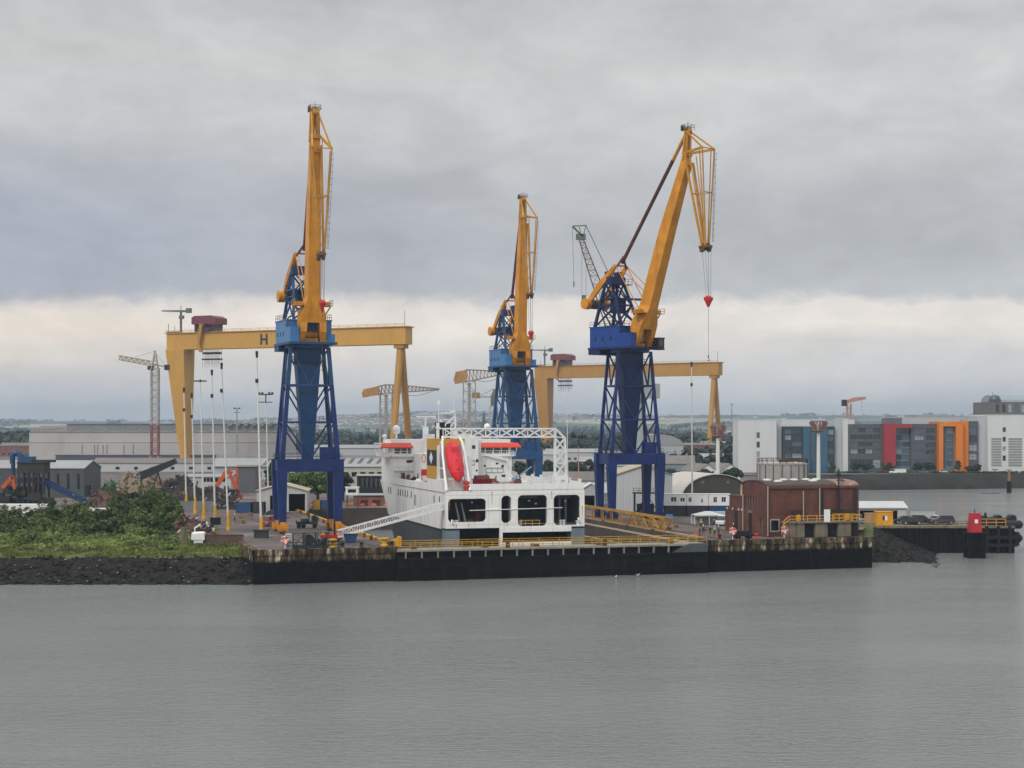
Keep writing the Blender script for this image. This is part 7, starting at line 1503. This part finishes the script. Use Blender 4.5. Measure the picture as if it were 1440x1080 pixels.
# flatbed lorry under the left crane
rt = root('flatbed_lorry', 'dark green grey flatbed lorry standing between the left crane legs', 'lorry', at(419,339), R(6)); lg = mat('lorry_green','#44524f',.5,.2,.6)
q = MB(); q.box((2.9,-1.1,.7),(4.3,1.1,2.5)); q.box((3.0,-1.0,2.5),(4.0,1.0,2.8)); q.build('cab', lg, rt); q = MB(); q.box((4.24,-.9,1.6),(4.33,.9,2.3)); q.box((3.2,-1.13,1.6),(3.9,-1.09,2.3)); q.build('windscreen', glassm, rt); q = MB(); q.box((-.4,-1.15,.9),(2.85,1.15,1.15)); q.box((-.4,-1.15,1.15),(-.3,1.15,1.9)); q.box((-.4,-1.18,1.15),(2.85,-1.1,1.5)); q.build('flatbed', darkm, rt); q = MB(); q.box((.6,-.7,1.15),(2.2,.7,2.1)); q.beam((2.3,.1,1.2),(2.5,.1,3.6),.25); q.beam((2.5,.1,3.6),(1.2,.1,2.9),.2); q.build('loader_crane', lg, rt)
for x in (.2,1.2,3.6):
    for s in (-1,1): q = MB(); q.tube((x,s*.85,.48),(x,s*1.15,.48),.48,n=12); q.build('wheel', tyre, rt)
# ---------- quay machinery
rt = root('winch_plant', 'dark green grey winch plant behind a railing at the left quay corner', 'winch', D(7.4,2.6,GZ+.1), A16); gg = mat('plant_grey_green','#4a5450',.6,.25,.6,streak=.4,scol='#2a2d2b')
q = MB()
for x in (0,2.2,4.4,6.4):
    for y in (0,2.4): q.beam((x,y,0),(x,y,2.8),.2)
q.box((-.1,-.1,2.7),(6.6,2.5,2.85)); q.box((-.3,-.3,0),(6.8,2.8,.5)); q.beam((0,0,.4),(2.2,0,2.7),.14); q.beam((4.4,0,.4),(6.4,0,2.7),.14); q.build('frame', gg, rt)
q = MB(); q.tube((3.0,.3,1.4),(3.0,2.2,1.4),.95,n=16); q.tube((4.6,.4,1.0),(4.6,2.0,1.0),.6,n=12); q.box((5.4,.4,.4),(6.2,2,1.7)); q.build('winch_drum', darkm, rt); q = MB(); q.rail([(-1,-.6,-.1),(8.6,-.6,-.1),(8.6,2.6,-.1)],1.2,1.6,.06); q.build('railing', darkm, rt)
rt = root('switch_cabinet', 'pale slatted cabinet standing before the winch plant', 'cabinet', D(6.0,2.0,GZ+.1), A16); q = MB(); q.box((0,0,.1),(1.15,.7,2.7)); q.build('body', mat('cabinet_pale','#b3bcba',.5,.08), rt); q = MB()
for i in range(6): q.box((.08,-.05,.4+i*.38),(1.07,-.003,.6+i*.38))
q.build('louvre', mat('louvre_grey','#8f9492'), rt)
q = MB(); q.box((-1.3,-1.1,0),(1.3,1.1,1.5)); q.box((-1.5,-1.3,1.5),(1.5,1.3,1.75)); solo('mast_plinth', q, mat('plinth_dark','#3b3b3a',.8,.2,.6), 'dark plinth carrying the nearest mast at the quay corner', 'plinth', None, at(367.5,310,GZ-.1))
q = MB(); q.box((-1,-1,0),(1,1,1.5)); q.box((-1.1,-1.1,1.5),(1.1,1.1,1.65)); solo('mast_plinth', q, blk, 'square black plinth at the fourth mast', 'plinth', None, at(303,352,GZ-.1))
rt = root('trolley', 'red wheeled base carrying the foot of the white gangway', 'trolley', at(466,300,GZ), R(8)); q = MB(); q.loft([[(-1.9,-1.1,.35),(1.9,-1.1,.35),(1.9,1.1,.35),(-1.9,1.1,.35)],[(-2.2,-1.3,1.3),(2.2,-1.3,1.3),(2.2,1.3,1.3),(-2.2,1.3,1.3)]]); q.build('red_body', redm, rt); q = MB()
for x in (-1.3,1.3): q.tube((x,-1.2,.3),(x,1.2,.3),.3,n=10)
q.build('wheels', tyre, rt)
for x in (-.6,.6): q = MB(); q.box((x-.18,-.9,1.3),(x+.18,-.4,3.6)); q.box((x-.18,.4,1.3),(x+.18,.9,3.6)); q.build('upright', darkm, rt)
q = MB(); q.tube((-1.5,-.5,1.3),(-1.5,-.5,2.1),.3,n=10); q.box((-.1,-.4,1.3),(1.3,.3,1.8)); q.build('yellow_motor', ryel, rt)
rt = root('skip', 'blue skip under the slope of the white gangway', 'skip', at(493,297,GZ), R(5)); q = MB(); q.loft([[(-.9,-.8,.1),(.9,-.8,.1),(.9,.8,.1),(-.9,.8,.1)],[(-1.3,-1,1.5),(1.3,-1,1.5),(1.3,1,1.5),(-1.3,1,1.5)]]); q.build('body', cmat, rt); q = MB(); q.box((-1.35,-1.05,1.5),(1.35,-.95,1.65)); q.box((-1.35,.95,1.5),(1.35,1.05,1.65)); q.build('rim', darkm, rt)
def bollard(label, loc, m_=None): q = MB(); q.lathe([(.42,0),(.42,.1),(.26,.2),(.24,.65),(.42,.8),(.4,1.0),(0,1.05)], n=14); solo('bollard', q, m_ or darkm, label, 'bollard', 'mooring bollards on the quay', loc, smooth=True)
bollard('black bollard left of the red gangway base', D(16.2,1.3,GZ+.15)); bollard('black bollard right of the red gangway base', D(19.6,1.2,GZ+.15)); bollard('black bollard by the yellow capstan at the gate end', D(25.2,1.2,GZ+.15)); bollard('black bollard right of the dock gate before the people', D(89.9,1.4,GZ+.15)); bollard('small red bollard before the brick pump house', D(97.6,1.4,GZ+.15), redm)
for s, lab in ((14.6,'squat yellow capstan left of the red gangway base'),(24.2,'round yellow capstan beside the gate end of the quay')): 
    rt = root('capstan', lab, 'capstan', D(s,2.6,GZ+.1), A16, 'yellow capstans'); q = MB(); q.lathe([(.9,0),(.9,.25),(.5,.5),(.48,1.1),(.8,1.35),(.75,1.55),(0,1.65)], n=16); q.build('drum', kerby, rt); q = MB(); q.lathe([(1.2,-.05),(1.2,.08),(.9,.08)], n=16); q.build('base', darkm, rt)
rt = root('hydraulic_unit', 'orange yellow hinge gear where the gate meets the left quay', 'machine', D(24.0,1.8,GZ+.1), A16); q = MB(); q.box((1.2,-.4,0),(3.0,1.2,1.0)); q.beam((1.4,.4,1),(3.2,.4,1.6),.4); q.box((2.6,-.6,0),(3.0,1.4,1.8)); q.build('body', ryel, rt); q = MB(); q.tube((1.0,.2,.5),(1.0,1.0,.5),.45,n=12); q.build('wheel', brownm, rt)
rt = root('black_trailer', 'low black trailer beside the lifebuoy, left of the brick pump house', 'trailer', D(93.6,3.2,GZ+.1), A16); q = MB(); q.box((0,-.9,.5),(4.2,.9,.9)); q.box((.3,-.8,.9),(3.2,.8,1.5)); q.build('bed', blk, rt)
for x in (.8,3.2): q = MB(); q.tube((x,-1,.4),(x,1,.4),.4,n=12); q.build('wheels', tyre, rt)
# marquee
mq = root('marquee', 'white peaked marquee beside the truss walkway end', 'marquee', at(995,352), R(6)); q = MB()
q.add([(-3.4,-1.8,2.2),(3.4,-1.8,2.2),(3.4,1.8,2.2),(-3.4,1.8,2.2),(-.6,0,3.0),(.6,0,3.0)],[(0,1,5,4),(1,2,5),(2,3,4,5),(3,0,4)]); q.box((-3.4,-1.82,1.95),(3.4,-1.78,2.2)); q.box((-3.4,1.78,.1),(3.4,1.82,2.2)); q.build('canopy', mat('canvas','#bfc1bf',.7,.1), mq)
for x in (-3.3,0,3.3):
    for y in (-1.7,1.7): q = MB(); q.beam((x,y,0),(x,y,2.2),.1); q.build('pole', whp, mq)
q = MB(); q.loft([[(-1.1,-.6,.1),(1.1,-.6,.1),(1.1,.6,.1),(-1.1,.6,.1)],[(-.8,-.4,.9),(.8,-.4,.9),(.8,.4,.9),(-.8,.4,.9)]]); solo('covered_boat', q, mat('tarp_blue','#4f8fc4',.5,.1), 'blue tarpaulin cover by the foot of the white cabins', 'tarpaulin', None, at(941,376))
bpy.data.objects['covered_boat'].name = 'tarpaulin'
# ---------- people on the quay
skin = mat('skin','#b98a70',.6,.05); jk = {'hi':mat('vest_lime','#b8d832',.6,.05),'or':mat('vest_orange','#d8662c',.6,.05),'dk':mat('coat_dark','#2a2d36',.8,.1),'rd':mat('coat_red','#8f2f35',.8,.1),'bl':mat('coat_blue','#3a5a88',.8,.1)}; trs = mat('trousers','#22252c',.85,.1); hatw = mat('helmet_white','#e6e6e0',.4,.05)
def skinmesh(name, J, E, m_, parent):
    me = bpy.data.meshes.new(name); me.from_pydata([j[:3] for j in J], E, []); o = bpy.data.objects.new(name, me); C.objects.link(o); me.materials.append(m_)
    md = o.modifiers.new('skin','SKIN'); sv = me.skin_vertices[0].data if me.skin_vertices else None
    if sv is None:
        bm = bmesh.new(); bm.from_mesh(me); bm.verts.layers.skin.verify(); bm.to_mesh(me); bm.free(); sv = me.skin_vertices[0].data
    for v, j in zip(sv, J): v.radius = (j[3], j[4] if len(j) > 4 else j[3])
    sv[0].use_root = True; o.modifiers.new('sub','SUBSURF').render_levels = 1; o.parent = parent; return o
def person(label, loc, rz, coat, stride=.1, helmet=True, arm=.2, h=1.0, lean=0.0):
    rt = root('person', label, 'person', loc, rz, 'people on the quay', h); s = stride
    J = [(0,0,.95,.13,.11),(0,lean*.4,1.15,.13,.1),(0,lean*.8,1.40,.17,.11),(0,lean,1.52,.06),(0,lean-.02,1.60,.08,.09),(0,lean-.03,1.72,.085,.1),
         (.10,0,.90,.09),(.11,s,.50,.06),(.11,s*1.2+.04,.08,.045),(.11,s*1.2-.14,.04,.04),(-.10,0,.90,.09),(-.11,-s,.50,.06),(-.11,-s*1.2+.04,.08,.045),(-.11,-s*1.2-.14,.04,.04),
         (.21,lean*.8,1.42,.06),(.25,lean+.03,1.14,.045),(.22,lean-arm,.92,.035),(.215,lean-arm-.04,.84,.035),(-.21,lean*.8,1.42,.06),(-.25,lean+.03,1.14,.045),(-.22,lean-.06,.90,.035),(-.215,lean-.08,.82,.035)]
    E = [(0,1),(1,2),(2,3),(3,4),(4,5),(0,6),(6,7),(7,8),(8,9),(0,10),(10,11),(11,12),(12,13),(2,14),(14,15),(15,16),(16,17),(2,18),(18,19),(19,20),(20,21)]
    body = skinmesh('body', J, E, skin, rt)
    for side in ((17,(.22,)),(21,(-.22,))):
        b = Vector(J[side[0]][:3]); q = MB()
        for k, (dx, ln) in enumerate(((-.03,.07),(-.01,.085),(.012,.08),(.03,.065))): q.tube(b+Vector((dx*.3,dx,-.02)), b+Vector((dx*.35,dx-.02,-.02-ln)), .009, .007, n=5)
        q.tube(b+Vector((0,-.03,0)), b+Vector((0,-.075,-.045)), .011, .008, n=5); q.build('fingers', skin, body)
    g = 1.22
    def sub(idx): mp = {i:k for k, i in enumerate(idx)}; return [tuple(J[i][:3])+tuple(r_*g for r_ in J[i][3:]) for i in idx], [(mp[a],mp[b]) for a, b in E if a in mp and b in mp]
    JJ, EE = sub([0,6,7,8,10,11,12]); skinmesh('trousers', JJ, EE, trs, body)
    JJ, EE = sub([1,0,2,14,15,16,18,19,20]); skinmesh('jacket', JJ, EE, jk[coat], body)
    for i in (8,12): q = MB(); x, y, z = J[i][:3]; q.loft([[(x-.06,y+.08,0),(x+.06,y+.08,0),(x+.05,y+.07,.12),(x-.05,y+.07,.12)],[(x-.055,y-.2,0),(x+.055,y-.2,0),(x+.04,y-.18,.07),(x-.04,y-.18,.07)]]); q.build('boot', blk, body)
    hx = Vector(J[5][:3]); q = MB()
    for dx in (-.035,.035): q.ball(hx+Vector((dx,-.105,-.03)),.012,n=6)
    q.build('eyes', blk, body); q = MB(); q.loft([[hx+Vector((-.015,-.1,-.03)),hx+Vector((.015,-.1,-.03)),hx+Vector((0,-.1,-.0))],[hx+Vector((-.02,-.125,-.075)),hx+Vector((.02,-.125,-.075)),hx+Vector((0,-.13,-.06))]]); q.box(hx+Vector((-.03,-.108,-.115)),hx+Vector((.03,-.098,-.105))); q.build('nose', skin, body)
    q = MB(); 
    if helmet: q.lathe([(.14,.0),(.125,.03),(.12,.09),(.07,.15),(0,.165)],hx+Vector((0,0,.0)),12); q.build('helmet', hatw, body, smooth=True)
    else: q.lathe([(.105,-.02),(.115,.03),(.1,.09),(.05,.125),(0,.13)],hx+Vector((0,.02,.0)),12); q.build('hair', brownm, body, smooth=True)
PD = 319.0
person('person in a lime hi-vis jacket and dark trousers, centre of the group by the marquee', at(1005,PD), R(20), 'hi', .12)
person('person in a dark coat left of the lime jacketed person', at(998.5,PD+2), R(160), 'dk', .08, False)
person('person in a dark red coat, leftmost of the group beside the walkway end', at(984,PD), R(60), 'rd', .15, False)
person('person in a dark coat with white helmet, second from left in the group', at(989,PD+3), R(-40), 'dk', .1)
person('person in a blue jacket right of the lime jacketed person', at(1010.5,PD+2), R(-20), 'bl', .1)
person('person in a lime vest standing under the marquee', at(986,342), R(10), 'hi', .05, True, .3)
person('person in a blue coat in the shade of the marquee', at(1004,346), R(0), 'bl', .05, False)
person('person in a dark coat by the brick annexe door', at(1031.5,327), R(-70), 'dk', .12)
person('person in an orange vest working on the yard near the leaning mast', at(330,362), R(30), 'or', .2, True, .4)
person('person in a lime vest on the deck edge beside the truss walkway', at(905,392), R(40), 'hi', .1)
# gulls on the water
for px, d, rz, lab in ((897,294,0,'white gull floating left of the gate fender panels'),(866,290,60,'white gull floating before the middle of the dock gate')):
    rt = root('gull', lab, 'gull', (gx(px,d),d,.03), R(rz), 'gulls on the water'); q = MB(); q.loft([[(x,r_*math.cos(a),.12+o_+r_*.8*math.sin(a)) for a in [i*math.pi/4 for i in range(8)]] for x, r_, o_ in ((-.34,.02,.1),(-.2,.1,.04),(0,.15,0),(.16,.13,.03),(.24,.07,.14),(.3,.065,.24),(.37,.05,.27),(.42,.01,.25))]); q.build('body', whp, rt, smooth=True); q = MB(); q.loft([[(x,s*.13,.2+.02*k) for k, x in enumerate((-.36,-.1,.1))]+[(x,s*.16,.14) for x in (.1,-.1,-.36)] for s in (-1,1)]); q.build('wings', greyp, rt); q = MB(); q.tube((.41,0,.36),(.49,0,.345),.018,.006,n=6); q.build('bill', ryel, rt)

# ---------- oddments that litter the yard
rg = random.Random(55)
q = MB(); q.lathe([(.3,0),(.32,.05),(.3,.1),(.3,.45),(.32,.5),(.3,.55),(.3,.85),(.32,.9),(0,.9)], n=12); dr = solo('oil_drum', q, brownm, 'rusty drum standing along the yellow kerb of the dock', 'drum', 'drums along the dock kerb', tuple(D(DS0-1.5,40,GZ)))
for i in range(13): dup(dr, tuple(D(DS0-1.3-rg.uniform(0,.7), 18+i*8.3+rg.uniform(-3,3), GZ)))
q = MB(); 
for k in range(3):
    for j in range(4-k): q.box((-1.6,-.5+j*.3+k*.15,k*.28),(1.6,-.24+j*.3+k*.15,k*.28+.26))
tb = solo('timber_stack', q, tan, 'stack of dock timbers lying in the yard behind the masts', 'timber', 'timber stacks in the yard', (gx(345,372),372,GZ))
for px, d in ((352,384),(338,356),(398,372),(388,398)): dup(tb, (gx(px,d),d,GZ), rg.uniform(0,3))
q = MB(); q.loft([[(-.9,-.6,0),(.9,-.6,0),(.9,.6,0),(-.9,.6,0)],[(-.7,-.5,.8),(.6,-.45,.9),(.6,.4,.85),(-.6,.5,.75)],[(-.2,-.15,1.15),(.15,-.1,1.2),(.15,.1,1.15),(-.15,.15,1.1)]]); tp = solo('tarped_pile', q, orn, 'pile under an orange sheet on the edge of the dock head', 'pile', 'orange sheeted piles at the dock head', tuple(D(34,DT1+1.6,GZ)))
for i in range(9): dup(tp, tuple(D(30+i*3.1+rg.uniform(-1,1), DT1+1.4+rg.uniform(0,2.4), GZ)), rg.uniform(0,3))
q = MB()
for k in range(3): q.box((-.6,-.5,k*.15+.1),(.6,.5,k*.15+.13)); q.box((-.6,-.5,k*.15),(-.45,.5,k*.15+.1)); q.box((-.08,-.5,k*.15),(.08,.5,k*.15+.1)); q.box((.45,-.5,k*.15),(.6,.5,k*.15+.1))
pl = solo('pallet_stack', q, brownm, 'low stack of pallets behind the truss walkway on the right quay', 'pallets', 'pallet stacks on the right quay', tuple(D(91,44,GZ)))
for s_, t_ in ((92.5,34),(94,52),(93.8,62),(91.6,70),(96.5,40),(98,28)): dup(pl, tuple(D(s_,t_,GZ)), rg.uniform(0,3))
def cone(loc, lab): q = MB(); q.lathe([(.35,0),(.35,.05),(.2,.06),(.05,.75),(0,.75)], n=10); return solo('traffic_cone', q, mat('cone_orange','#d4551f',.6,.05), lab, 'cone', 'traffic cones on the right quay', loc)
cn = cone(tuple(D(90.5,14,GZ)), 'orange traffic cone on the right quay near the people')
for s_, t_ in ((91.5,17),(93,10),(95.2,13),(96.8,8)): dup(cn, tuple(D(s_,t_,GZ)))
